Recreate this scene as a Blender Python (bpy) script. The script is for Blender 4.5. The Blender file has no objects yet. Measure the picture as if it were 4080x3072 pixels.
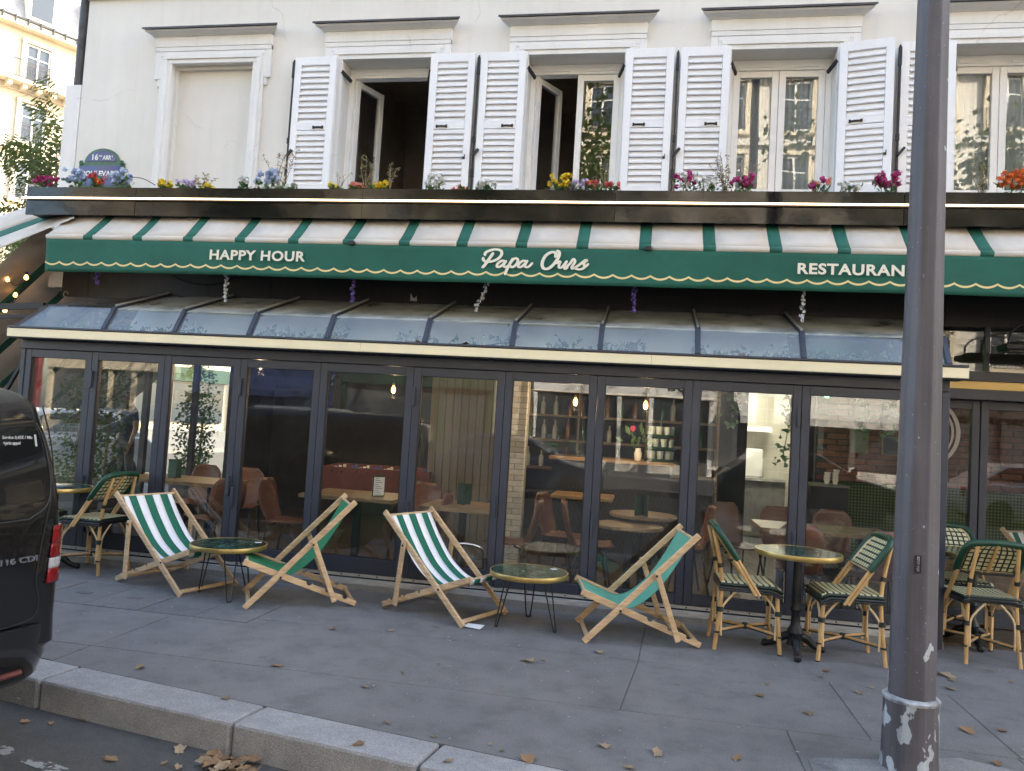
import bpy, bmesh, math, random
from mathutils import Vector, Matrix
R = math.radians
rng = random.Random(11)
scene = bpy.context.scene
COL = scene.collection

# ------------------------------------------------------------------ camera
CAM_H = 1.5
YAW, PITCH, ROLL, FPX = R(10.0), R(2.97), R(3.42), 3064.0
_fw = Vector((-math.sin(YAW), math.cos(YAW), 0)); _rt = Vector((math.cos(YAW), math.sin(YAW), 0)); _up = Vector((0, 0, 1))
CF = _fw * math.cos(PITCH) + _up * math.sin(PITCH)
_u2 = _up * math.cos(PITCH) - _fw * math.sin(PITCH)
CR = _rt * math.cos(ROLL) + _u2 * math.sin(ROLL)
CU = _u2 * math.cos(ROLL) - _rt * math.sin(ROLL)
CO = Vector((0, 0, CAM_H))
cam = bpy.data.cameras.new('camera'); cam_o = bpy.data.objects.new('camera', cam); COL.objects.link(cam_o)
cam.sensor_width = 36.0; cam.lens = FPX / 4080 * 36.0; cam.clip_start = 0.05; cam.clip_end = 2000
m = Matrix.Identity(4)
for i in range(3):
    m[i][0] = CR[i]; m[i][1] = CU[i]; m[i][2] = -CF[i]; m[i][3] = CO[i]
cam_o.matrix_world = m
scene.camera = cam_o

# ------------------------------------------------------------------ sky, sun, exposure
SUN = Vector((0.72, 0.50, 0.50)).normalized()
world = bpy.data.worlds.new('World'); scene.world = world; world.use_nodes = True
wn = world.node_tree.nodes; wl = world.node_tree.links
sky = wn.new('ShaderNodeTexSky'); sky.sky_type = 'NISHITA'; sky.sun_disc = False
sky.sun_elevation = math.asin(SUN.z); sky.sun_rotation = math.atan2(SUN.x, SUN.y)
sky.altitude = 60; sky.air_density = 1.0; sky.dust_density = 2.5; sky.ozone_density = 0.8
bg = wn['Background']; bg.inputs[1].default_value = 0.15
wl.new(sky.outputs[0], bg.inputs[0])
sun = bpy.data.lights.new('sun', 'SUN'); sun_o = bpy.data.objects.new('sun', sun); COL.objects.link(sun_o)
sun.energy = 4.0; sun.angle = R(0.5); sun.color = (1.0, 0.93, 0.82)
sun_o.rotation_euler = SUN.to_track_quat('Z', 'Y').to_euler(); sun_o.location = (30, 14, 30)
vs = scene.view_settings
vs.view_transform = 'Standard'; vs.look = 'None'; vs.gamma = 1.0; vs.use_curve_mapping = False; vs.exposure = 2.7
vs.use_white_balance = True; vs.white_balance_temperature = 7050; vs.white_balance_tint = 10.0
scene.cycles.max_bounces = 10; scene.cycles.transparent_max_bounces = 24; scene.cycles.glossy_bounces = 5
scene.cycles.sample_clamp_indirect = 6.0; scene.cycles.caustics_reflective = False; scene.cycles.caustics_refractive = False

# ------------------------------------------------------------------ pixel (photograph, 4080 wide) to place
def pray(x, y): return CF * FPX + CR * (x - 2040) - CU * (y - 1536)
def PG(x, y, z=0.0):
    d = pray(x, y); return CO + d * ((z - CAM_H) / d.z)
def PY(x, y, Y):
    d = pray(x, y); return CO + d * (Y / d.y)
def c9(n, x, y):
    return ((n - 1) % 3) * 1360 + x / 1.6265, ((n - 1) // 3) * 1024 + y / 1.6265

# ------------------------------------------------------------------ materials
def mat(name, col, rough=0.6, metal=0.0, var=0.0, scale=8.0, bump=0.0, bscale=60.0, col2=None, spec=0.5, emit=None, estr=0.0, trans=0.0, coat=0.0, stretch=None, bdist=0.01, objrand=0.0, detail=5):
    mt = bpy.data.materials.new(name); mt.use_nodes = True
    nt = mt.node_tree; n = nt.nodes; l = nt.links; b = n['Principled BSDF']
    b.inputs['Base Color'].default_value = (*col, 1); b.inputs['Roughness'].default_value = rough; b.inputs['Metallic'].default_value = metal
    b.inputs['Specular IOR Level'].default_value = spec
    if coat: b.inputs['Coat Weight'].default_value = coat
    if emit: b.inputs['Emission Color'].default_value = (*emit, 1); b.inputs['Emission Strength'].default_value = estr
    tc = n.new('ShaderNodeTexCoord'); src = tc.outputs['Object']
    if stretch:
        mp = n.new('ShaderNodeMapping'); mp.inputs['Scale'].default_value = stretch; l.new(src, mp.inputs[0]); src = mp.outputs[0]
    if objrand or var:
        oi = n.new('ShaderNodeObjectInfo')
        ad = n.new('ShaderNodeVectorMath'); ad.operation = 'MULTIPLY_ADD'; l.new(oi.outputs['Random'], ad.inputs[0]); ad.inputs[1].default_value = (37, 23, 51); l.new(src, ad.inputs[2]); src = ad.outputs[0]
    if var or col2:
        nz = n.new('ShaderNodeTexNoise'); nz.inputs['Scale'].default_value = scale; nz.inputs['Detail'].default_value = detail; nz.inputs['Roughness'].default_value = 0.6
        l.new(src, nz.inputs['Vector'])
        rp = n.new('ShaderNodeValToRGB'); l.new(nz.outputs['Fac'], rp.inputs[0])
        c2 = col2 if col2 else tuple(min(1, c * (1 + var)) for c in col)
        c1 = tuple(max(0, c * (1 - var)) for c in col)
        rp.color_ramp.elements[0].position = 0.3; rp.color_ramp.elements[0].color = (*c1, 1)
        rp.color_ramp.elements[1].position = 0.7; rp.color_ramp.elements[1].color = (*c2, 1)
        out = rp.outputs[0]
        if objrand:
            hv = n.new('ShaderNodeHueSaturation'); mr = n.new('ShaderNodeMapRange'); l.new(oi.outputs['Random'], mr.inputs[0])
            mr.inputs[3].default_value = 1 - objrand; mr.inputs[4].default_value = 1 + objrand
            l.new(mr.outputs[0], hv.inputs['Value']); l.new(out, hv.inputs['Color']); out = hv.outputs[0]
        l.new(out, b.inputs['Base Color'])
    if bump:
        nb = n.new('ShaderNodeTexNoise'); nb.inputs['Scale'].default_value = bscale; nb.inputs['Detail'].default_value = 4; l.new(src, nb.inputs['Vector'])
        bp = n.new('ShaderNodeBump'); bp.inputs['Strength'].default_value = bump; bp.inputs['Distance'].default_value = bdist
        l.new(nb.outputs['Fac'], bp.inputs['Height']); l.new(bp.outputs[0], b.inputs['Normal'])
    if trans:
        tr = n.new('ShaderNodeBsdfTranslucent'); tr.inputs[0].default_value = (*(col2 or col), 1)
        mx = n.new('ShaderNodeMixShader'); mx.inputs[0].default_value = trans
        l.new(b.outputs[0], mx.inputs[1]); l.new(tr.outputs[0], mx.inputs[2]); l.new(mx.outputs[0], n['Material Output'].inputs[0])
    return mt

def glass(name, tint=(0.9, 0.93, 0.92), f0=0.045, rough=0.0, haze=0.0, hazecol=(0.6, 0.65, 0.66), ripple=0.0):
    mt = bpy.data.materials.new(name); mt.use_nodes = True
    nt = mt.node_tree; n = nt.nodes; l = nt.links; n.remove(n['Principled BSDF'])
    t = n.new('ShaderNodeBsdfTransparent'); t.inputs[0].default_value = (*tint, 1)
    gl = n.new('ShaderNodeBsdfGlossy'); gl.inputs['Roughness'].default_value = rough; gl.inputs[0].default_value = (1, 1, 1, 1)
    lw = n.new('ShaderNodeLayerWeight'); lw.inputs[0].default_value = 0.5
    pw = n.new('ShaderNodeMath'); pw.operation = 'POWER'; pw.inputs[1].default_value = 5; l.new(lw.outputs['Facing'], pw.inputs[0])
    ma = n.new('ShaderNodeMath'); ma.operation = 'MULTIPLY_ADD'; ma.inputs[1].default_value = 1 - f0; ma.inputs[2].default_value = f0; l.new(pw.outputs[0], ma.inputs[0])
    mx = n.new('ShaderNodeMixShader'); l.new(ma.outputs[0], mx.inputs[0])
    base = t.outputs[0]
    tc = n.new('ShaderNodeTexCoord')
    if haze:
        df = n.new('ShaderNodeBsdfDiffuse'); df.inputs[0].default_value = (*hazecol, 1)
        nz = n.new('ShaderNodeTexNoise'); nz.inputs['Scale'].default_value = 3.0; nz.inputs['Detail'].default_value = 6; l.new(tc.outputs['Object'], nz.inputs[0])
        mr = n.new('ShaderNodeMapRange'); mr.inputs[1].default_value = 0.3; mr.inputs[2].default_value = 0.8; mr.inputs[3].default_value = haze * 0.4; mr.inputs[4].default_value = haze * 1.5; l.new(nz.outputs['Fac'], mr.inputs[0])
        m2 = n.new('ShaderNodeMixShader'); l.new(mr.outputs[0], m2.inputs[0]); l.new(base, m2.inputs[1]); l.new(df.outputs[0], m2.inputs[2]); base = m2.outputs[0]
    if ripple:
        nb = n.new('ShaderNodeTexNoise'); nb.inputs['Scale'].default_value = 1.3; nb.inputs['Detail'].default_value = 1; l.new(tc.outputs['Object'], nb.inputs[0])
        bp = n.new('ShaderNodeBump'); bp.inputs['Strength'].default_value = ripple; bp.inputs['Distance'].default_value = 0.02; l.new(nb.outputs['Fac'], bp.inputs['Height']); l.new(bp.outputs[0], gl.inputs['Normal'])
    l.new(base, mx.inputs[1]); l.new(gl.outputs[0], mx.inputs[2]); l.new(mx.outputs[0], n['Material Output'].inputs[0])
    return mt

M = {}
def facade_mat(name, c1, c2, streak, crack, rough=0.9):
    mt = bpy.data.materials.new(name); mt.use_nodes = True; nt = mt.node_tree; n = nt.nodes; l = nt.links; bs = n['Principled BSDF']; bs.inputs['Roughness'].default_value = rough
    g = n.new('ShaderNodeNewGeometry'); pos = g.outputs['Position']
    def noise(scale, sc=(1, 1, 1), det=6, ro=0.6):
        mp = n.new('ShaderNodeMapping'); mp.inputs['Scale'].default_value = sc; l.new(pos, mp.inputs[0]); z = n.new('ShaderNodeTexNoise'); z.inputs['Scale'].default_value = scale; z.inputs['Detail'].default_value = det; z.inputs['Roughness'].default_value = ro; l.new(mp.outputs[0], z.inputs['Vector']); return z.outputs['Fac']
    def ramp(f, a, ca, c, cc):
        r = n.new('ShaderNodeValToRGB'); l.new(f, r.inputs[0]); e = r.color_ramp.elements; e[0].position = a; e[0].color = (*ca, 1); e[1].position = c; e[1].color = (*cc, 1); return r.outputs[0]
    def mul(a, c): x = n.new('ShaderNodeMix'); x.data_type = 'RGBA'; x.blend_type = 'MULTIPLY'; x.inputs[0].default_value = 1; l.new(a, x.inputs[6]); l.new(c, x.inputs[7]); return x.outputs[2]
    c = ramp(noise(1.1), 0.3, c1, 0.7, c2)
    if streak: c = mul(c, ramp(noise(7, (1, 1, 0.10), 5), 0.30, (1 - streak, 1 - streak * 1.05, 1 - streak * 1.15), 0.52, (1, 1, 1))); c = mul(c, ramp(noise(2.6, (1, 1, 1), 7, 0.7), 0.30, (1 - streak * .8,) * 3, 0.44, (1, 1, 1)))
    if crack:
        nz = n.new('ShaderNodeTexNoise'); nz.inputs['Scale'].default_value = 2.0; nz.inputs['Detail'].default_value = 5; l.new(pos, nz.inputs['Vector']); ad = n.new('ShaderNodeVectorMath'); ad.operation = 'MULTIPLY_ADD'; l.new(nz.outputs['Color'], ad.inputs[0]); ad.inputs[1].default_value = (0.5, 0.5, 0.5); l.new(pos, ad.inputs[2])
        v = n.new('ShaderNodeTexVoronoi'); v.feature = 'DISTANCE_TO_EDGE'; v.inputs['Scale'].default_value = 0.75; l.new(ad.outputs[0], v.inputs['Vector']); k = ramp(v.outputs['Distance'], 0.002, (1, 1, 1), 0.006, (0, 0, 0)); msk = ramp(noise(1.4, det=3), 0.53, (0, 0, 0), 0.60, (1, 1, 1)); q = n.new('ShaderNodeMath'); q.operation = 'MULTIPLY'; l.new(k, q.inputs[0]); l.new(msk, q.inputs[1])
        c = mul(c, ramp(q.outputs[0], 0.0, (1, 1, 1), 1.0, (crack,) * 3))
    l.new(c, bs.inputs['Base Color']); bp = n.new('ShaderNodeBump'); bp.inputs['Strength'].default_value = 0.15; bp.inputs['Distance'].default_value = 0.01; l.new(noise(38), bp.inputs['Height']); l.new(bp.outputs[0], bs.inputs['Normal']); return mt
M['plaster'] = facade_mat('plaster', (0.68, 0.65, 0.60), (0.745, 0.72, 0.675), 0.045, 0.84)
M['stone'] = facade_mat('painted_stone', (0.73, 0.72, 0.70), (0.78, 0.77, 0.76), 0.06, 0.78, 0.8)
M['shutter'] = facade_mat('shutter_paint', (0.77, 0.77, 0.79), (0.81, 0.81, 0.83), 0.05, 0, 0.5)
M['zinc'] = mat('zinc', (0.075, 0.073, 0.075), 0.55, 0.6, var=0.35, scale=6)
M['iron'] = mat('black_iron', (0.018, 0.018, 0.022), 0.5, 0.3, var=0.2, scale=10)
M['pvc'] = mat('window_paint', (0.80, 0.79, 0.77), 0.35, var=0.02)
M['room'] = mat('room_paint', (0.55, 0.48, 0.40), 0.9, var=0.2, scale=2)
M['room_red'] = mat('room_red', (0.16, 0.05, 0.03), 0.8, var=0.2)
M['sheer'] = mat('sheer_curtain', (0.72, 0.72, 0.70), 0.9, trans=0.4)
M['linen'] = mat('linen', (0.75, 0.75, 0.76), 0.9)
M['glass'] = glass('door_glass', (0.95, 0.965, 0.96), 0.055, haze=0.010, ripple=0.035)
M['wglass'] = glass('window_glass', (0.88, 0.9, 0.9), 0.09, ripple=0.08)
M['roofglass'] = glass('roof_glass', (0.84, 0.89, 0.9), 0.065, haze=0.09, hazecol=(0.76, 0.78, 0.76), ripple=0.02)
M['roofglass_up'] = glass('roof_glass_upper', (0.60, 0.63, 0.60), 0.035, rough=0.10, haze=0.95, hazecol=(0.80, 0.83, 0.79))
M['anthracite'] = mat('anthracite_paint', (0.033, 0.038, 0.055), 0.45, var=0.15, scale=3, bump=0.03, bscale=80)
M['black_gloss'] = mat('black_gloss_panel', (0.006, 0.006, 0.007), 0.08, var=0.3, scale=2, bump=0.10, bscale=2.2, bdist=0.03, spec=0.42)
M['fascia_dark'] = mat('fascia_brown_black', (0.022, 0.019, 0.018), 0.55, var=0.3, scale=20, stretch=(8, 1, 0.4))
M['neon'] = mat('led_strip', (0.9, 0.85, 0.7), 0.4, emit=(1.0, 0.80, 0.52), estr=1.5)
M['neon_base'] = mat('led_channel', (0.25, 0.16, 0.09), 0.5)
M['fab_white'] = mat('awning_cream', (0.60, 0.53, 0.45), 0.85, var=0.08, scale=3, bump=0.1, bscale=120, trans=0.12, col2=(0.68, 0.62, 0.55))
M['fab_green'] = mat('awning_green', (0.010, 0.104, 0.072), 0.8, var=0.16, scale=2.2, bump=0.1, bscale=120)
M['print'] = mat('awning_print', (0.78, 0.73, 0.60), 0.8)
M['scallop'] = mat('awning_scallop', (0.76, 0.62, 0.30), 0.8)
M['cream'] = mat('cream_gutter', (0.84, 0.74, 0.50), 0.45, var=0.05, scale=2.0)
M['yellow'] = mat('yellow_strip', (0.80, 0.55, 0.20), 0.45, var=0.05, scale=2.0)
M['alu'] = mat('aluminium', (0.46, 0.46, 0.45), 0.45, 0.25, var=0.2, scale=12, stretch=(1, 6, 6))
M['concrete'] = mat('plinth_concrete', (0.20, 0.195, 0.185), 0.85, var=0.2, scale=9, bump=0.2, bscale=60)
M['beech'] = mat('beech_wood', (0.52, 0.34, 0.19), 0.55, var=0.22, scale=7, stretch=(1, 7, 7), bump=0.04, bscale=40, objrand=0.06, col2=(0.66, 0.46, 0.27))
M['can_green'] = mat('canvas_green', (0.008, 0.135, 0.085), 0.9, var=0.06, scale=20, bump=0.2, bscale=400, bdist=0.002)
M['can_white'] = mat('canvas_white', (0.80, 0.80, 0.82), 0.9, var=0.02, scale=20, bump=0.2, bscale=400, bdist=0.002)
M['can_mint'] = mat('canvas_sea_green', (0.105, 0.36, 0.255), 0.9, var=0.06, scale=14, bump=0.2, bscale=400, bdist=0.002)
M['can_forest'] = mat('canvas_forest_green', (0.012, 0.17, 0.07), 0.9, var=0.06, scale=14, bump=0.2, bscale=400, bdist=0.002)
M['brass'] = mat('brass', (0.42, 0.30, 0.11), 0.38, 0.8, var=0.15, scale=9)
M['steel_black'] = mat('black_steel', (0.02, 0.021, 0.026), 0.4, 0.4)
M['cast'] = mat('cast_iron', (0.014, 0.015, 0.018), 0.45, 0.3, var=0.3, scale=20, bump=0.3, bscale=30)
M['chrome'] = mat('chrome', (0.7, 0.7, 0.72), 0.15, 1.0)
M['rattan'] = mat('rattan', (0.52, 0.29, 0.10), 0.45, var=0.22, scale=14, stretch=(1, 1, 0.4), objrand=0.08, col2=(0.62, 0.39, 0.17))
M['rattan_core'] = mat('rattan_pale', (0.62, 0.45, 0.25), 0.5, var=0.15, scale=14)
M['wrap'] = mat('green_wrap', (0.004, 0.045, 0.022), 0.45, bump=0.6, bscale=90, bdist=0.004, var=0.2, scale=40)
M['bind'] = mat('black_binding', (0.012, 0.015, 0.014), 0.45, bump=0.4, bscale=120, bdist=0.002)
M['weave'] = mat('cream_weave', (0.66, 0.62, 0.37), 0.5, var=0.08, scale=30)
M['weave_dark'] = mat('weave_dark', (0.008, 0.020, 0.013), 0.5)
M['paper'] = mat('paper', (0.75, 0.75, 0.73), 0.8)
M['bulb'] = mat('bulb_glow', (1, 0.7, 0.35), 0.3, emit=(1.0, 0.50, 0.15), estr=1.1)
M['wood_top'] = mat('worn_wood', (0.22, 0.13, 0.06), 0.4, var=0.4, scale=7, stretch=(1, 8, 8), objrand=0.15, col2=(0.36, 0.23, 0.12))
M['wood_floor'] = mat('wood_floor', (0.11, 0.075, 0.045), 0.45, var=0.35, scale=5, stretch=(1, 9, 1), objrand=0.2)
M['shell'] = mat('chair_ply', (0.13, 0.05, 0.028), 0.4, var=0.25, scale=6, stretch=(1, 1, 4), objrand=0.15)
M['menu'] = mat('menu_green', (0.005, 0.045, 0.022), 0.5)
M['dark_wall'] = mat('dark_wall', (0.035, 0.03, 0.028), 0.8, var=0.2)
M['grey_plank'] = mat('grey_plank', (0.15, 0.135, 0.115), 0.7, var=0.15, scale=7, stretch=(9, 9, 0.6), objrand=0.1)
M['brick'] = mat('red_brick', (0.20, 0.07, 0.04), 0.9, var=0.3, scale=10, bump=0.3, bscale=40, objrand=0.25)
M['wbrick'] = mat('white_brick', (0.52, 0.50, 0.46), 0.9, var=0.2, scale=10, bump=0.3, bscale=40, objrand=0.15)
M['tile'] = mat('kitchen_tile', (0.62, 0.60, 0.52), 0.3, var=0.05, objrand=0.05)
M['white'] = mat('white_paint', (0.8, 0.8, 0.78), 0.6)
M['ceil'] = mat('ceiling_pale', (0.80, 0.81, 0.82), 0.8)
M['leafg'] = mat('leaf_green', (0.045, 0.105, 0.03), 0.55, var=0.35, scale=5, trans=0.3, objrand=0.25, col2=(0.10, 0.19, 0.05))
M['ivy'] = mat('ivy_green', (0.06, 0.15, 0.05), 0.5, var=0.4, scale=9, trans=0.25, col2=(0.17, 0.30, 0.12))
M['leafdry'] = mat('dry_stem', (0.30, 0.22, 0.13), 0.8, var=0.3, scale=20)
# ------------------------------------------------------------------ mesh helpers
def recalc(me):
    bm = bmesh.new(); bm.from_mesh(me); bmesh.ops.recalc_face_normals(bm, faces=bm.faces); bm.to_mesh(me); bm.free()
class MB:
    def __init__(s): s.v = []; s.f = []; s.mi = []
    def add(s, vs, fs, mi=0, mx=None):
        o = len(s.v)
        s.v += [tuple(mx @ Vector(p)) if mx else tuple(p) for p in vs]
        s.f += [tuple(i + o for i in f) for f in fs]; s.mi += [mi] * len(fs); return s
    def box(s, x0, x1, y0, y1, z0, z1, mi=0, mx=None):
        return s.add([(x0, y0, z0), (x1, y0, z0), (x1, y1, z0), (x0, y1, z0), (x0, y0, z1), (x1, y0, z1), (x1, y1, z1), (x0, y1, z1)],
                     [(0, 3, 2, 1), (4, 5, 6, 7), (0, 1, 5, 4), (1, 2, 6, 5), (2, 3, 7, 6), (3, 0, 4, 7)], mi, mx)
    def bar(s, p0, p1, w, h, up=(0, 0, 1), mi=0):
        p0 = Vector(p0); p1 = Vector(p1); d = (p1 - p0).normalized(); side = d.cross(Vector(up)).normalized(); u = side.cross(d)
        a = side * w / 2; b = u * h / 2
        return s.add([p0 - a - b, p0 + a - b, p0 + a + b, p0 - a + b, p1 - a - b, p1 + a - b, p1 + a + b, p1 - a + b],
                     [(0, 3, 2, 1), (4, 5, 6, 7), (0, 1, 5, 4), (1, 2, 6, 5), (2, 3, 7, 6), (3, 0, 4, 7)], mi)
    def tube(s, pts, r, n=8, mi=0, closed=False):
        pts = [Vector(p) for p in pts]; k = len(pts); rs = r if isinstance(r, (list, tuple)) else [r] * k
        prev = None; vs = []; fs = []
        for i, p in enumerate(pts):
            a = pts[(i - 1) % k] if (closed or i > 0) else p; b = pts[(i + 1) % k] if (closed or i < k - 1) else p
            t = (b - a).normalized() if (b - a).length > 1e-9 else Vector((0, 0, 1))
            if prev is None:
                ref = Vector((0, 0, 1)) if abs(t.z) < 0.9 else Vector((1, 0, 0)); nrm = t.cross(ref).normalized()
            else:
                nrm = (prev - t * prev.dot(t)); nrm = nrm.normalized() if nrm.length > 1e-6 else t.cross(Vector((0, 1, 0))).normalized()
            prev = nrm; bn = t.cross(nrm)
            for j in range(n):
                an = 2 * math.pi * j / n; vs.append(p + (nrm * math.cos(an) + bn * math.sin(an)) * rs[i])
        for i in range(k if closed else k - 1):
            for j in range(n):
                a = i * n + j; b = i * n + (j + 1) % n; i2 = (i + 1) % k
                fs.append((a, b, i2 * n + (j + 1) % n, i2 * n + j))
        if not closed: fs.append(tuple(range(n - 1, -1, -1))); fs.append(tuple((k - 1) * n + j for j in range(n)))
        return s.add(vs, fs, mi)
    def lathe(s, prof, n=24, c=(0, 0, 0), mi=0, mx=None):
        vs = []; fs = []; k = len(prof)
        for r, z in prof:
            for j in range(n):
                a = 2 * math.pi * j / n; vs.append((c[0] + r * math.cos(a), c[1] + r * math.sin(a), c[2] + z))
        for i in range(k - 1):
            for j in range(n): fs.append((i * n + j, i * n + (j + 1) % n, (i + 1) * n + (j + 1) % n, (i + 1) * n + j))
        fs.append(tuple(range(n - 1, -1, -1))); fs.append(tuple((k - 1) * n + j for j in range(n)))
        return s.add(vs, fs, mi, mx)
    def prism(s, pts, vec, mi=0):
        pts = [Vector(p) for p in pts]; vec = Vector(vec); k = len(pts)
        return s.add(pts + [p + vec for p in pts], [tuple(range(k - 1, -1, -1)), tuple(range(k, 2 * k))] + [(i, (i + 1) % k, (i + 1) % k + k, i + k) for i in range(k)], mi)
    def grid(s, fn, nu, nv, mi=0, thick=None):
        vs = [fn(i / nu, j / nv) for j in range(nv + 1) for i in range(nu + 1)]; w = nu + 1
        fs = [(j * w + i, j * w + i + 1, (j + 1) * w + i + 1, (j + 1) * w + i) for j in range(nv) for i in range(nu)]
        o = len(s.f); s.add(vs, fs, 0)
        for j in range(nv):
            for i in range(nu): s.mi[o + j * nu + i] = mi(i, j) if callable(mi) else mi
        return s
    def mesh(s, name, mats, smooth=False, fix=True):
        me = bpy.data.meshes.new(name); me.from_pydata([tuple(p) for p in s.v], [], s.f)
        for mt in (mats if isinstance(mats, (list, tuple)) else [mats]): me.materials.append(M[mt] if isinstance(mt, str) else mt)
        if any(s.mi): me.polygons.foreach_set('material_index', s.mi)
        if fix: recalc(me)
        if smooth:
            me.polygons.foreach_set('use_smooth', [True] * len(me.polygons)); me.set_sharp_from_angle(angle=R(40))
        me.update(); return me
    def build(s, name, mats, parent=None, smooth=False, bevel=0.0, solid=0.0, kind=None, fix=True, label=None, sub=0):
        """coordinates are local to the parent thing"""
        o = link(name, s.mesh(name, mats, smooth, fix), parent)
        if solid: md = o.modifiers.new('solid', 'SOLIDIFY'); md.thickness = solid; md.offset = 0
        if sub: md = o.modifiers.new('sub', 'SUBSURF'); md.levels = sub; md.render_levels = sub
        if bevel: md = o.modifiers.new('bevel', 'BEVEL'); md.width = bevel; md.segments = 2; md.limit_method = 'ANGLE'
        if kind: o['kind'] = kind
        if label: o['label'] = label
        return o
def link(name, me, parent=None):
    o = bpy.data.objects.new(name, me); COL.objects.link(o)
    if parent: o.parent = parent
    return o
def thing(name, label, cat, loc=(0, 0, 0), rz=0.0, group=None):
    o = bpy.data.objects.new(name, None); COL.objects.link(o); o.empty_display_size = 0.1
    o.location = loc; o.rotation_euler = (0, 0, rz); o['label'] = label; o['category'] = cat
    if group: o['group'] = group
    return o
def tag(o, label, cat, group=None):
    o['label'] = label; o['category'] = cat
    if group: o['group'] = group
    return o
def struct(o): o['kind'] = 'structure'; return o
def copy_tree(o, parent=None):
    c = o.copy(); COL.objects.link(c); c.parent = parent
    for ch in o.children:
        copy_tree(ch, c)
    return c
def spline(pts, n=6):
    pts = [Vector(p) for p in pts]; out = []
    for i in range(len(pts) - 1):
        p0 = pts[max(0, i - 1)]; p1 = pts[i]; p2 = pts[i + 1]; p3 = pts[min(len(pts) - 1, i + 2)]
        for k in range(n):
            t = k / n; out.append(0.5 * ((2 * p1) + (p2 - p0) * t + (2 * p0 - 5 * p1 + 4 * p2 - p3) * t * t + (3 * p1 - p0 - 3 * p2 + p3) * t ** 3))
    out.append(pts[-1]); return out
def text_mesh(body, size, bold=0.0, extrude=0.001, xs=1.0, space=1.0, align='LEFT', name='lettering'):
    cu = bpy.data.curves.new('t', 'FONT'); cu.body = body; cu.size = size; cu.offset = bold; cu.extrude = extrude; cu.space_character = space
    cu.align_x = align; cu.resolution_u = 4
    o = bpy.data.objects.new('t', cu); COL.objects.link(o)
    me = bpy.data.meshes.new_from_object(o.evaluated_get(bpy.context.evaluated_depsgraph_get()))
    bpy.data.objects.remove(o); bpy.data.curves.remove(cu); me.name = name
    me.transform(Matrix.Diagonal((xs, 1, 1, 1)))
    return me
def text_on(name, body, size, loc, mtl, parent, rot=(R(90), 0, 0), bold=0.0, width=None, extrude=0.001, space=1.0, align='LEFT'):
    me = text_mesh(body, size, bold, extrude, 1.0, space, align, name)
    if width:
        xs = [v.co.x for v in me.vertices]; k = width / max(1e-6, max(xs) - min(xs)); me.transform(Matrix.Diagonal((k, 1, 1, 1)))
    if align == 'LEFT':
        x0 = min(v.co.x for v in me.vertices); me.transform(Matrix.Translation((-x0, 0, 0)))
    me.materials.clear(); me.materials.append(M[mtl])
    o = link(name, me, parent); o.location = loc; o.rotation_euler = rot; return o

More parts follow.
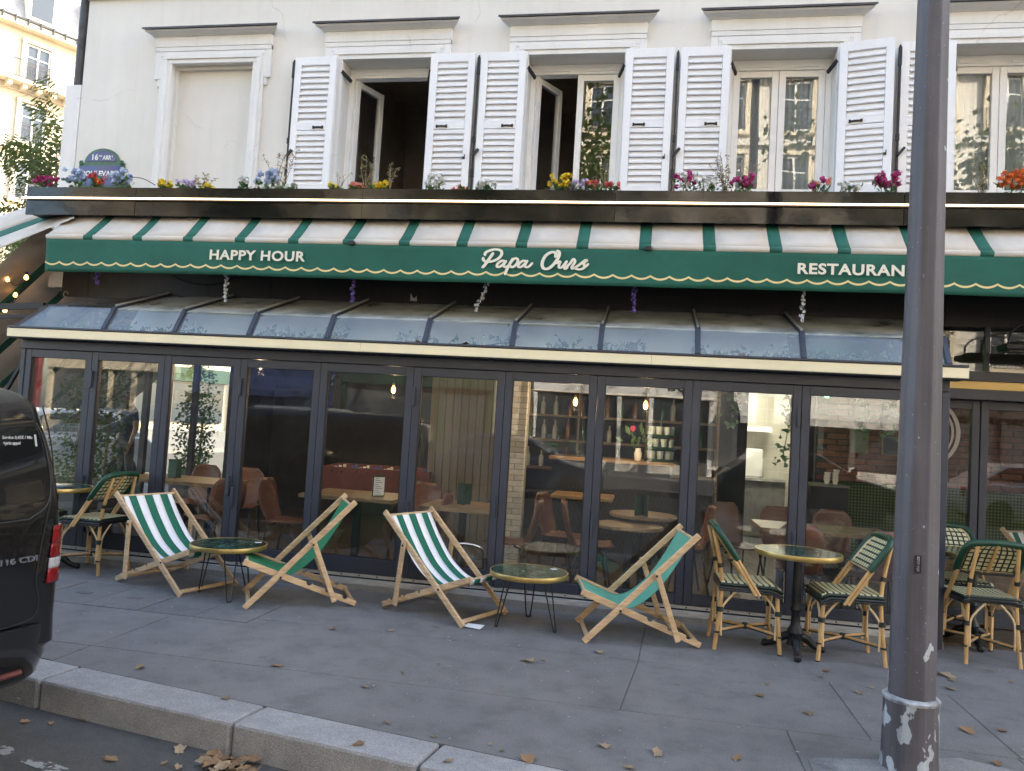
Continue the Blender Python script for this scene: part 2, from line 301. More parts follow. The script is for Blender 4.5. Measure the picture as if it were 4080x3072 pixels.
# ------------------------------------------------------------------ ground
KX = Vector((0.986, -0.1665, 0)).normalized(); KN = Vector((-KX.y, KX.x, 0))          # along the kerb, towards the houses
def kerb_y(x): return 3.432 - 0.1689 * x
def ground_mat(name, base, hi, scale, dark_spots, speck, rough, bump, gum=0):
    mt = bpy.data.materials.new(name); mt.use_nodes = True; nt = mt.node_tree; n = nt.nodes; l = nt.links; b = n['Principled BSDF']
    g = n.new('ShaderNodeNewGeometry'); src = g.outputs['Position']
    def noise(sc, det=6, ro=0.6):
        z = n.new('ShaderNodeTexNoise'); z.inputs['Scale'].default_value = sc; z.inputs['Detail'].default_value = det; z.inputs['Roughness'].default_value = ro; l.new(src, z.inputs['Vector']); return z.outputs['Fac']
    def ramp(f, a, ca, c, cc):
        r = n.new('ShaderNodeValToRGB'); l.new(f, r.inputs[0]); r.color_ramp.elements[0].position = a; r.color_ramp.elements[0].color = (*ca, 1); r.color_ramp.elements[1].position = c; r.color_ramp.elements[1].color = (*cc, 1); return r.outputs[0]
    def mul(a, bb, mode='MULTIPLY', f=1.0):
        x = n.new('ShaderNodeMix'); x.data_type = 'RGBA'; x.blend_type = mode; x.inputs[0].default_value = f; l.new(a, x.inputs[6]); l.new(bb, x.inputs[7]); return x.outputs[2]
    c = ramp(noise(scale), 0.25, base, 0.75, hi)
    c = mul(c, ramp(noise(scale * 5), 0.36, (0.88, 0.88, 0.885), 0.62, (1.04, 1.04, 1.04)))
    c = mul(c, ramp(noise(150, 3, 0.7), 0.30, (0.62, 0.62, 0.63), 0.70, (1.30, 1.30, 1.28)))
    if dark_spots: c = mul(c, ramp(noise(1.9, 3), 0.27, (dark_spots,) * 3, 0.40, (1, 1, 1)))
    vo = n.new('ShaderNodeTexVoronoi'); vo.inputs['Scale'].default_value = 34; l.new(src, vo.inputs['Vector'])
    c = mul(c, ramp(vo.outputs['Distance'], 0.05, (speck,) * 3, 0.075, (0, 0, 0)), 'ADD', 0.5)
    if gum:
        v2 = n.new('ShaderNodeTexVoronoi'); v2.inputs['Scale'].default_value = 3.2; l.new(src, v2.inputs['Vector']); sp = n.new('ShaderNodeSeparateColor'); l.new(v2.outputs['Color'], sp.inputs[0]); mr = n.new('ShaderNodeMapRange'); l.new(sp.outputs[0], mr.inputs[0]); mr.inputs[1].default_value = 0.35; mr.inputs[2].default_value = 1.0; mr.inputs[3].default_value = 0.0; mr.inputs[4].default_value = 0.085
        nz2 = n.new('ShaderNodeMath'); nz2.operation = 'MULTIPLY_ADD'; l.new(noise(30, 3), nz2.inputs[0]); nz2.inputs[1].default_value = 0.06; l.new(v2.outputs['Distance'], nz2.inputs[2]); sb = n.new('ShaderNodeMath'); sb.operation = 'SUBTRACT'; l.new(nz2.outputs[0], sb.inputs[0]); l.new(mr.outputs[0], sb.inputs[1])
        c = mul(c, ramp(sb.outputs[0], 0.028, (gum,) * 3, 0.045, (1, 1, 1)))
        c = mul(c, ramp(noise(0.55, 7, 0.65), 0.36, (0.88, 0.88, 0.885), 0.62, (1.04, 1.04, 1.035))); c = mul(c, ramp(noise(4.5, 8, 0.75), 0.35, (0.88, 0.88, 0.88), 0.5, (1.02, 1.02, 1.02)))
    l.new(c, b.inputs['Base Color']); b.inputs['Roughness'].default_value = rough
    bp = n.new('ShaderNodeBump'); bp.inputs['Strength'].default_value = bump; bp.inputs['Distance'].default_value = 0.006; l.new(noise(120, 3, 0.7), bp.inputs['Height']); l.new(bp.outputs[0], b.inputs['Normal'])
    return mt
M['asphalt_p'] = ground_mat('pavement_asphalt', (0.150, 0.145, 0.143), (0.186, 0.180, 0.177), 0.9, 0.86, 0.30, 0.82, 0.5, 0.80)
M['asphalt_r'] = ground_mat('road_asphalt', (0.062, 0.060, 0.056), (0.095, 0.092, 0.085), 1.2, 0.8, 0.12, 0.85, 0.6, 0.75)
M['slab'] = ground_mat('concrete_slab', (0.125, 0.122, 0.122), (0.17, 0.166, 0.163), 1.6, 0.85, 0.3, 0.85, 0.5, 0.75)
M['granite'] = ground_mat('granite_kerb', (0.24, 0.236, 0.235), (0.36, 0.355, 0.35), 2.0, 0.7, 0.1, 0.8, 0.8)
M['joint'] = mat('joint_bitumen', (0.105, 0.103, 0.102), 0.9)

b = MB(); b.add([(-220, -160, -0.15), (220, -160, -0.15), (220, 260, -0.15), (-220, 260, -0.15)], [(0, 1, 2, 3)])
struct(b.build('road', 'asphalt_r'))
b = MB(); xa, xb = -9.6, 40.0                                                        # bed of the pavement, dark in the joints
b.prism([(xa, kerb_y(xa), -0.2), (xb, kerb_y(xb), -0.2), (xb, 60, -0.2), (xa, 60, -0.2)], (0, 0, 0.1955))
pavement = struct(b.build('pavement', 'joint'))
def panel(poly, mtl='asphalt_p', name='asphalt_panel', gap=0.0035, top=0.0):
    c = Vector((sum(p[0] for p in poly) / len(poly), sum(p[1] for p in poly) / len(poly), 0))
    q = []
    for p in poly:
        d = Vector((p[0], p[1], 0)) - c; s = Vector((math.copysign(min(gap, abs(d.x)), d.x), math.copysign(min(gap, abs(d.y)), d.y), 0)); q.append((p[0] - s.x, p[1] - s.y, -0.03))
    mb = MB(); mb.prism(q, (0, 0, 0.03 + top)); return mb.build(name, mtl, pavement, bevel=0.002)
ky = kerb_y
ROW1, S0, S1 = 4.30, 5.12, 5.765
for a, c in ((-9.6, -6.4), (-6.4, -3.28), (-3.28, 0.80), (0.80, 1.9), (1.9, 4.6), (4.6, 9.0), (9.0, 40.0)): panel([(a, ky(a)), (c, ky(c)), (c, ROW1), (a, ROW1)])
for a, c in ((-9.6, -6.2), (-6.2, -3.27)): panel([(a, ROW1), (c, ROW1), (c, S0), (a, S0)])
panel([(-3.27, ROW1), (-0.06, ROW1), (0.03, S0 + 0.13), (-2.70, S0 + 0.13), (-2.70, S0), (-3.27, S0)])
panel([(-0.06, ROW1), (1.22, ROW1), (1.22, 5.25), (0.03, 5.25)]); panel([(1.22, ROW1), (1.92, ROW1), (1.92, 5.25), (1.22, 5.25)]); panel([(1.92, ROW1), (6.0, ROW1), (6.0, 5.25), (1.92, 5.25)]); panel([(6.0, ROW1), (40, ROW1), (40, 5.25), (6.0, 5.25)])
panel([(-2.70, 5.25), (0.03, 5.25), (0.12, 7.2), (-2.70, 7.2)]); panel([(0.03, 5.25), (40, 5.25), (40, 7.2), (0.12, 7.2)])
panel([(-9.6, S1), (-2.70, S1), (-2.70, 7.2), (-9.6, 7.2)]); panel([(-9.6, 7.2), (-6.1, 7.2), (-6.1, 60), (-9.6, 60)])
sx = [-9.6, -8.1, -6.6, -5.4, -4.48, -4.02, -3.565, -3.125, -2.70]
for i in range(len(sx) - 1):
    sl = panel([(sx[i], S0), (sx[i + 1], S0), (sx[i + 1], S1), (sx[i], S1)], 'slab', 'concrete_slab', 0.005, 0.001 + 0.002 * (i % 2))
    if i in (4, 5, 7):
        cx = (-4.237, -3.80, 0, -2.91)[i - 4]
        mb = MB(); mb.box(cx - 0.055, cx + 0.055, 5.40, 5.455, -0.004, 0.0052); mb.build('lifting_slot', 'joint', sl)
# kerb of granite stones
kerb = bpy.data.objects.new('kerb', None); COL.objects.link(kerb); struct(kerb)
s = -9.9; cuts = [-9.9]
for x in (-8.2, -6.9, -5.55, -4.32, -3.06, -1.83, -0.86, 0.42, 1.7, 2.95, 4.2, 5.4, 6.7, 8.0, 9.2, 10.5, 11.8, 13.0, 14.2, 15.5): cuts.append(x)
for i in range(len(cuts) - 1):
    a = Vector((cuts[i], ky(cuts[i]), 0)); c = Vector((cuts[i + 1], ky(cuts[i + 1]), 0)); L = (c - a).length - 0.014
    mb = MB(); mb.box(0, L, -0.262, -0.002, -0.32, 0.004)
    o = mb.build('kerb_stone', 'granite', kerb, bevel=0.016); o.location = a + KX * 0.007; o.rotation_euler = (R(rng.uniform(-0.3, 0.3)), 0, math.atan2(KX.y, KX.x))
b = MB(); a = Vector((15.5, ky(15.5), 0)); c = Vector((40, ky(40), 0)); b.box(0, (c - a).length, -0.26, 0, -0.32, 0.004); o = b.build('kerb_stone', 'granite', kerb, bevel=0.016); o.location = a; o.rotation_euler = (0, 0, math.atan2(KX.y, KX.x))
# worn white bay line on the road, lower left
def wear(name, col, scale, lo):
    mt = mat(name, col, 0.8); n = mt.node_tree.nodes; l = mt.node_tree.links; g = n.new('ShaderNodeNewGeometry'); z = n.new('ShaderNodeTexNoise'); z.inputs['Scale'].default_value = scale; z.inputs['Detail'].default_value = 7; z.inputs['Roughness'].default_value = 0.7; l.new(g.outputs['Position'], z.inputs['Vector'])
    r = n.new('ShaderNodeValToRGB'); r.color_ramp.elements[0].position = lo; r.color_ramp.elements[1].position = lo + 0.05; l.new(z.outputs['Fac'], r.inputs[0]); l.new(r.outputs[0], n['Principled BSDF'].inputs['Alpha']); return mt
M['roadpaint'] = wear('worn_road_paint', (0.26, 0.27, 0.26), 9, 0.50)
p0 = PG(0, 2985, -0.15); p1 = PG(250, 3080, -0.15); d = (p1 - p0).normalized(); nrm = Vector((-d.y, d.x, 0)) * 0.035
b = MB(); b.add([p0 - d * 2 - nrm + Vector((0, 0, 0.004)), p1 + d * 0.1 - nrm + Vector((0, 0, 0.004)), p1 + d * 0.1 + nrm + Vector((0, 0, 0.004)), p0 - d * 2 + nrm + Vector((0, 0, 0.004))], [(0, 1, 2, 3)]); struct(b.build('road_marking', 'roadpaint'))
# cement patch round the lamp post
M['cement'] = ground_mat('cement_patch', (0.20, 0.20, 0.20), (0.30, 0.30, 0.30), 1.6, 0.5, 0.1, 0.9, 0.4)
b = MB(); b.prism([(0.82, 3.45, 0.0), (1.2, 3.42, 0), (1.9, 3.3, 0), (1.88, 4.1, 0), (1.6, 4.2, 0), (1.2, 4.05, 0), (0.98, 4.0, 0), (0.84, 3.95, 0)], (0, 0, 0.004)); struct(b.build('pavement_patch', 'cement'))
# ------------------------------------------------------------------ the restaurant's building
YW = 7.30; BX0, BX1 = -6.27, 14.0; Z0, Z1 = 3.75, 5.15; WD = 0.475
WC = [-4.715 + 1.937 * i for i in range(9)]
bld = thing('corner_building', 'cream plastered corner building with white louvred shutters above the green awning', 'building', (BX0, YW, 0))
bl = Vector((BX0, YW, 0))
def L(p): return Vector(p) - bl
class LB(MB):                                   # world coordinates, stored local to the building
    org = bl
    def build(s, *a, **k):
        s.v = [tuple(Vector(p) - s.org) for p in s.v]; return MB.build(s, *a, **k)
b = LB(); T = 0.34
xs = [BX0] + [e for c in WC for e in (c - WD, c + WD)] + [BX1]
for i in range(0, len(xs), 2): b.box(xs[i], xs[i + 1], YW, YW + T, Z0, Z1)
b.box(BX0, BX1, YW, YW + T, 2.62, Z0); b.box(BX0, BX1, YW, YW + T, Z1, 7.2)
b.box(BX0, BX1, YW, YW + 13, 7.2, 22.0)
b.box(BX0, BX0 + T, YW + T, YW + 13, 2.62, 7.2); b.box(BX1 - T, BX1, YW + T, YW + 13, 0, 7.2)
b.box(BX0, BX1, YW + 12.6, YW + 13, 0, 7.2)
b.build('wall', 'plaster', bld)
b = LB(); b.box(BX0 - 0.02, BX1, YW - 0.05, YW + 0.01, 5.90, 5.96); b.box(BX0 - 0.03, BX1, YW - 0.08, YW + 0.01, 5.96, 6.02); b.build('string_course', 'stone', bld, bevel=0.008)
# drain pipe at the corner
b = LB(); b.tube([(BX0 - 0.1, YW + 0.06, 2.7), (BX0 - 0.1, YW + 0.06, 22)], 0.05, 10); b.build('drain_pipe', 'zinc', bld, smooth=True)
b = LB(); b.box(BX0 - 0.20, BX0 - 0.012, YW + 0.0, YW + 0.16, 2.7, 4.95); b.build('pipe_casing', 'stone', bld, bevel=0.006)
# vent grille (pierced plate) high on the wall
b = LB(); vx, vz = 1.20, 5.74
for i in range(9):
    for j in range(4): 
        if (i + j) % 2 == 0: b.box(vx - 0.10 + i * 0.0225, vx - 0.10 + i * 0.0225 + 0.017, YW - 0.012, YW - 0.004, vz - 0.045 + j * 0.0225, vz - 0.045 + j * 0.0225 + 0.017)
vg = LB(); vg.box(vx - 0.11, vx + 0.11, YW - 0.004, YW, vz - 0.055, vz + 0.055); vo = vg.build('vent_grille', 'zinc', bld); b.build('grille_bar', 'stone', vo)

def extrude_x(b, prof, x0, x1, inset0=0.0, mi=0):
    """profile of (y, z) swept along x; ends mitred by the profile's own projection"""
    k = len(prof); vs = [(x0 - (YW - y) * inset0, y, z) for y, z in prof] + [(x1 + (YW - y) * inset0, y, z) for y, z in prof]
    b.add(vs, [tuple(range(k)), tuple(range(2 * k - 1, k - 1, -1))] + [(i, (i + 1) % k, (i + 1) % k + k, i + k) for i in range(k)], mi)
for wi, c in enumerate(WC):
    b = LB(); e = 0.003
    for (o_, i_, pj) in ((0.60, 0.555, 0.030), (0.565, 0.515, 0.045), (0.525, 0.470, 0.030)):      # stepped architrave jambs, then head
        for sg in (-1, 1):
            x0, x1 = sorted((c + sg * i_, c + sg * o_)); b.box(x0, x1, YW - pj, YW + 0.02, 3.4, Z1 + (i_ - WD) + 0.001)
        b.box(c - o_, c + o_, YW - pj - e, YW + 0.02, Z1 + (i_ - WD), Z1 + (o_ - WD))
    for sg in (-1, 1):
        x0, x1 = sorted((c + sg * 0.601, c + sg * 0.668)); b.box(x0, x1, YW - 0.028, YW + 0.02, 4.98, 5.325)
        x0, x1 = sorted((c + sg * 0.601, c + sg * 0.635)); b.box(x0, x1, YW - 0.022, YW + 0.02, 4.90, 4.979)
    b.box(c - 0.668, c + 0.668, YW - 0.034, YW + 0.02, 5.28, 5.326)
    b.box(c - 0.672, c + 0.672, YW - 0.040, YW + 0.02, 5.327, 5.436)
    extrude_x(b, [(YW + 0.02, 5.437), (YW - 0.045, 5.437), (YW - 0.055, 5.446), (YW - 0.09, 5.456), (YW - 0.115, 5.464), (YW - 0.128, 5.478), (YW + 0.02, 5.492)], c - 0.672, c + 0.672, 0.72)
    sr = b.build('window_surround', 'stone', bld, bevel=0.003)
    b = LB(); extrude_x(b, [(YW + 0.01, 5.495), (YW + 0.01, 5.525), (YW - 0.145, 5.497), (YW - 0.145, 5.477), (YW - 0.132, 5.483)], c - 0.672, c + 0.672, 0.72); b.build('zinc_flashing', 'zinc', sr)
# blind window: recess closed with plaster
b = LB(); b.box(WC[0] - WD - 0.01, WC[0] + WD + 0.01, YW + 0.10, YW + 0.2, Z0 - 0.1, Z1 + 0.05)
for sg in (-1, 1):
    x0, x1 = sorted((WC[0] + sg * (WD - 0.035), WC[0] + sg * (WD + 0.01))); b.box(x0, x1, YW + 0.05, YW + 0.1, Z0 - 0.1, Z1 - 0.03)
b.box(WC[0] - WD, WC[0] + WD, YW + 0.05, YW + 0.1, Z1 - 0.035, Z1 + 0.02); b.build('blind_panel', 'plaster', bld)

def sash(b, gb, hinge, w, h, ang, flip):
    """one casement leaf hinged at a vertical line; ang opens inwards"""
    dx = Vector((math.cos(ang) * flip, math.sin(ang), 0)); n = Vector((-dx.y, dx.x, 0)); st = 0.062
    def rect(bb, u0, u1, z0, z1, t0, t1, mi=0):
        vs = [hinge + dx * u + n * t + Vector((0, 0, z)) for z in (z0, z1) for (u, t) in ((u0, t0), (u1, t0), (u1, t1), (u0, t1))]
        bb.add(vs, [(0, 3, 2, 1), (4, 5, 6, 7), (0, 1, 5, 4), (1, 2, 6, 5), (2, 3, 7, 6), (3, 0, 4, 7)], mi)
    rect(b, 0, st, 0, h, -0.025, 0.025); rect(b, w - st, w, 0, h, -0.025, 0.025)
    rect(b, st, w - st, 0, st + 0.03, -0.0235, 0.0235); rect(b, st, w - st, h - st, h, -0.0235, 0.0235)
    rect(gb, st - 0.005, w - st + 0.005, st, h - st + 0.005, -0.004, 0.004)
for wi, c in enumerate(WC[1:6], 1):
    wy = YW + 0.24
    b = LB()
    for sg in (-1, 1):
        x0, x1 = sorted((c + sg * (WD - 0.05), c + sg * WD)); b.box(x0, x1, wy - 0.04, wy + 0.06, Z0, Z1)
    b.box(c - WD + 0.05, c + WD - 0.05, wy - 0.04, wy + 0.06, Z1 - 0.10, Z1); b.box(c - WD + 0.05, c + WD - 0.05, wy - 0.04, wy + 0.06, Z0, Z0 + 0.05)
    win = b.build('window', 'pvc', bld, bevel=0.004)
    hw = WD - 0.052; z0 = Z0 + 0.052
    lang, rang = {1: (1.18, 1.45), 2: (1.05, 0.0)}.get(wi, (0.0, 0.0)); h = Z1 - 0.102 - z0
    for side, ang in ((-1, lang), (1, rang)):
        b = LB(); gb = LB(); sash(b, gb, Vector((c + side * hw, wy, z0)), hw - 0.002, h, ang, -side); so = b.build('casement', 'pvc', win, bevel=0.004); gb.build('pane', 'wglass', win)
    for x in (c - 0.22, c + 0.22):
        b = LB(); b.box(x - 0.13, x + 0.13, wy - 0.052, wy - 0.04, Z1 - 0.075, Z1 - 0.05); b.build('trickle_vent', 'pvc', win)
    b = LB(); x0, x1, y0, y1, a0, a1 = c - 0.85, c + 0.85, YW + T, YW + 3.2, 3.4, 5.9                # the room behind
    b.add([(x0, y0, a0), (x1, y0, a0), (x1, y1, a0), (x0, y1, a0), (x0, y0, a1), (x1, y0, a1), (x1, y1, a1), (x0, y1, a1)], [(0, 1, 2, 3), (4, 5, 6, 7), (1, 2, 6, 5), (2, 3, 7, 6), (3, 0, 4, 7)]); b.build('room', 'room', bld, fix=False)
    if wi == 1:
        b = LB(); b.box(c - 0.3, c + 0.84, YW + 1.2, YW + 3.1, 3.41, 4.12); b.build('bed', 'room_red', bld, bevel=0.04)
        b = LB(); b.grid(lambda u, v: (c - 0.05 + u * 0.5, YW + 0.30 + v * 0.35, 3.80 + 0.05 * math.sin(u * 7) * math.cos(v * 5) + 0.035 * v), 14, 6); b.build('bedding', 'linen', bld, smooth=True, solid=0.02)
    if wi >= 3:
        for sg in (-1, 1):
            b = LB(); b.grid(lambda u, v: (c + sg * (0.03 + u * 0.40), wy + 0.09 + 0.014 * math.sin(u * 46 + v * 2) + 0.006 * math.sin(u * 17), Z0 + v * (Z1 - Z0 - 0.1)), 60, 4); b.build('curtain', 'sheer', win, smooth=True)
    if wi == 4:
        b = LB(); b.grid(lambda u, v: (c - WD + 0.06 + u * 0.24, wy + 0.12 + 0.02 * math.sin(u * 30), Z0 + v * (Z1 - Z0 - 0.1)), 30, 3); b.build('curtain', 'sheer', win, smooth=True)
    # iron dog hooks at the reveal and a bolt hole
    for sg in (-1, 1):
        b = LB(); b.bar((c + sg * (WD - 0.005), YW - 0.03, 5.02), (c + sg * (WD - 0.06), YW + 0.10, 4.97), 0.02, 0.035); b.build('shutter_hinge', 'iron', bld)

# louvred shutters
SW, SH, SZ = 0.452, 1.40, 3.745
def slat_mesh():
    b = MB(); w = SW - 0.145
    pr = [(0.012, 0.036), (-0.004, -0.010), (-0.017, -0.013), (-0.017, -0.030), (0.004, -0.030), (0.016, 0.030)]   # leaning board with a rounded lower nose
    k = len(pr); b.add([(-w / 2, y, z) for y, z in pr] + [(w / 2, y, z) for y, z in pr], [tuple(range(k)), tuple(range(2 * k - 1, k - 1, -1))] + [(i, (i + 1) % k, (i + 1) % k + k, i + k) for i in range(k)]); return b.mesh('slat', 'shutter')
SLAT = slat_mesh()
def shutter(cx, y, ang=0.0, pivot=0, handle=1, latch=None):
    b = MB(); hw = SW / 2
    b.box(-hw, -hw + 0.07, -0.018, 0.018, 0, SH); b.box(hw - 0.07, hw, -0.018, 0.018, 0, SH)
    for z0, z1 in ((0, 0.06), (0.588, 0.628), (0.634, 0.70), (SH - 0.085, SH)): b.box(-hw + 0.07, hw - 0.07, -0.0165, 0.0165, z0, z1)
    o = b.build('shutter', 'shutter', bld, bevel=0.003)
    px = cx + pivot * hw
    ang += R(rng.uniform(-1.2, 1.2)) if pivot == 0 else 0
    o.location = Vector((px - pivot * hw * math.cos(ang), y - pivot * hw * math.sin(ang), SZ)) - bl; o.rotation_euler = (0, 0, ang)
    zs = [0.06 + 0.0295 + i * 0.0587 for i in range(9)] + [0.70 + 0.0295 + i * 0.0615 for i in range(10)]
    for z in zs:
        s_ = link('slat', SLAT, o); s_.location = (0, 0, z)
    b = MB(); hx = handle * 0.075
    b.box(hx - 0.055, hx + 0.055, -0.030, -0.017, 0.655, 0.668); b.box(hx - 0.058, hx - 0.040, -0.026, -0.017, 0.648, 0.676); b.box(hx + 0.040, hx + 0.058, -0.026, -0.017, 0.648, 0.676); b.box(hx - 0.02, hx + 0.02, -0.036, -0.017, 0.656, 0.667)
    b.build('pull_handle', 'iron', o)
    if latch is not None:
        b = MB(); b.box(latch - 0.012, latch + 0.012, -0.028, -0.017, 0.33, 0.352); b.box(latch + 0.006, latch + 0.013, -0.026, -0.018, 0.33, 0.375); b.build('latch', 'iron', o)
    return o
def rod(x, y):                                    # espagnolette rod on the wall beside a shutter
    b = LB(); b.box(x - 0.008, x + 0.008, y - 0.012, y + 0.004, 3.6, 5.12); b.box(x - 0.014, x + 0.014, y - 0.018, y + 0.004, 4.93, 5.10)
    b.box(x - 0.014, x + 0.014, y - 0.018, y + 0.004, 4.24, 4.30); b.box(x - 0.014, x + 0.014, y - 0.018, y + 0.004, 3.90, 3.98)
    b.bar((x, y - 0.03, 4.10), (x + 0.055, y - 0.035, 4.17), 0.022, 0.022); b.build('shutter_rod', 'iron', bld)
sy = YW - 0.085
shutter(-3.505, sy, 0.0, handle=1); rod(-3.745, sy)
shutter(-2.055, sy, 0.0, handle=-1, latch=0.17); rod(-1.795, sy)
shutter(-1.545, sy, 0.0, handle=1)
shutter(-0.130, sy, 0.0, handle=-1, latch=0.17); rod(0.128, sy)
shutter(0.382, sy, 0.0, handle=1)
shutter(1.800, sy, R(-13), pivot=-1, handle=-1, latch=0.17); rod(2.085, sy)
shutter(2.322, sy, 0.0, handle=1); shutter(3.745, sy, 0.0, handle=-1)

# enamel street sign
sgn = thing('street_sign', 'blue enamel street sign with green border reading 16e Arrt Boulevard, on plastered wall', 'street sign', (-5.93, YW - 0.001, 3.8))
M['enamel_blue'] = mat('enamel_blue', (0.012, 0.030, 0.16), 0.35, var=0.1, coat=0.3)
M['enamel_green'] = mat('enamel_green', (0.035, 0.10, 0.055), 0.4, var=0.25, scale=12)
def arch(w, h0, h1, k, steps=14, y=0.0):
    pts = [(-w, y, 0), (w, y, 0), (w, y, h0)]
    for i in range(steps + 1):
        a = math.pi * i / steps; pts.append((k * math.cos(a), y, h0 + (h1 - h0) * math.sin(a)))
    pts.append((-w, y, h0)); return pts
b = MB(); b.prism(arch(0.275, 0.265, 0.43, 0.215), (0, -0.018, 0)); b.build('border', 'enamel_green', sgn, bevel=0.004)
b = MB(); b.prism([(-0.17, -0.019, 0.285), (0.17, -0.019, 0.285)] + [(0.17 * math.cos(math.pi * i / 14), -0.019, 0.285 + 0.115 * math.sin(math.pi * i / 14)) for i in range(1, 14)], (0, -0.004, 0)); b.build('upper_plate', 'enamel_blue', sgn)
b = MB(); b.box(-0.25, 0.25, -0.023, -0.019, 0.02, 0.235); b.build('lower_plate', 'enamel_blue', sgn)
for sg in (-1, 1):
    b = MB(); b.lathe([(0.0, -0.006), (0.024, -0.006), (0.028, 0), (0.020, 0.006), (0.010, 0.002), (0.004, 0.008), (0, 0.008)], 14, mx=Matrix.Translation((sg * 0.245, -0.024, 0.268)) @ Matrix.Rotation(R(90), 4, 'X')); b.build('scroll', 'enamel_green', sgn, smooth=True)
text_on('lettering', '16', 0.088, (-0.115, -0.0245, 0.300), 'paper', sgn, bold=0.002); text_on('lettering', 'me', 0.03, (-0.035, -0.0245, 0.335), 'paper', sgn, bold=0.001)
text_on('lettering', 'ARR', 0.066, (0.01, -0.0245, 0.302), 'paper', sgn, bold=0.002, width=0.105); text_on('lettering', 't', 0.04, (0.118, -0.0245, 0.325), 'paper', sgn, bold=0.001)
text_on('lettering', 'BOULEVARD', 0.075, (-0.225, -0.0245, 0.125), 'paper', sgn, bold=0.002, width=0.45)

# ------------------------------------------------------------------ fascia box with planting ledge and light strip
FY, FX0, FX1 = 6.50, -6.09, 9.0
fb = thing('fascia_box', 'glossy black fascia box with flower ledge running above the awning', 'fascia', (FX0, FY, 3.28)); LB.org = Vector((FX0, FY, 3.28))
px = [-6.09, -4.9, -2.62, -0.35, 1.95, 4.2, 6.5, 9.0]
for i in range(7):
    b = LB(); b.box(px[i] + 0.0015, px[i + 1] - 0.0015, FY + 0.004 * (i % 2), FY + 0.02, 3.28, 3.553); b.build('fascia_panel', 'black_gloss', fb, bevel=0.002)
b = LB(); b.box(FX0, FX1, FY + 0.021, YW - 0.06, 3.30, 3.535); b.build('ledge', 'iron', fb)
ls = thing('light_strip', 'thin glowing warm white light strip along the black fascia', 'light strip', (FX0, FY, 3.43)); LB.org = Vector((FX0, FY, 3.43))
for i in range(7):
    b = LB(); b.box(px[i] - (0.035 if i == 0 else -0.002), px[i + 1] - 0.002, FY - 0.026, FY - 0.013, 3.434, 3.447); b.build('tube', 'neon', ls)
b = LB(); b.box(FX0 - 0.036, FX1, FY - 0.0245, FY - 0.001, 3.424, 3.4335); b.build('channel', 'neon_base', ls)
b = LB(); b.box(FX0 - 0.036, FX0 - 0.024, FY - 0.012, FY + 0.8, 3.434, 3.447); b.build('tube', 'neon', ls)
# ------------------------------------------------------------------ awning
AY = 6.35
aw = thing('striped_awning', 'cream and green striped awning with green valance lettered Papa Ours', 'awning', (0, AY, 2.70)); LB.org = Vector((0, AY, 2.70))
AX0, AX1 = -5.69, 8.0
edges = [AX0]; x = -5.292
while x < AX1: edges += [x, x + 0.1]; x += 0.5165
edges.append(AX1)
def canopy_pt(x, v):
    sag = (0.020 + 0.010 * math.sin(x * 2.1 + 1) + 0.006 * math.sin(x * 5.1 + 3 * v) + 0.003 * math.sin(x * 17 + 6 * v)) * math.sin(math.pi * v)
    return Vector((x, AY + 0.014 + v * 0.50, 3.055 + v * 0.53 - sag))
for i in range(len(edges) - 1):
    x0, x1 = edges[i], edges[i + 1]; b = LB(); b.grid(lambda u, v: canopy_pt(x0 + (x1 - x0) * u, v), 3, 8)
    b.build('canopy_stripe', 'fab_green' if i % 2 else 'fab_white', aw, smooth=True, solid=0.003)
    b = LB(); pts = [Vector((0, AY + 0.016 + 0.028 * math.cos(a), 3.028 + 0.028 * math.sin(a))) for a in [R(75 + 24 * k) for k in range(9)]]
    b.add([(x0, p.y, p.z) for p in pts] + [(x1, p.y, p.z) for p in pts], [(j, j + 1, j + 10, j + 9) for j in range(8)]); b.build('rolled_edge', 'fab_green' if i % 2 else 'fab_white', aw, smooth=True, solid=0.002)
def val_pt(x, v): return Vector((x, AY + (0.014 * math.sin(x * 1.9) + 0.006 * math.sin(x * 5.3 + 1.2 * v) + 0.0025 * math.sin(x * 13.7 + 3 * v)) * (1 - v) ** 0.8, 2.70 + 0.004 * math.sin(x * 1.3) * (1 - v) + v * 0.315))
b = LB(); b.grid(lambda u, v: val_pt(AX0 + (AX1 - AX0) * u, v), 420, 8); b.build('valance', 'fab_green', aw, smooth=True, solid=0.004)
# painted scallop line
pitch = 0.1532; b = LB(); x = AX0; zt, dip, th = 2.798, 0.026, 0.0165
vs = []; n = 0
while x < AX1 - pitch:
    for k in range(9):
        t = k / 8; xx = x + pitch * t; z = zt - dip * (1 - (2 * t - 1) ** 2); y = val_pt(xx, (z - 2.70) / 0.315).y - 0.0045
        vs += [(xx, y, z), (xx, y, z - th)]; n += 1
    x += pitch
b.add(vs, [(2 * i, 2 * i + 1, 2 * i + 3, 2 * i + 2) for i in range(n - 1)]); b.build('scallop_trim', 'scallop', aw, fix=False)
ly = AY - 0.026
def al(p): return Vector(p) - LB.org
text_on('lettering', 'HAPPY HOUR', 0.122, al((-3.968, ly, 2.842)), 'print', aw, bold=0.0035, width=0.925, space=1.08)
text_on('lettering', 'RESTAURANT', 0.118, al((1.124, ly, 2.836)), 'print', aw, bold=0.0035, width=0.885, space=1.08)
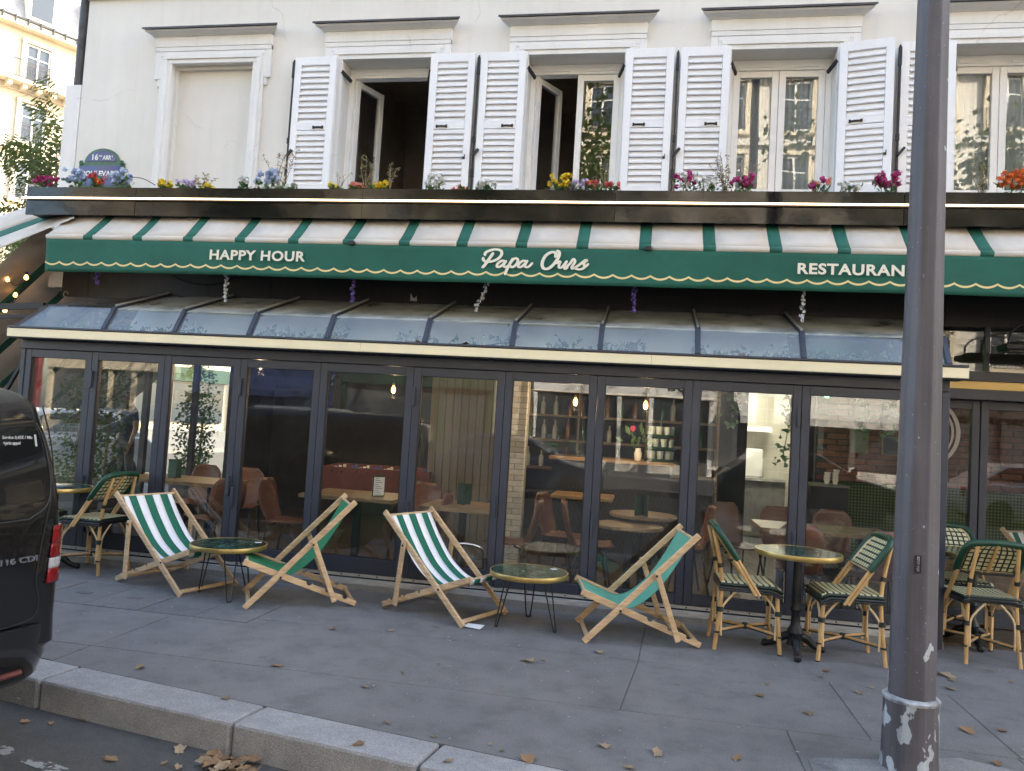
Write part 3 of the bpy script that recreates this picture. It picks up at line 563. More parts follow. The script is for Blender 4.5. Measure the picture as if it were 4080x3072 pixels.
strokes = [
 ([(520, 188), (488, 232), (448, 290), (415, 335), (388, 362)], 15), ([(418, 208), (425, 180), (468, 156), (540, 138), (608, 148), (630, 182), (612, 228), (560, 268), (490, 292), (430, 292), (398, 270), (396, 248)], 14),
 ([(672, 290), (640, 280), (600, 298), (572, 330), (572, 356), (600, 358), (640, 332), (672, 296)], 13), ([(684, 284), (662, 318), (654, 346), (672, 360), (704, 348), (736, 318)], 12),
 ([(768, 258), (735, 312), (704, 370), (682, 418), (672, 448)], 14), ([(738, 310), (770, 268), (806, 250), (832, 268), (824, 308), (792, 346), (758, 362), (738, 348)], 13),
 ([(830, 300), (850, 306)], 9),
 ([(940, 288), (908, 280), (868, 298), (840, 330), (840, 358), (868, 360), (908, 332), (940, 294)], 13), ([(952, 282), (930, 318), (922, 348), (942, 364), (976, 350), (1014, 312)], 12),
 ([(1304, 228), (1312, 196), (1284, 172), (1236, 180), (1180, 220), (1146, 282), (1138, 340), (1160, 378), (1206, 382), (1262, 346), (1318, 280), (1352, 214), (1352, 172), (1330, 158)], 15),
 ([(1322, 312), (1350, 290), (1366, 296), (1350, 336), (1352, 366), (1378, 366), (1412, 334), (1440, 296)], 12), ([(1448, 288), (1426, 328), (1416, 364), (1428, 384), (1458, 362)], 12),
 ([(1450, 352), (1492, 312), (1528, 262), (1546, 268), (1552, 290), (1534, 326), (1512, 358), (1514, 380), (1540, 372)], 12),
 ([(1545, 372), (1590, 344), (1640, 306), (1684, 274), (1700, 278), (1672, 300), (1664, 326), (1672, 352), (1652, 378), (1604, 390), (1562, 380), (1556, 364)], 13), ([(1640, 384), (1684, 356), (1718, 322)], 11)]
b = LB()
for si, (pts, w) in enumerate(strokes):
    P = [PY(1800 + px_ / 3.16, 950 + py_ / 3.16, ly - 0.0004 * si) for px_, py_ in pts]; P = spline(P, 5); hw = w / 3.16 / FPX * 6.35 * 1.30; n = len(P); vs = []; fs = []
    for i, p in enumerate(P):
        t = (P[min(n - 1, i + 1)] - P[max(0, i - 1)]).normalized(); nn = Vector((-t.z, 0, t.x)); k = hw * (0.78 + 0.3 * abs(t.z)); vs += [p + nn * k, p - nn * k]
    fs = [(2 * i, 2 * i + 1, 2 * i + 3, 2 * i + 2) for i in range(n - 1)]; b.add(vs, fs)
    for e_, q in ((0, P[0]), (1, P[-1])):
        b.add([q + Vector((0, -0.0002, 0))] + [q + Vector((hw * 0.86 * math.cos(a * math.pi / 6), -0.0002, hw * 0.86 * math.sin(a * math.pi / 6))) for a in range(12)], [(0, i + 1, (i + 1) % 12 + 1) for i in range(12)])
b.build('script_lettering', 'print', aw, fix=False)
b = LB(); b.box(AX0, AX1, YW - 0.36, YW - 0.06, 3.10, 3.27); b.build('cassette', 'iron', aw, bevel=0.02)
b = LB(); b.tube([(AX0, AY + 0.018, 3.03), (AX1, AY + 0.018, 3.03)], 0.024, 8); b.build('front_bar', 'iron', aw)
for x in (-2.62, -0.05, 4.5):
    b = LB(); b.box(x - 0.025, x + 0.025, AY - 0.025, AY + 0.02, 3.000, 3.035); b.build('bar_clip', 'iron', aw, bevel=0.004)
for x in (-4.6, -1.2, 2.6, 5.6):
    b = LB(); b.tube([(x, YW - 0.2, 3.15), (x + 0.7, 6.75, 3.06)], 0.022, 8); b.tube([(x + 0.7, 6.75, 3.06), (x + 0.1, AY + 0.03, 3.02)], 0.02, 8); b.build('folding_arm', 'iron', aw)

# dark shop fascia under the awning, part of the building
LB.org = bl
b = LB(); b.box(BX0, BX1, YW - 0.03, YW - 0.002, 2.60, 3.30); b.build('shop_fascia', 'fascia_dark', bld)
for x in (-5.95, -3.85, -1.75, 0.4, 2.55, 4.7):
    b = LB(); b.box(x - 0.004, x + 0.004, YW - 0.034, YW - 0.03, 2.62, 3.28); b.build('fascia_joint', 'iron', bld)
# cable sagging on the fascia and a steel ring at its end
cab = LB; b = MB(); p = [(-5.1 + 1.0 * t, YW - 0.045, 2.93 - 0.16 * 4 * t * (1 - t)) for t in [i / 14 for i in range(15)]]
b.tube(p, 0.006, 6); tag(b.build('cable', 'iron', smooth=True), 'black cable sagging on the dark fascia behind the valance', 'cable')

# hanging flower garlands
M['violet'] = mat('violet_petal', (0.20, 0.11, 0.42), 0.7, var=0.3, trans=0.2); M['whitepetal'] = mat('white_petal', (0.72, 0.72, 0.76), 0.7, var=0.05, trans=0.2)
def petals(b, c, r, n, rg, mi=0):
    for k in range(n):
        d = Vector((rg.gauss(0, 1), rg.gauss(0, 1), rg.gauss(0, 1))).normalized(); u = d.orthogonal().normalized(); v = d.cross(u); s_ = r * rg.uniform(0.6, 1.1); q = Vector(c) + d * r * rg.uniform(0.2, 0.8)
        b.add([q - u * s_ * 0.5, q + v * s_ * 0.45 + d * s_ * 0.2, q + u * s_ * 0.5 + d * s_ * 0.1, q - v * s_ * 0.45], [(0, 1, 2, 3)], mi)
for x, y0, y1, dx, kind in ((388, 1078, 1135, 0, 'v'), (900, 1095, 1200, 0, 'w'), (1406, 1110, 1205, 0, 'v'), (1952, 1128, 1236, -60, 'w'), (2528, 1140, 1240, 0, 'v'), (3198, 1160, 1280, 0, 'w')):
    a = PY(x, y0, 6.46); c = PY(x + dx, y1, 6.46 if not dx else 6.55); a.z += 0.05
    g = thing('flower_garland', {'v': 'violet', 'w': 'white'}[kind] + ' artificial flower strand hanging under the green valance ' + {388: 'above the hipped roof end', 900: 'below HAPPY HOUR', 1406: 'between HAPPY HOUR and the script lettering', 1952: 'pulled sideways below the script lettering', 2528: 'between the script lettering and RESTAURANT', 3198: 'below RESTAURANT'}[x], 'garland', a, group='hanging flower strands')
    b = MB(); b.tube([(0, 0, 0.03), (c - a) * 0.5, c - a], 0.003, 5); b.build('string', 'leafg', g)
    b = MB(); rg = random.Random(x); n = 9
    for i in range(n): petals(b, (c - a) * ((i + 0.7) / n) + Vector((rg.uniform(-.012, .012), rg.uniform(-.012, .012), 0)), 0.027, 9, rg)
    b.build('blossom', 'violet' if kind == 'v' else 'whitepetal', g, fix=False)

# ------------------------------------------------------------------ awnings on the side street, at the left end
sa = thing('side_awning', 'cream awning with green stripes spread over the side street at the building corner', 'awning', (-6.1, 6.45, 3.25)); LB.org = Vector((-6.1, 6.45, 3.25))
A = PY(330, 848, 6.62); Bp = PY(165, 838, 6.62)
D = Vector((-1, 0, -0.39))
def flap(u, v): return Vector((-5.52, 6.48, 3.245)) + D * (2.8 * u) + Vector((-0.36, 0.32, 0.26)) * v * (1 + 0.9 * u) + Vector((0, 0, -0.03 * math.sin(math.pi * v)))
for v0, v1, k in ((0, 0.56, 'fab_white'), (0.56, 0.78, 'fab_green'), (0.78, 1.3, 'fab_white')):
    b = LB(); b.grid(lambda u, v: flap(u, v0 + (v1 - v0) * v), 10, 4); b.build('canopy_stripe', k, sa, smooth=True, solid=0.003)
E2 = Vector((-1, 0.0, -0.80)); i = 0; y = 6.62
while y < 10.6:
    w = 0.42 if i % 2 == 0 else 0.12; b = LB(); b.grid(lambda u, v: Vector((-6.0, y + w * v, 3.20)) + E2 * (2.3 * u) + Vector((0, 0.25 * u, 0)), 6, 2); b.build('canopy_stripe', 'fab_green' if i % 2 else 'fab_white', sa, smooth=True, solid=0.003); y += w; i += 1
for y in (6.75, 8.4, 10.2):
    b = LB(); b.bar((-6.0, y, 2.42), (-8.25, y, 2.30), 0.04, 0.06); b.bar((-6.0, y + 0.02, 2.32), (-8.25, y + 0.02, 2.20), 0.035, 0.035); b.build('support_arm', 'iron', sa)
b = LB(); b.bar((-6.3, 6.7, 1.55), (-5.95, 6.7, 2.2), 0.03, 0.03); b.build('brace', 'iron', sa)
strg = thing('string_lights', 'string of warm bulbs looped under the side awning', 'string lights', (-6.5, 6.9, 2.6))
so = Vector((-6.5, 6.9, 2.6)); pts = []
BUL = [PY(45 / 1.0 * 1, 1072, 6.9), PY(32, 1108, 6.9), PY(105, 1100, 6.9), PY(20, 1230, 6.9), PY(62, 1170, 7.1), PY(150, 1050, 7.2)]
b = MB()
for i in range(len(BUL) - 1):
    a, c = BUL[i], BUL[i + 1]; b.tube([a.lerp(c, t / 8) + Vector((0, 0, 0.03 - 0.12 * 4 * (t / 8) * (1 - t / 8))) - so for t in range(9)], 0.004, 5)
b.build('flex', 'iron', strg)
for p in BUL:
    b = MB(); q = p - so; b.lathe([(0.012, 0.045), (0.014, 0.02), (0.012, 0.015)], 8, q); h = b.build('socket', 'iron', strg)
    b = MB(); b.lathe([(0.008, 0.015), (0.02, -0.005), (0.023, -0.02), (0.016, -0.036), (0.003, -0.042)], 10, q); b.build('bulb', 'bulb', strg, smooth=True)
# ------------------------------------------------------------------ glazed veranda in front of the ground floor
DY = 6.45                                        # door plane
vo_ = Vector((-5.86, 6.40, 0))
ver = thing('glazed_veranda', 'dark framed glass veranda with folding doors, cream gutter and sloping glass roof', 'veranda', vo_); LB.org = vo_
MX = [-5.86, -5.145, -4.39, -3.63, -2.86, -2.0, -1.19, -0.41, 0.364, 1.213, 2.243]
VX0, VX1 = -5.90, 2.285
b = LB(); b.box(VX0 - 0.02, VX1 + 0.02, 6.405, 6.62, -0.01, 0.052); b.build('plinth', 'concrete', ver, bevel=0.004)
b = LB(); b.box(VX0, VX1, 6.412, 6.60, 0.052, 0.098); b.build('sill', 'alu', ver, bevel=0.003)
b = LB(); b.box(VX0, VX1, 6.435, 6.60, 0.098, 0.112); b.build('sill_gap', 'iron', ver)
b = LB(); b.box(VX0, VX1, 6.428, 6.455, 0.112, 0.138); tr = b.build('track', 'alu', ver, bevel=0.002)
SCR = MB().lathe([(0.007, 0), (0.007, 0.002), (0.0, 0.003)], 8).mesh('screw', 'iron')
for i in range(50):
    s_ = link('screw', SCR, tr); s_.rotation_euler = (R(90), 0, 0); s_.location = Vector((VX0 + 0.1 + i * 0.163, 6.4275, 0.125)) - vo_
# folding door leaves
for i in range(len(MX) - 1):
    x0, x1 = MX[i] + 0.002, MX[i + 1] - 0.002; st = 0.062; z0, z1 = 0.142, 1.955; bot = 0.135 if i < 6 else 0.085
    b = LB(); y0, y1 = DY - 0.032, DY + 0.032
    b.box(x0, x0 + st, y0, y1, z0, z1); b.box(x1 - st, x1, y0, y1, z0, z1)
    b.box(x0 + st, x1 - st, y0 + 0.002, y1 - 0.002, z0, z0 + bot); b.box(x0 + st, x1 - st, y0 + 0.002, y1 - 0.002, z1 - 0.075, z1)
    dr = b.build('folding_door', 'anthracite', ver, bevel=0.004)
    b = LB(); b.box(x0 + st - 0.006, x1 - st + 0.006, DY - 0.005, DY + 0.005, z0 + bot - 0.006, z1 - 0.070); b.build('pane', 'glass', dr)
    b = LB(); e = 0.008                                                       # glazing bead
    b.box(x0 + st, x0 + st + e, y0 + 0.008, y0 + 0.02, z0 + bot, z1 - 0.075); b.box(x1 - st - e, x1 - st, y0 + 0.008, y0 + 0.02, z0 + bot, z1 - 0.075); b.box(x0 + st + e, x1 - st - e, y0 + 0.008, y0 + 0.02, z0 + bot, z0 + bot + e); b.build('glazing_bead', 'iron', dr)
    if i in (1, 3, 5, 7, 8):
        for zz in ((1.62, 1.78), (0.62, 0.80)):
            b = LB(); xx = x0 + 0.012 if i % 2 else x1 - 0.02; b.box(xx - 0.011, xx + 0.011, y0 - 0.022, y0 + 0.002, *zz); b.build('hinge', 'anthracite', dr, bevel=0.004)
    if i in (2, 5):
        b = LB(); b.box(x1 - 0.036, x1 - 0.014, y0 - 0.035, y0 + 0.002, 0.72, 0.90); b.build('handle', 'anthracite', dr, bevel=0.006)
for x in MX[1:-1]: pass
for x in (VX0, MX[8] , VX1 - 0.06):
    b = LB(); b.box(x - 0.0, x + 0.06, DY + 0.034, DY + 0.12, 0.1, 1.96); b.build('post', 'anthracite', ver, bevel=0.004)
b = LB(); b.box(VX1 - 0.045, VX1 + 0.01, DY - 0.05, DY + 0.032, 0.0, 1.955); b.build('end_post', 'anthracite', ver, bevel=0.004)
b = LB(); b.box(VX0 - 0.005, VX0 + 0.04, DY - 0.04, DY + 0.032, 0.0, 1.955); b.build('end_post', 'anthracite', ver, bevel=0.004)
b = LB(); b.box(VX0, VX1 + 0.01, DY - 0.045, DY + 0.12, 1.958, 2.045); b.build('header', 'anthracite', ver, bevel=0.006)
# gutter: dark body with a cream face
GY = 6.28
b = LB(); b.box(-5.95, 2.375, GY + 0.006, DY + 0.04, 2.046, 2.155); b.build('gutter', 'anthracite', ver, bevel=0.006)
gx = [-5.955, -2.45, 0.02, 2.38]
for i in range(3):
    b = LB(); b.box(gx[i], gx[i + 1] - 0.002, GY - 0.004, GY + 0.005, 2.057, 2.134); b.build('gutter_face', 'cream', ver, bevel=0.002)
b = LB(); b.box(-5.95, 2.375, GY - 0.012, GY + 0.03, 2.140, 2.158); b.build('gutter_lip', 'anthracite', ver, bevel=0.003)
# roof: steep lower panes, shallow upper panes
E0 = Vector((0, 6.335, 2.155)); E1 = Vector((0, 6.47, 2.375)); E2r = Vector((0, YW - 0.03, 2.64))
RX = [-4.985, -4.26, -3.53, -2.79, -1.90, -1.14, -0.40, 0.385, 1.20, 2.255]
def at(x, p): return Vector((x, p.y, p.z))
for x in RX:
    b = LB(); b.bar(at(x, E0), at(x, E1), 0.042, 0.05, up=(0, -1, 0.6)); b.bar(at(x, E1) - Vector((0, 0.004, 0.004)), at(x, E2r), 0.042, 0.05); b.build('rafter', 'anthracite', ver, bevel=0.004)
    b = LB(); b.bar(at(x, E1) + Vector((0, 0, 0.034)), at(x, E2r) + Vector((0, 0, 0.034)), 0.016, 0.016); b.build('rafter_cap', 'alu', ver)
def pane4(a, b_, c, d, name, m_):
    n = (b_ - a).cross(d - a).normalized() * 0.005; q = LB(); q.prism([a - n, b_ - n, c - n, d - n], n * 2); return q.build(name, m_, ver)
for i in range(len(RX) - 1):
    xa, xb = RX[i] + 0.022, RX[i + 1] - 0.022
    pane4(at(xa, E0), at(xb, E0), at(xb, E1), at(xa, E1), 'lower_roof_pane', 'roofglass'); pane4(at(xa, E1), at(xb, E1), at(xb, E2r), at(xa, E2r), 'upper_roof_pane', 'roofglass_up')
h0 = Vector((-5.93, 6.335, 2.155)); h1 = Vector((-5.72, 6.47, 2.375)); h2 = at(-5.02, E2r); hl = Vector((-5.93, YW - 0.05, 2.155))
pane4(h0, at(-5.007, E0), at(-5.007, E1), h1, 'lower_roof_pane', 'roofglass')
q = LB(); q.prism([h1, at(-5.007, E1), at(-5.007, E2r)], (0, 0.002, 0.006)); q.build('upper_roof_pane', 'roofglass', ver)
q = LB(); q.prism([h0, h1, h2, hl], (0.005, 0, 0.006)); q.build('hip_pane', 'roofglass', ver)
b = LB(); b.bar(h0, h1, 0.03, 0.035); b.bar(h1, h2, 0.03, 0.035); b.build('hip_rafter', 'anthracite', ver, bevel=0.003)
# right gable and side glazing
q = LB(); q.prism([(2.26, 6.34, 2.156), (2.26, YW - 0.04, 2.156), (2.26, YW - 0.04, 2.60), (2.26, 6.47, 2.37)], (0.012, 0, 0)); q.build('gable_panel', 'anthracite', ver)
for y0, y1 in ((6.58, 6.62), (7.2, 7.27)):
    b = LB(); b.box(2.235, 2.285, y0, y1, 0.0, 2.046); b.build('side_post', 'anthracite', ver, bevel=0.004)
b = LB(); b.box(2.25, 2.262, 6.62, 7.2, 0.12, 2.04); b.build('side_pane', 'glass', ver)
b = LB(); b.box(2.24, 2.28, 6.62, 7.2, 0.0, 0.12); b.build('side_rail', 'anthracite', ver)
b = LB(); b.box(-5.88, -5.868, 6.62, 7.25, 0.12, 2.04); b.build('side_pane', 'glass', ver)
for z in (0.42, 0.75, 1.08, 1.42, 1.72):
    b = LB(); b.lathe([(0.012, 0), (0.012, 0.012), (0.006, 0.016)], 8, mx=Matrix.Translation((2.297, 6.52, z)) @ Matrix.Rotation(R(90), 4, 'Y')); b.build('bolt_head', 'alu', ver)
for p, nm in ((PY(655, 1318, 6.30), 0), (PY(1345, 1342, 6.30), 1), (PY(1660, 1370, 6.30), 2), (PY(2850, 1395, 6.3), 3), (PY(2960, 1402, 6.3), 4)): pass

# ------------------------------------------------------------------ recessed entrance front at the right of the veranda
LB.org = bl
b = LB(); b.box(2.50, 6.5, YW - 0.12, YW - 0.035, 2.048, 2.118); b.build('entrance_strip', 'yellow', bld, bevel=0.004)
b = LB(); b.box(2.30, 6.5, YW - 0.14, YW + 0.1, 1.96, 2.046); b.box(2.30, 6.5, YW - 0.14, YW + 0.1, 2.12, 2.20); b.build('entrance_header', 'anthracite', bld)
for xa, xb in ((2.30, 2.85), (2.86, 3.75), (3.76, 4.65), (4.66, 5.5)):
    b = LB()
    for u0, u1 in ((xa, xa + 0.06), (xb - 0.06, xb)): b.box(u0, u1, YW - 0.03, YW + 0.03, 0.02, 1.955)
    b.box(xa + 0.06, xb - 0.06, YW - 0.028, YW + 0.028, 0.02, 0.16); b.box(xa + 0.06, xb - 0.06, YW - 0.028, YW + 0.028, 1.88, 1.955); d_ = b.build('entrance_door', 'anthracite', bld, bevel=0.004)
    b = LB(); b.box(xa + 0.055, xb - 0.055, YW - 0.005, YW + 0.005, 0.15, 1.885); b.build('pane', 'glass', d_)
# upper light above the entrance
b = LB(); b.box(2.30, 6.5, YW - 0.005, YW + 0.005, 2.20, 2.60); b.build('fanlight_pane', 'glass', bld)
for x in (2.9, 3.55, 4.2):
    b = LB(); b.box(x - 0.02, x + 0.02, YW - 0.02, YW + 0.02, 2.20, 2.60); b.build('fanlight_bar', 'anthracite', bld)
# brush-drawn ring logo on the entrance glass
M['logo'] = mat('etched_logo', (0.34, 0.30, 0.26), 0.8)
b = LB(); cx, cz, rr = 2.38, 1.66, 0.31
for r0, wd, a0, a1 in ((rr, 0.016, -75, 75), (rr - 0.045, 0.010, -50, 70), (0.14, 0.016, -60, 10)):
    n = 24; vs = []
    for i in range(n + 1):
        a = R(a0 + (a1 - a0) * i / n); w = wd * (0.5 + 0.6 * math.sin(math.pi * i / n)); vs += [(cx + (r0 - w) * math.cos(a), YW - 0.0075, cz + (r0 - w) * math.sin(a)), (cx + (r0 + w) * math.cos(a), YW - 0.0075, cz + (r0 + w) * math.sin(a))]
    b.add(vs, [(2 * i, 2 * i + 1, 2 * i + 3, 2 * i + 2) for i in range(n)])
b.build('ring_logo', 'logo', bld, fix=False)
# infrared heater over the entrance
ht = thing('patio_heater', 'black infrared heater with curved bracket hung over the entrance', 'heater', (3.05, 6.85, 2.35))
b = MB(); b.box(-0.22, 0.4, -0.10, 0.10, 0.0, 0.05); b.box(-0.16, 0.34, -0.06, 0.06, 0.05, 0.075); b.build('hood', 'iron', ht, bevel=0.02)
b = MB(); b.box(-0.18, 0.36, -0.07, 0.07, -0.012, 0.0); b.build('lamp_grille', 'zinc', ht)
b = MB(); b.tube(spline([(-0.16, 0, 0.05), (-0.15, 0.0, 0.14), (-0.08, 0.02, 0.21), (0.05, 0.05, 0.23), (0.3, 0.1, 0.22)]), 0.008, 6); b.tube([(-0.02, 0, 0.07), (-0.02, 0.03, 0.22)], 0.012, 8); b.build('bracket', 'iron', ht, smooth=True)
b = MB(); b.tube([(0.0, 0.05, 0.23), (0.12, 0.2, 0.25), (0.12, 0.42, 0.27)], 0.014, 8); b.build('wall_arm', 'iron', ht)

# ------------------------------------------------------------------ inside: floor, walls, ceiling
IX0, IX1, IY1 = -5.88, 7.0, 11.6
b = MB(); b.box(IX0, IX1, 6.6, IY1, -0.02, 0.012); struct(b.build('interior_floor', 'wood_floor'))
b = MB(); b.box(IX0, IX1, YW + 0.02, IY1, 2.45, 2.50); struct(b.build('interior_ceiling', 'dark_wall'))
b = MB(); b.box(IX0, -1.9, 11.3, 11.4, 0, 2.45); b.box(-1.9, 1.42, 11.3, 11.4, 0, 2.45); b.box(2.10, IX1, 11.3, 11.4, 0, 2.45); b.box(IX1 - 0.1, IX1, YW + 0.35, 11.3, 0, 2.45); b.box(IX0, IX0 + 0.1, 10.2, 11.3, 0, 2.45); b.box(1.42, 2.10, 11.3, 11.4, 2.28, 2.45)
struct(b.build('interior_wall', 'dark_wall'))
# glazed side towards the side street
b = MB(); b.box(IX0, IX0 + 0.012, 7.35, 10.2, 0.3, 2.4); o = b.build('side_window', 'glass'); tag(o, 'large side window of the dining room facing the side street', 'window')
b = MB()
for y in (7.30, 8.3, 9.3, 10.2): b.box(IX0 - 0.03, IX0 + 0.04, y - 0.03, y + 0.03, 0, 2.45)
b.box(IX0 - 0.028, IX0 + 0.038, 7.33, 10.17, 0, 0.3); b.build('window_frame', 'anthracite', o)
# veranda blind: pale ceiling sheet seen through the lower roof panes
b = MB(); b.add([(-5.0, 6.62, 2.10), (1.15, 6.62, 2.10), (1.15, 6.84, 2.44), (-5.0, 6.84, 2.44)], [(0, 1, 2, 3)]); o = b.build('roller_blind', 'ceil', solid=0.004); tag(o, 'pale blue sun blind stretched under the veranda glass roof', 'blind')
# grey plank partition
pk = thing('plank_partition', 'grey vertical plank partition behind the folding doors', 'partition', (-2.25, 8.35, 0.012))
for i in range(9):
    b = MB(); b.box(-0.13 + i * 0.088, -0.13 + i * 0.088 + 0.083, 0, 0.02 + 0.003 * (i % 2), 0, 2.4); b.build('plank', 'grey_plank', pk, bevel=0.003)
b = MB(); b.box(-0.14, 0.67, 0.024, 0.10, 0, 2.42); b.build('backing', 'iron', pk)
# pillar of whitewashed bricks
pl = thing('brick_pillar', 'whitewashed brick pillar beside the grey plank partition', 'pillar', (-1.42, 8.25, 0.012))
BR = MB().box(-0.098, 0.098, -0.05, 0.05, -0.027, 0.027).mesh('brick', 'wbrick'); BR2 = MB().box(-0.047, 0.047, -0.05, 0.05, -0.027, 0.027).mesh('brick', 'wbrick')
b = MB(); b.box(-0.145, 0.145, -0.04, 0.2, 0, 2.42); b.build('mortar_core', 'concrete', pl)
for r_ in range(40):
    z = 0.03 + r_ * 0.06
    for me_, x in (((BR, -0.05), (BR2, 0.103)) if r_ % 2 else ((BR, 0.05), (BR2, -0.103))):
        o = link('brick', me_, pl); o.location = (x, rng.uniform(-.004, .004), z)
# red brick wall at the right of the dining room
bw = thing('brick_wall', 'exposed red brick wall hung with picture frames in the dining room', 'wall', (2.0, 9.62, 0.012))
b = MB(); b.box(0, 4.6, 0.01, 0.12, 0, 2.43); b.build('mortar', 'dark_wall', bw)
RB = MB().box(-0.105, 0.105, -0.012, 0.03, -0.03, 0.03).mesh('brick', 'brick')
for r_ in range(15):
    for k in range(17):
        x = 0.12 + k * 0.222 + (0.11 if r_ % 2 else 0)
        if x < 3.9: o = link('brick', RB, bw); o.location = (x, rng.uniform(-.006, .004), 1.10 + 0.07 * r_ - 0.07 * 0)
for nm, x, z, w, h, lab in (('picture_frame', 2.47, 1.92, 0.15, 0.20, 'small picture with a green mount, upper left on the brick wall'), ('picture_frame', 2.78, 1.88, 0.17, 0.28, 'tall dark picture in a thin wood frame on the brick wall'), ('picture_frame', 2.47, 1.55, 0.20, 0.26, 'grey landscape picture in a thin wood frame on the brick wall'), ('picture_frame', 2.82, 1.52, 0.20, 0.22, 'small dark picture low on the brick wall near the corner')):
    t = thing(nm, lab, 'picture', (x, 9.60, z), group='pictures on the brick wall')
    b = MB()
    for q in ((-w / 2, w / 2, h / 2 - 0.012, h / 2), (-w / 2, w / 2, -h / 2, -h / 2 + 0.012), (-w / 2, -w / 2 + 0.012, -h / 2 + 0.012, h / 2 - 0.012), (w / 2 - 0.012, w / 2, -h / 2 + 0.012, h / 2 - 0.012)): b.box(q[0], q[1], -0.02, 0.0, q[2], q[3])
    b.build('frame', 'wood_top', t); b = MB(); b.box(-w / 2 + 0.012, w / 2 - 0.012, -0.008, 0, -h / 2 + 0.012, h / 2 - 0.012); b.build('print', {0: 'menu', 1: 'iron', 2: 'concrete', 3: 'iron'}[int(x * 10 + z) % 4], t)
# plaid banquette
M['plaid'] = mat('green_plaid', (0.05, 0.075, 0.025), 0.9)
n_ = M['plaid'].node_tree.nodes; l_ = M['plaid'].node_tree.links; tc_ = n_.new('ShaderNodeTexCoord'); src_ = None
for ax, sc in (('X', 9.0), ('Z', 9.0)):
    w_ = n_.new('ShaderNodeTexWave'); w_.bands_direction = ax; w_.inputs['Scale'].default_value = sc; l_.new(tc_.outputs['Object'], w_.inputs[0])
    r_ = n_.new('ShaderNodeValToRGB'); r_.color_ramp.elements[0].position = 0.45; r_.color_ramp.elements[0].color = (0.35, 0.35, 0.3, 1); r_.color_ramp.elements[1].position = 0.55; r_.color_ramp.elements[1].color = (1, 1, 1, 1); l_.new(w_.outputs[0], r_.inputs[0])
    if src_ is None: src_ = r_.outputs[0]
    else:
        x_ = n_.new('ShaderNodeMix'); x_.data_type = 'RGBA'; x_.blend_type = 'MULTIPLY'; x_.inputs[0].default_value = 1; l_.new(src_, x_.inputs[6]); l_.new(r_.outputs[0], x_.inputs[7]); y_ = n_.new('ShaderNodeMix'); y_.data_type = 'RGBA'; y_.blend_type = 'MULTIPLY'; y_.inputs[0].default_value = 1; y_.inputs[6].default_value = (0.12, 0.17, 0.05, 1); l_.new(x_.outputs[2], y_.inputs[7]); l_.new(y_.outputs[2], n_['Principled BSDF'].inputs['Base Color'])
bq = thing('banquette', 'green plaid upholstered banquette below the brick wall', 'bench', (2.25, 9.0, 0.012))
b = MB(); b.box(0, 3.0, 0.42, 0.60, 0.40, 1.06); b.build('backrest', 'plaid', bq, bevel=0.03)
b = MB(); b.box(0, 3.0, 0.0, 0.42, 0.34, 0.48); b.build('seat', 'plaid', bq, bevel=0.03)
b = MB(); b.box(0, 3.0, 0.05, 0.6, 0.0, 0.34); b.build('base', 'wood_top', bq)
# cabinet with cups
cbn = thing('service_cabinet', 'dark service cabinet beside the plaid banquette', 'cabinet', (1.83, 9.0, 0.012))
b = MB(); b.box(0, 0.40, 0, 0.4, 0, 1.02); b.build('body', 'iron', cbn, bevel=0.005); b = MB(); b.box(-0.01, 0.41, -0.01, 0.41, 1.02, 1.045); b.build('top', 'concrete', cbn)
CUP = MB().lathe([(0.022, 0), (0.036, 0.06), (0.033, 0.06), (0.02, 0.006), (0.0, 0.006)], 12)
cupm = CUP.mesh('cup', 'white', smooth=True)
for k, (dx, dz) in enumerate(((0.20, 0), (0.20, 0.035), (0.205, 0.07), (0.29, 0), (0.29, 0.035), (0.29, 0.07), (0.30, 0.105))):
    o = link('cup', cupm); o.location = (1.83 + dx, 9.15, 1.058 + dz); tag(o, 'white cup in the ' + ('shorter' if k < 3 else 'taller') + ' stack on the dark service cabinet', 'cup', 'cups stacked on the cabinet')
# kitchen hatch: lit tiled room behind
kt = thing('kitchen_alcove', 'lit tiled kitchen seen through the doorway behind the dining room', 'kitchen', (1.42, 11.35, 0.012))
b = MB(); b.box(-0.3, 1.4, 1.6, 1.7, 0, 2.3); b.box(-0.35, -0.3, 0.05, 1.7, 0, 2.3); b.box(1.4, 1.45, 0.05, 1.7, 0, 2.3); b.box(-0.35, 1.45, 0.05, 1.7, 2.3, 2.35); b.build('wall', 'white', kt)
TL = MB().box(-0.097, 0.097, -0.006, 0.0, -0.097, 0.097).mesh('tile', 'tile')
for i in range(8):
    for j in range(11):
        o = link('tile', TL, kt); o.location = (-0.2 + i * 0.2, 1.598, 0.1 + j * 0.2)
M['klamp'] = mat('kitchen_lamp', (1, 1, 1), 0.5, emit=(1.0, 0.95, 0.80), estr=9.0)
b = MB(); b.box(0.02, 0.6, 0.4, 0.6, 2.24, 2.29); b.build('ceiling_lamp', 'klamp', kt)
b = MB(); b.box(-0.3, 0.75, 1.1, 1.58, 0.86, 0.90); b.build('worktop', 'alu', kt); b = MB(); b.box(-0.28, 0.75, 1.15, 1.58, 0, 0.86); b.build('cupboard', 'concrete', kt)
b = MB(); b.box(0.12, 0.42, 1.25, 1.5, 0.90, 1.35); b.build('coffee_machine', 'white', kt, bevel=0.03); b = MB(); b.box(0.02, 0.52, 1.2, 1.55, 1.62, 1.70); b.build('shelf', 'white', kt)
sg = thing('oval_sign', 'small oval grey sign lettered C\'est moi hung by the kitchen doorway', 'sign', (2.03, 11.05, 1.83)); b = MB(); b.lathe([(0.15, 0), (0.15, 0.012), (0.0, 0.012)], 28, mx=Matrix.Rotation(R(90), 4, 'X') @ Matrix.Diagonal((1, 0.65, 1, 1))); b.build('plate', 'concrete', sg)
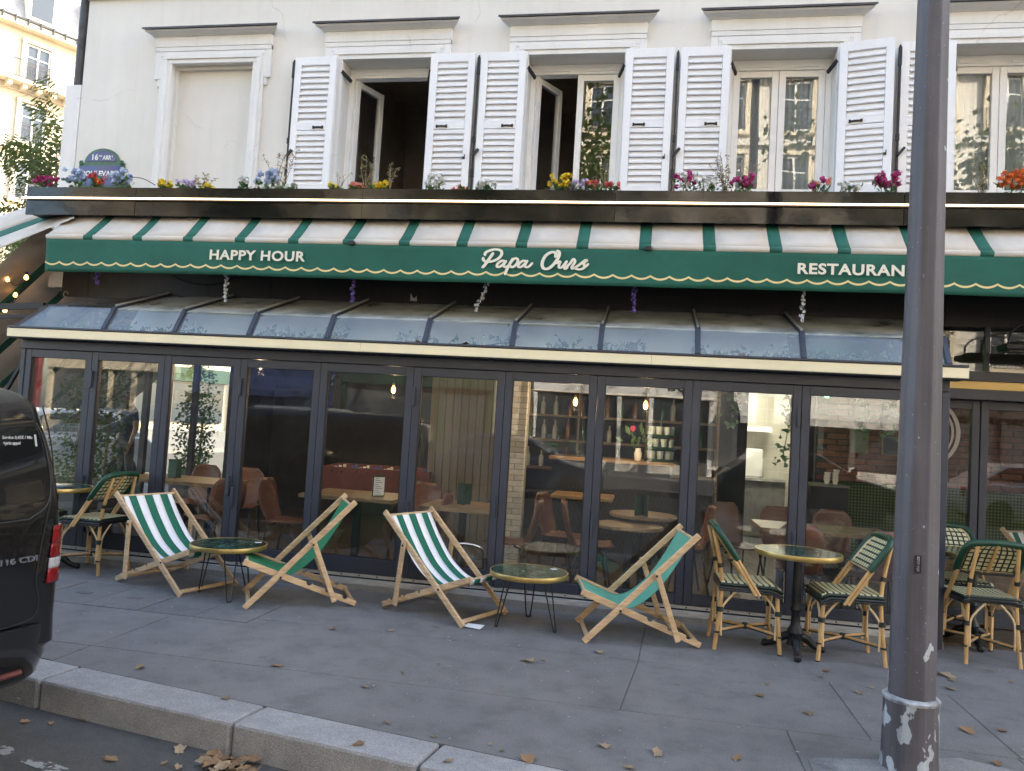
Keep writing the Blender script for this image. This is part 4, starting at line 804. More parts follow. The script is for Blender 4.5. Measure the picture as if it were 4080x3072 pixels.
text_on('lettering', "C'EST", 0.08, (-0.11, -0.0135, 0.01), 'iron', sg, bold=0.002); text_on('lettering', "MOI", 0.08, (-0.08, -0.0135, -0.06), 'iron', sg, bold=0.002)
b = MB(); b.tube([(0, 0.0, 0.09), (0, 0, 0.6)], 0.004, 5); b.build('hanger', 'iron', sg)
# green neon
M['gneon'] = mat('green_neon', (0.1, 1, 0.3), 0.3, emit=(0.06, 1.0, 0.22), estr=6.0)
p = PY(3302, 1550, 8.8); b = MB(); b.tube(spline([(0.01, 0, 0.16), (0.012, 0, 0.05), (0.0, 0, -0.02), (-0.02, 0, -0.09)]), 0.022, 8); o = b.build('neon_tube', 'gneon', smooth=True); o.location = p; tag(o, 'short bright green neon tube hanging by the brick wall', 'neon light')
# ------------------------------------------------------------------ bar
br = thing('bar_counter', 'dark bar counter with pale worn wood top inside the restaurant', 'bar', (-1.05, 8.9, 0.012))
b = MB(); b.box(0, 1.35, 0.06, 0.6, 0, 1.13); b.build('front', 'iron', br); b = MB(); b.box(-0.03, 1.40, -0.06, 0.66, 1.13, 1.17); b.build('top', 'wood_top', br, bevel=0.006)
b = MB(); b.box(-0.35, 0.45, 0.05, 0.12, 1.175, 1.42); b.build('glass_guard', 'glass', br)
b = MB()
for i in range(26):
    for j in range(12):
        x = i * 0.052 + (0.026 if j % 2 else 0); z = 0.12 + j * 0.06
        b.bar((x, 0.03, z), (x + 0.026, 0.03, z + 0.06), 0.004, 0.004, up=(0, 1, 0)); b.bar((x + 0.026, 0.03, z + 0.06), (x + 0.052, 0.03, z), 0.004, 0.004, up=(0, 1, 0))
b.build('mesh_front', 'zinc', br, kind='stuff')
sh = thing('back_bar_shelf', 'back bar shelving crowded with bottles behind the counter', 'shelf', (-1.9, 10.9, 0.012))
b = MB()
for z in (0.9, 1.3, 1.65, 2.0): b.box(0, 2.9, 0, 0.3, z, z + 0.03)
for x in (0, 0.95, 1.9, 2.87): b.box(x, x + 0.03, 0.002, 0.298, 0.002, 2.3)
b.build('shelf_board', 'wood_top', sh)
bt = MB().lathe([(0.034, 0), (0.036, 0.14), (0.03, 0.18), (0.012, 0.21), (0.012, 0.27), (0.0, 0.27)], 10)
for nm, cl in (('bottle_amber', (0.30, 0.12, 0.03)), ('bottle_green', (0.03, 0.12, 0.05)), ('bottle_clear', (0.5, 0.5, 0.48))): M[nm] = mat(nm, cl, 0.12)
bms = [bt.mesh('bottle', k, smooth=True) for k in ('bottle_amber', 'bottle_green', 'bottle_clear')]
for k in range(45):
    z = (0.93, 1.33, 1.68)[k % 3]; o = link('bottle', bms[rng.randrange(3)]); o.location = (-1.82 + (k // 3) * 0.185 + rng.uniform(-.03, .03), 10.98 + rng.uniform(0, .1), 0.012 + z); o.scale = (1, 1, rng.uniform(0.8, 1.15))
    kind = o.data.name; i3 = bms.index(o.data); tag(o, ('amber', 'green', 'clear')[i3] + ' glass bottle on the ' + ('lowest', 'middle', 'highest')[k % 3] + ' bottle shelf behind the bar', 'bottle', 'bottles behind the bar')
# three tier green cup stand on the bar
ts = thing('cup_stand', 'round three tier dark green stand filled with pale cups on the bar', 'stand', (0.18, 9.1, 1.185))
for k in range(3):
    b = MB(); b.lathe([(0.17, 0), (0.185, 0.02), (0.185, 0.03), (0.0, 0.03)], 24, (0, 0, k * 0.14)); b.build('tray', 'menu', ts, smooth=True)
b = MB(); b.tube([(0, 0, 0), (0, 0, 0.5)], 0.012, 8); b.build('stem', 'menu', ts)
CUP2 = MB().lathe([(0.03, 0), (0.04, 0.09), (0.036, 0.09), (0.026, 0.008), (0, 0.008)], 12); M['cupblue'] = mat('pale_blue_cup', (0.35, 0.42, 0.42), 0.5, var=0.1); c2 = CUP2.mesh('cup', 'cupblue', smooth=True)
for k in range(3):
    for j in range(8):
        o = link('cup', c2); a = j * math.pi / 4 + 0.3 * k; o.location = (0.18 + 0.12 * math.cos(a), 9.1 + 0.12 * math.sin(a), 1.217 + 0.14 * k); tag(o, 'pale blue tumbler on the ' + ('bottom', 'middle', 'top')[k] + ' tier of the green cup stand', 'cup', 'tumblers on the green stand')
# flower vase on the bar
vs_ = thing('flower_vase', 'white vase with a pink flower and leaves on the bar', 'vase', (-0.07, 9.0, 1.185)); b = MB(); b.lathe([(0.035, 0), (0.045, 0.08), (0.03, 0.12), (0.035, 0.14), (0, 0.14)], 14); b.build('vase', 'white', vs_, smooth=True)
rg = random.Random(5); b = MB()
for k in range(26):
    d = Vector((rg.gauss(0, .5), rg.gauss(0, .5), rg.uniform(.3, 1.2))).normalized() * rg.uniform(.1, .3); u = d.orthogonal().normalized() * .03; q = Vector((0, 0, .13)) + d; b.add([q - u, q + d * .2, q + u, q - d * .25], [(0, 1, 2, 3)])
b.build('foliage', 'ivy', vs_, fix=False); M['pink'] = mat('pink_petal', (0.55, 0.06, 0.16), 0.7, trans=0.2, var=0.2); b = MB(); petals(b, (-0.07, 0, 0.36), 0.05, 26, rg); b.build('blossom', 'pink', vs_, fix=False)

# ------------------------------------------------------------------ dining tables, menus, chairs
def rect_table(x0, x1, y0, y1, z, lab, legs=1):
    t = thing('dining_table', lab, 'table', ((x0 + x1) / 2, (y0 + y1) / 2, 0.012)); w, d = (x1 - x0) / 2, (y1 - y0) / 2; n = max(3, int((y1 - y0) / 0.12))
    for i in range(n):
        b = MB(); b.box(-w, w, -d + 2 * d * i / n + 0.001, -d + 2 * d * (i + 1) / n - 0.001, z - 0.047, z - 0.012); b.build('plank', 'wood_top', t, bevel=0.003)
    for sx_ in ([0] if w < 0.5 else [-w * 0.6, w * 0.6]):
        b = MB(); b.box(sx_ - 0.03, sx_ + 0.03, -0.03, 0.03, 0.02, z - 0.048); b.build('leg', 'iron', t); b = MB(); b.box(sx_ - 0.2, sx_ + 0.2, -0.03, 0.03, 0, 0.02); b.box(sx_ - 0.03, sx_ + 0.03, -0.2, 0.2, 0.001, 0.021); b.build('foot', 'iron', t)
    return t
def round_wood(c, r, z, lab):
    t = thing('round_table', lab, 'table', (c[0], c[1], 0.012)); b = MB(); b.lathe([(r - 0.006, z - 0.042), (r, z - 0.036), (r, z - 0.018), (r - 0.006, z - 0.012)], 32); b.build('tabletop', 'wood_top', t)
    b = MB(); b.tube([(0, 0, 0.02), (0, 0, z - 0.04)], 0.035, 10); b.build('leg', 'iron', t); b = MB(); b.lathe([(0.22, 0), (0.22, 0.012), (0.05, 0.03)], 20); b.build('foot', 'iron', t); return t
rect_table(-3.10, -2.20, 6.66, 7.34, 0.765, 'worn plank table carrying an open white menu, left of the foosball table')
rect_table(-1.95, -1.28, 6.62, 7.30, 0.745, 'worn plank table with a closed green menu before the plank partition')
rect_table(-5.15, -4.05, 6.85, 7.5, 0.765, 'long worn plank table behind the left folding doors')
rect_table(1.02, 2.15, 6.95, 7.6, 0.755, 'long worn plank table facing the plaid banquette')
rect_table(-0.95, -0.30, 8.1, 8.7, 0.80, 'high plank table end standing before the bar mesh front')
round_wood((-0.10, 6.86), 0.30, 0.70, 'round wood bistro table under the glass, lower of the two'); round_wood((0.02, 7.25), 0.31, 0.76, 'round wood bistro table carrying a standing menu')
def menu(loc, rz, lab, white):
    t = thing('menu_holder', lab, 'menu', loc, rz); w, h = 0.125, 0.19
    for k, a in enumerate((R(28), R(-28))):
        b = MB(); b.box(0, w, -0.004, 0.004, 0, h); o = b.build('cover', 'menu', t, bevel=0.002); o.rotation_euler = (0, 0, a + R(180) * 0)
        if white:
            b = MB(); b.box(0.008, w - 0.008, -0.006 if k else 0.0045, -0.0045 if k else 0.006, 0.01, h - 0.012); p_ = b.build('page', 'paper', o)
            bb = MB()
            for q in range(9): bb.box(0.02, w - 0.03 - 0.02 * (q % 3), -0.0066 if k else 0.0061, -0.0061 if k else 0.0066, 0.02 + q * 0.018, 0.024 + q * 0.018)
            bb.build('print', 'iron', p_)
    return t
menu((-2.46, 6.85, 0.767), R(75), 'open menu with white pages standing on the plank table by the foosball table', True)
menu((-1.68, 6.98, 0.747), R(-15), 'closed green menu standing on the plank table before the partition', False)
menu((0.02, 7.10, 0.762), R(-100), 'open menu with white page standing on the round wood table', True)
menu((-4.72, 7.1, 0.767), R(10), 'dark green menu standing on the long table behind the left doors', False)
# ply shell chairs
def shell_chair():
    t = thing('shell_chair', 'x', 'chair')
    def fn(u, v):
        y = (u - 0.5)
        if v < 0.5:
            k = v * 2; x = 0.22 - 0.40 * k; z = 0.44 - 0.012 * math.sin(k * math.pi) + 0.02 * (2 * y) ** 2; w = 0.38 - 0.02 * k
        else:
            k = (v - 0.5) * 2; x = -0.18 - 0.10 * k - 0.02 * math.sin(k * math.pi); z = 0.44 + 0.40 * k + (0.02 * (2 * y) ** 2 if k < .2 else 0); w = 0.36 * (0.80 + 0.22 * math.sin(k * math.pi * 0.9)) * (1 if k < .85 else 1 - (k - .85) * 2.2); x += 0.04 * (2 * y) ** 2
        return Vector((x, y * w, z))
    b = MB(); b.grid(fn, 10, 20); b.build('shell', 'shell', t, smooth=True, solid=0.012)
    for sx_, sy_ in ((1, 1), (1, -1), (-1, 1), (-1, -1)):
        b = MB(); b.tube([(0.06 * sx_, 0.12 * sy_, 0.425), (0.12 * sx_, 0.16 * sy_, 0.41), (0.20 * sx_, 0.20 * sy_, 0.0)], 0.010, 8); b.build('leg', 'steel_black', t, smooth=True)
    return t
sc0 = shell_chair(); first = True
for x, y, a, lab in ((-3.35, 7.0, 0, 'left end of the plank table with the open menu'), (-2.25, 7.55, -100, 'far side of the plank table with the open menu'), (-2.0, 6.95, 180, 'between the plank tables under the menus'), (-1.15, 6.9, 180, 'right of the plank table with the closed menu'), (-0.75, 7.6, -20, 'in front of the bar mesh front'), (-0.45, 7.15, 10, 'left of the round wood tables'), (0.42, 7.5, 190, 'right of the round wood tables'), (0.95, 7.9, -60, 'beside the doorway pillar'), (1.35, 7.85, -90, 'far side of the table facing the banquette'), (1.85, 7.9, -95, 'far side of the table facing the banquette, next to the cabinet'), (1.3, 6.72, 80, 'near side of the table facing the banquette'), (1.88, 6.72, 95, 'near side of the table facing the banquette, by the end post'), (-4.85, 7.78, -90, 'far side of the long left table'), (-4.3, 7.78, -80, 'far side of the long left table, beside the side window'), (-4.0, 6.8, 150, 'right end of the long left table')):
    t = sc0 if first else copy_tree(sc0); first = False; t.location = (x, y, 0.012); t.rotation_euler = (0, 0, R(a)); t['label'] = 'brown ply shell chair, ' + lab; t['group'] = 'shell chairs in the dining room'
# chrome hoop of a stool leaning inside
b = MB(); b.tube(spline([(0, 0, 0.0), (0.01, 0, 0.3), (0.05, 0, 0.42), (0.28, 0.02, 0.42), (0.33, 0.02, 0.3), (0.34, 0.02, 0.0)], 5), 0.012, 8); b.tube([(0.0, 0, .15), (0.34, 0.02, .15)], 0.008, 6); o = b.build('chrome_rack', 'chrome', smooth=True); o.location = (-1.66, 6.6, 0.012); tag(o, 'bent chrome tube rack standing just behind the glass', 'rack')
# foosball table
fo = thing('foosball_table', 'dark red foosball table with steel rods and blue players', 'foosball table', (-2.95, 8.5, 0.012), R(8)); M['foosred'] = mat('foos_body', (0.12, 0.035, 0.03), 0.4, var=0.2); M['playerblue'] = mat('player_blue', (0.03, 0.10, 0.4), 0.4)
b = MB()
for q in ((-0.6, 0.6, -0.36, -0.33), (-0.6, 0.6, 0.33, 0.36), (-0.6, -0.57, -0.33, 0.33), (0.57, 0.6, -0.33, 0.33)): b.box(*q, 0.62, 0.92)
b.build('body', 'foosred', fo, bevel=0.004); b = MB(); b.box(-0.57, 0.57, -0.33, 0.33, 0.74, 0.76); b.build('playfield', 'menu', fo)
for sx_ in (-0.52, 0.52):
    for sy_ in (-0.29, 0.29): b = MB(); b.bar((sx_, sy_, 0), (sx_, sy_, 0.62), 0.07, 0.07); b.build('leg', 'foosred', fo)
for k in range(8):
    x = -0.49 + k * 0.14; b = MB(); b.tube([(x, -0.50 if k % 2 else -0.37, 0.875), (x, 0.50 if not k % 2 else 0.37, 0.875)], 0.008, 6); rd = b.build('rod', 'chrome', fo)
    for j in range(3): b = MB(); b.box(x - 0.014, x + 0.014, -0.2 + j * 0.2 - 0.02, -0.2 + j * 0.2 + 0.02, 0.80, 0.915); b.build('player', 'playerblue' if k % 2 else 'white', rd, bevel=0.004)
# pendant bulbs
for i, (x, y, Y, lab) in enumerate(((1568, 1546, 8.6, 'over the foosball table'), (2293, 1595, 8.5, 'above the left end of the bar'), (2573, 1608, 8.5, 'above the right end of the bar'), (885, 1318, 6.95, 'under the veranda roof above the third door'), (1715, 1338, 6.95, 'left of a pair under the veranda roof'), (1826, 1324, 7.05, 'right of a pair under the veranda roof'), (2246, 1392, 6.95, 'under the middle of the veranda roof'), (1040, 1447, 7.4, 'behind the fourth folding door'))):
    p = PY(x, y, Y); t = thing('pendant_bulb', 'glowing filament pendant bulb ' + lab, 'pendant lamp', p, group='pendant filament bulbs'); top = 2.45 if Y > YW else min(2.36, p.z + 0.16)
    b = MB(); b.tube([(0, 0, 0.05), (0, 0, max(0.06, top - p.z))], 0.004, 5); b.build('flex', 'iron', t); b = MB(); b.lathe([(0.014, 0.03), (0.016, 0.055), (0.008, 0.065)], 8); b.build('socket', 'brass', t); b = MB(); b.lathe([(0.010, 0.03), (0.024, 0.0), (0.027, -0.03), (0.016, -0.055), (0.003, -0.06)], 12); b.build('bulb', 'bulb', t, smooth=True)
    lt = bpy.data.lights.new('bulb_light', 'POINT'); lt.energy = 3.0 if Y > YW else 0.9; lt.color = (1.0, 0.72, 0.45); lt.shadow_soft_size = 0.03; lo = bpy.data.objects.new('bulb_light', lt); COL.objects.link(lo); lo.parent = t; lo.location = (0, -0.0, -0.10)
# ivy garlands inside the veranda
def ivy(name, lab, pts, n, spread, seed, size=0.05, mtl='ivy'):
    t = thing(name, lab, 'ivy', pts[0], group='ivy garlands under the glass roof'); o0 = Vector(pts[0]); P = [Vector(p) - o0 for p in spline(pts, 8)]; rg = random.Random(seed)
    b = MB(); b.tube(P, 0.004, 5); b.build('stem', 'leafg', t); b = MB()
    for k in range(n):
        q = P[rg.randrange(len(P))] + Vector((rg.gauss(0, spread), rg.gauss(0, spread * .6), rg.gauss(0, spread) - spread * .3)); d = Vector((rg.gauss(0, .5), -abs(rg.gauss(0.6, .4)), rg.gauss(0, .5))).normalized(); u = d.orthogonal().normalized(); u.rotate(Matrix.Rotation(rg.uniform(0, 6.28), 3, d)); v = d.cross(u); s_ = size * rg.uniform(.6, 1.2)
        b.add([q - u * s_ * .5, q - u * s_ * .2 + v * s_ * .45, q + u * s_ * .1 + v * s_ * .22, q + u * s_ * .7 + d * s_ * .1, q + u * s_ * .1 - v * s_ * .22, q - u * s_ * .2 - v * s_ * .45], [(0, 1, 2, 3, 4, 5)])
    b.build('leaf', mtl, t, fix=False, kind='stuff')
for k, (xa, xb, lab) in enumerate(((-5.6, -4.2, 'at the hipped left end'), (-3.5, -2.7, 'over the fourth door'), (-2.15, -1.2, 'beside the pair of bulbs'), (-0.8, -0.1, 'over the eighth door'), (0.4, 1.15, 'over the ninth door'), (1.25, 2.2, 'thick, at the right end'))):
    ivy('ivy_garland', 'ivy garland behind the lower roof glass ' + lab, [(xa, 6.56, 2.20), ((xa + xb) / 2, 6.58, 2.16), (xb, 6.56, 2.22)], 130 if k < 5 else 220, 0.055, 40 + k, 0.055)
for k, (x, z1, lab) in enumerate(((0.72, 1.9, 'beside the ninth door'), (1.75, 1.9, 'below the green neon'), (2.0, 1.9, 'left of the end post'), (1.16, 1.9, 'along the ninth door mullion'), (-3.0, 1.9, 'over the fifth door'))):
    ivy('ivy_strand', 'short ivy strand dangling behind the folding doors ' + lab, [(x, 6.75, z1), (x + 0.03, 6.76, z1 - 0.15), (x - 0.02, 6.75, z1 - (0.55 if k == 3 else 0.28))], 34 if k != 3 else 60, 0.035, 70 + k, 0.05)
# ------------------------------------------------------------------ deck chairs (sitter faces +x, origin between the rear rail ends on the ground)
def deck_chair(lab, mats, head, st, loc, ang, width=0.56):
    t = thing('deck_chair', lab, 'deck chair', loc, ang, 'deck chairs along the veranda')
    hw = width / 2; RW, RH = 0.022, 0.045
    rear, seat = Vector((0.0, 0, 0.025)), Vector((0.862, 0, 0.352)); foot, hd = Vector((0.842, 0, 0.0)), Vector((head[0], 0, head[1]))
    fd = (hd - foot).normalized(); foot = foot + fd * 0.012
    for sg in (-1, 1):
        y = sg * hw; yi = sg * (hw - 0.026); yo = sg * (hw + 0.024)
        b = MB(); b.bar(foot + Vector((0, y, 0)), hd + Vector((0, y, 0)), RW, RH); b.build('back_rail', 'beech', t, bevel=0.006)
        b = MB(); d = (seat - rear).normalized(); up = Vector((-d.z, 0, d.x)); Ln = (seat - rear).length          # seat rail with notches cut in its top edge
        prof = [(0, -RH / 2), (Ln, -RH / 2), (Ln, RH / 2)]
        for nx in (0.39, 0.235, 0.09): prof += [(nx + 0.032, RH / 2), (nx + 0.026, RH / 2 - 0.016), (nx + 0.008, RH / 2 - 0.024), (nx - 0.008, RH / 2 - 0.014), (nx - 0.012, RH / 2 + 0.004), (nx - 0.03, RH / 2 - 0.004)]
        prof += [(0, RH / 2 - 0.004)]
        b.prism([rear + d * u + up * w + Vector((0, yi - 0.011, 0)) for u, w in prof], (0, 0.022, 0)); b.build('seat_rail', 'beech', t, bevel=0.003)
        b = MB(); b.bar(Vector((st[0], yo, st[1] + 0.03)), Vector((0.172, yo, 0.050)), RW, 0.04, up=(1, 0, 0.2)); b.build('strut', 'beech', t, bevel=0.006)
        for p in (Vector((st[0], sg * (hw + 0.037), st[1])), Vector((0.585, sg * (hw + 0.0125), 0.238))):
            b = MB(); b.lathe([(0.009, -0.002), (0.009, 0.002), (0.004, 0.004)], 10, mx=Matrix.Translation(p) @ Matrix.Rotation(R(90 * -sg), 4, 'X')); b.build('bolt', 'steel_black', t)
    q = foot + fd * 0.04; b = MB(); b.bar(q + Vector((0, -hw + 0.011, 0)), q + Vector((0, hw - 0.011, 0)), 0.018, 0.032, up=fd); b.build('foot_bar', 'beech', t, bevel=0.004)
    q = rear + (seat - rear).normalized() * 0.02; b = MB(); b.bar(q + Vector((0, -hw + 0.037, 0)), q + Vector((0, hw - 0.037, 0)), 0.03, 0.018); b.build('rear_bar', 'beech', t, bevel=0.004)
    b = MB(); b.bar((0.190, -hw - 0.012, 0.098), (0.190, hw + 0.012, 0.098), 0.02, 0.02); b.build('strut_bar', 'beech', t, bevel=0.006)
    h2 = hd - fd * 0.045; s2 = seat - (seat - rear).normalized() * 0.03
    for p in (h2, s2):
        b = MB(); b.tube([p + Vector((0, -hw + 0.012, 0)), p + Vector((0, hw - 0.012, 0))], 0.011, 8); b.build('dowel', 'beech', t, smooth=True)
    # canvas sling
    cw = hw - 0.040; low = Vector((0.50, 0, 0.245))
    path = spline([h2 + Vector((0, 0, 0.010)), h2.lerp(low, 0.34) + Vector((-0.025, 0, -0.042)), h2.lerp(low, 0.68) + Vector((-0.03, 0, -0.06)), low + Vector((0.015, 0, -0.012)), low.lerp(s2, 0.55) + Vector((0, 0, -0.022)), s2 + Vector((0, 0, 0.008))], 7)
    path = [h2 + Vector((-0.016, 0, -0.035)), h2 + Vector((-0.013, 0, 0.004))] + path + [s2 + Vector((0.014, 0, -0.004)), s2 + Vector((0.006, 0, -0.035))]
    n = len(path) - 1
    if len(mats) == 1: bands = [(-cw, cw, mats[0])]
    else:
        e = [-1, -0.80, -0.50, -0.18, 0.16, 0.48, 0.80, 1]; bands = [(cw * e[i], cw * e[i + 1], mats[i % 2]) for i in range(7)]
    for y0, y1, mt in bands:
        b = MB(); nu = 2 if len(bands) > 1 else 10
        def fn(u, v):
            p = path[round(v * n)]; y = y0 + (y1 - y0) * u; k = min(1, max(0, (v - .1) / .2)) * min(1, max(0, (.95 - v) / .2)); return Vector((p.x, y * (1 - 0.05 * math.sin(math.pi * v)), p.z + 0.016 * k * (abs(y) / cw) ** 2))
        b.grid(fn, nu, n); b.build('canvas_stripe' if len(bands) > 1 else 'canvas', mt, t, smooth=True, solid=0.0025)
    return t
ST = ('can_white', 'can_green')
def deck_at(rear, front, width, far_plus):        # origin from the near side's rear and front ground points
    A = Vector(rear); Bq = Vector(front); d = (Bq - A); d.z = 0; d.normalize(); ang = math.atan2(d.y, d.x); n = Vector((-d.y, d.x, 0)) * (1 if far_plus else -1)
    return A + n * width / 2, ang
l, a = deck_at((-4.316, 5.86, 0), (-3.535, 5.60, 0), 0.56, True); deck_chair('green and white striped deck chair beside the left hairpin coffee table', ST, (-0.065, 0.735), (0.175, 0.50), l, a)
l, a = deck_at((-2.178, 5.86, 0), (-2.871, 5.47, 0), 0.55, False); deck_chair('forest green canvas deck chair seen from behind, between the two striped ones', ('can_forest',), (0.055, 0.825), (0.36, 0.49), l, a)
l, a = deck_at((-1.995, 5.94, 0), (-1.246, 5.60, 0), 0.54, True); deck_chair('green and white striped deck chair beside the right hairpin coffee table', ST, (-0.02, 0.755), (0.225, 0.52), l, a)
l, a = deck_at((0.464, 5.69, 0), (-0.348, 5.545, 0), 0.55, False); deck_chair('sea green canvas deck chair next to the bistro chairs', ('can_mint',), (0.05, 0.80), (0.345, 0.50), l, a)
hp = PG(3990, 2103, 0.80); deck_chair('green and white striped deck chair by the recessed entrance', ST, (0.05, 0.80), (0.345, 0.50), (hp.x + 0.2175, hp.y + 0.183, 0), R(-60))

# ------------------------------------------------------------------ tables
def marble():
    mt = bpy.data.materials.new('green_marble'); mt.use_nodes = True; n = mt.node_tree.nodes; l = mt.node_tree.links; b = n['Principled BSDF']; b.inputs['Roughness'].default_value = 0.14; b.inputs['Specular IOR Level'].default_value = 0.18
    tc = n.new('ShaderNodeTexCoord'); oi = n.new('ShaderNodeObjectInfo'); ad = n.new('ShaderNodeVectorMath'); ad.operation = 'MULTIPLY_ADD'; l.new(oi.outputs['Random'], ad.inputs[0]); ad.inputs[1].default_value = (9, 7, 5); l.new(tc.outputs['Object'], ad.inputs[2])
    nz = n.new('ShaderNodeTexNoise'); nz.inputs['Scale'].default_value = 4.5; nz.inputs['Detail'].default_value = 8; nz.inputs['Roughness'].default_value = 0.6; nz.inputs['Distortion'].default_value = 1.4; l.new(ad.outputs[0], nz.inputs['Vector'])
    r = n.new('ShaderNodeValToRGB'); l.new(nz.outputs['Fac'], r.inputs[0]); e = r.color_ramp.elements; e[0].position = 0.44; e[0].color = (0.004, 0.016, 0.011, 1); e[1].position = 0.56; e[1].color = (0.008, 0.035, 0.022, 1)
    k = e.new(0.497); k.color = (0.012, 0.06, 0.04, 1); k = e.new(0.505); k.color = (0.20, 0.36, 0.29, 1); k = e.new(0.513); k.color = (0.012, 0.06, 0.04, 1); l.new(r.outputs[0], b.inputs['Base Color']); return mt
M['marble'] = marble()
def marble_top(t, r, z):
    b = MB(); b.lathe([(r - 0.006, z - 0.025), (r - 0.006, z)], 48); b.build('marble_top', 'marble', t)
    b = MB(); pr = [(r - 0.0055, z - 0.032), (r + 0.002, z - 0.034), (r + 0.004, z - 0.03), (r + 0.004, z - 0.002), (r + 0.002, z + 0.002), (r - 0.0055, z + 0.002)]; k = len(pr); N = 56
    vs = [(q * math.cos(2 * math.pi * j / N), q * math.sin(2 * math.pi * j / N), zz) for j in range(N) for q, zz in pr]; b.add(vs, [(j * k + i, ((j + 1) % N) * k + i, ((j + 1) % N) * k + (i + 1) % k, j * k + (i + 1) % k) for j in range(N) for i in range(k)]); b.build('brass_rim', 'brass', t, smooth=True)
def coffee(feet, lab):
    c = sum((Vector(f) for f in feet), Vector()) / 3; t = thing('coffee_table', lab, 'coffee table', c, 0, 'hairpin coffee tables'); marble_top(t, 0.295, 0.41)
    for f in feet:
        d = (Vector(f) - c); d.z = 0; d.normalize(); n = Vector((-d.y, d.x, 0)); ft = Vector(f) - c
        b = MB(); top = d * 0.165 + Vector((0, 0, 0.378)); 
        b.tube(spline([top + n * 0.05, (top + n * 0.05).lerp(ft + n * 0.014, 0.9), ft + n * 0.011 + Vector((0, 0, 0.015)), ft + Vector((0, 0, 0.006)), ft - n * 0.011 + Vector((0, 0, 0.015)), (top - n * 0.05).lerp(ft - n * 0.014, 0.9), top - n * 0.05], 4), 0.0055, 7); b.build('hairpin_leg', 'steel_black', t, smooth=True)
        b = MB(); b.bar(top - n * 0.07, top + n * 0.07, 0.04, 0.006); b.build('leg_plate', 'steel_black', t)
    b = MB(); b.box(-0.025, 0.025, -0.018, 0.018, 0.4105, 0.4115); o = b.build('price_tag', 'paper', t); o.location = (0.17, 0.16, 0); o.rotation_euler = (0, 0, 0.6)
    return t
coffee([(-3.49, 5.80, 0), (-3.10, 5.575, 0), (-3.23, 6.09, 0)], 'round green marble coffee table with black hairpin legs by the forest green deck chair')
coffee([(-1.02, 5.70, 0), (-0.58, 5.72, 0), (-0.835, 6.09, 0)], 'round green marble coffee table with black hairpin legs by the sea green deck chair')
def bistro_table(loc, lab, r=0.295, h=0.722, rz=0.0):
    t = thing('bistro_table', lab, 'bistro table', loc, rz, 'bistro tables on the pavement'); marble_top(t, r, h)
    b = MB(); b.lathe([(0.026, 0.66), (0.03, 0.5), (0.034, 0.36), (0.03, 0.33), (0.042, 0.31), (0.03, 0.29), (0.034, 0.2), (0.05, 0.17), (0.058, 0.15), (0.045, 0.12), (0.05, 0.09), (0.06, 0.06), (0.0, 0.05)], 18); b.build('column', 'cast', t, smooth=True)
    b = MB(); b.lathe([(0.03, 0.655), (0.12, 0.672), (0.12, 0.685)], 16); b.build('top_bracket', 'cast', t)
    for k in range(3):
        a = 2 * math.pi * k / 3 + R(-95); d = Vector((math.cos(a), math.sin(a), 0)); b = MB(); b.tube(spline([d * 0.03 + Vector((0, 0, 0.125)), d * 0.09 + Vector((0, 0, 0.10)), d * 0.16 + Vector((0, 0, 0.045)), d * 0.215 + Vector((0, 0, 0.025)), d * 0.245 + Vector((0, 0, 0.022))], 5), [0.028, 0.029, 0.03, 0.03, 0.03, 0.03, 0.029, 0.027, 0.026, 0.024, 0.022, 0.021, 0.021, 0.021, 0.022, 0.024, 0.026, 0.027, 0.026, 0.023, 0.014], 10); b.build('foot', 'cast', t, smooth=True)
    return t
bistro_table((1.125, 5.86, 0), 'green marble bistro table with brass rim between two woven chairs')
bistro_table((2.60, 6.68, 0), 'green marble bistro table by the recessed entrance')
bistro_table((-5.12, 6.08, 0), 'green marble bistro table partly hidden by the black van')
b = MB(); b.lathe([(0.07, 0), (0.075, 0.012), (0.06, 0.02), (0, 0.02)], 20); o = b.build('ashtray', 'chrome', smooth=True); o.location = (-4.98, 6.02, 0.7245); tag(o, 'small round ashtray on the bistro table behind the van', 'ashtray')

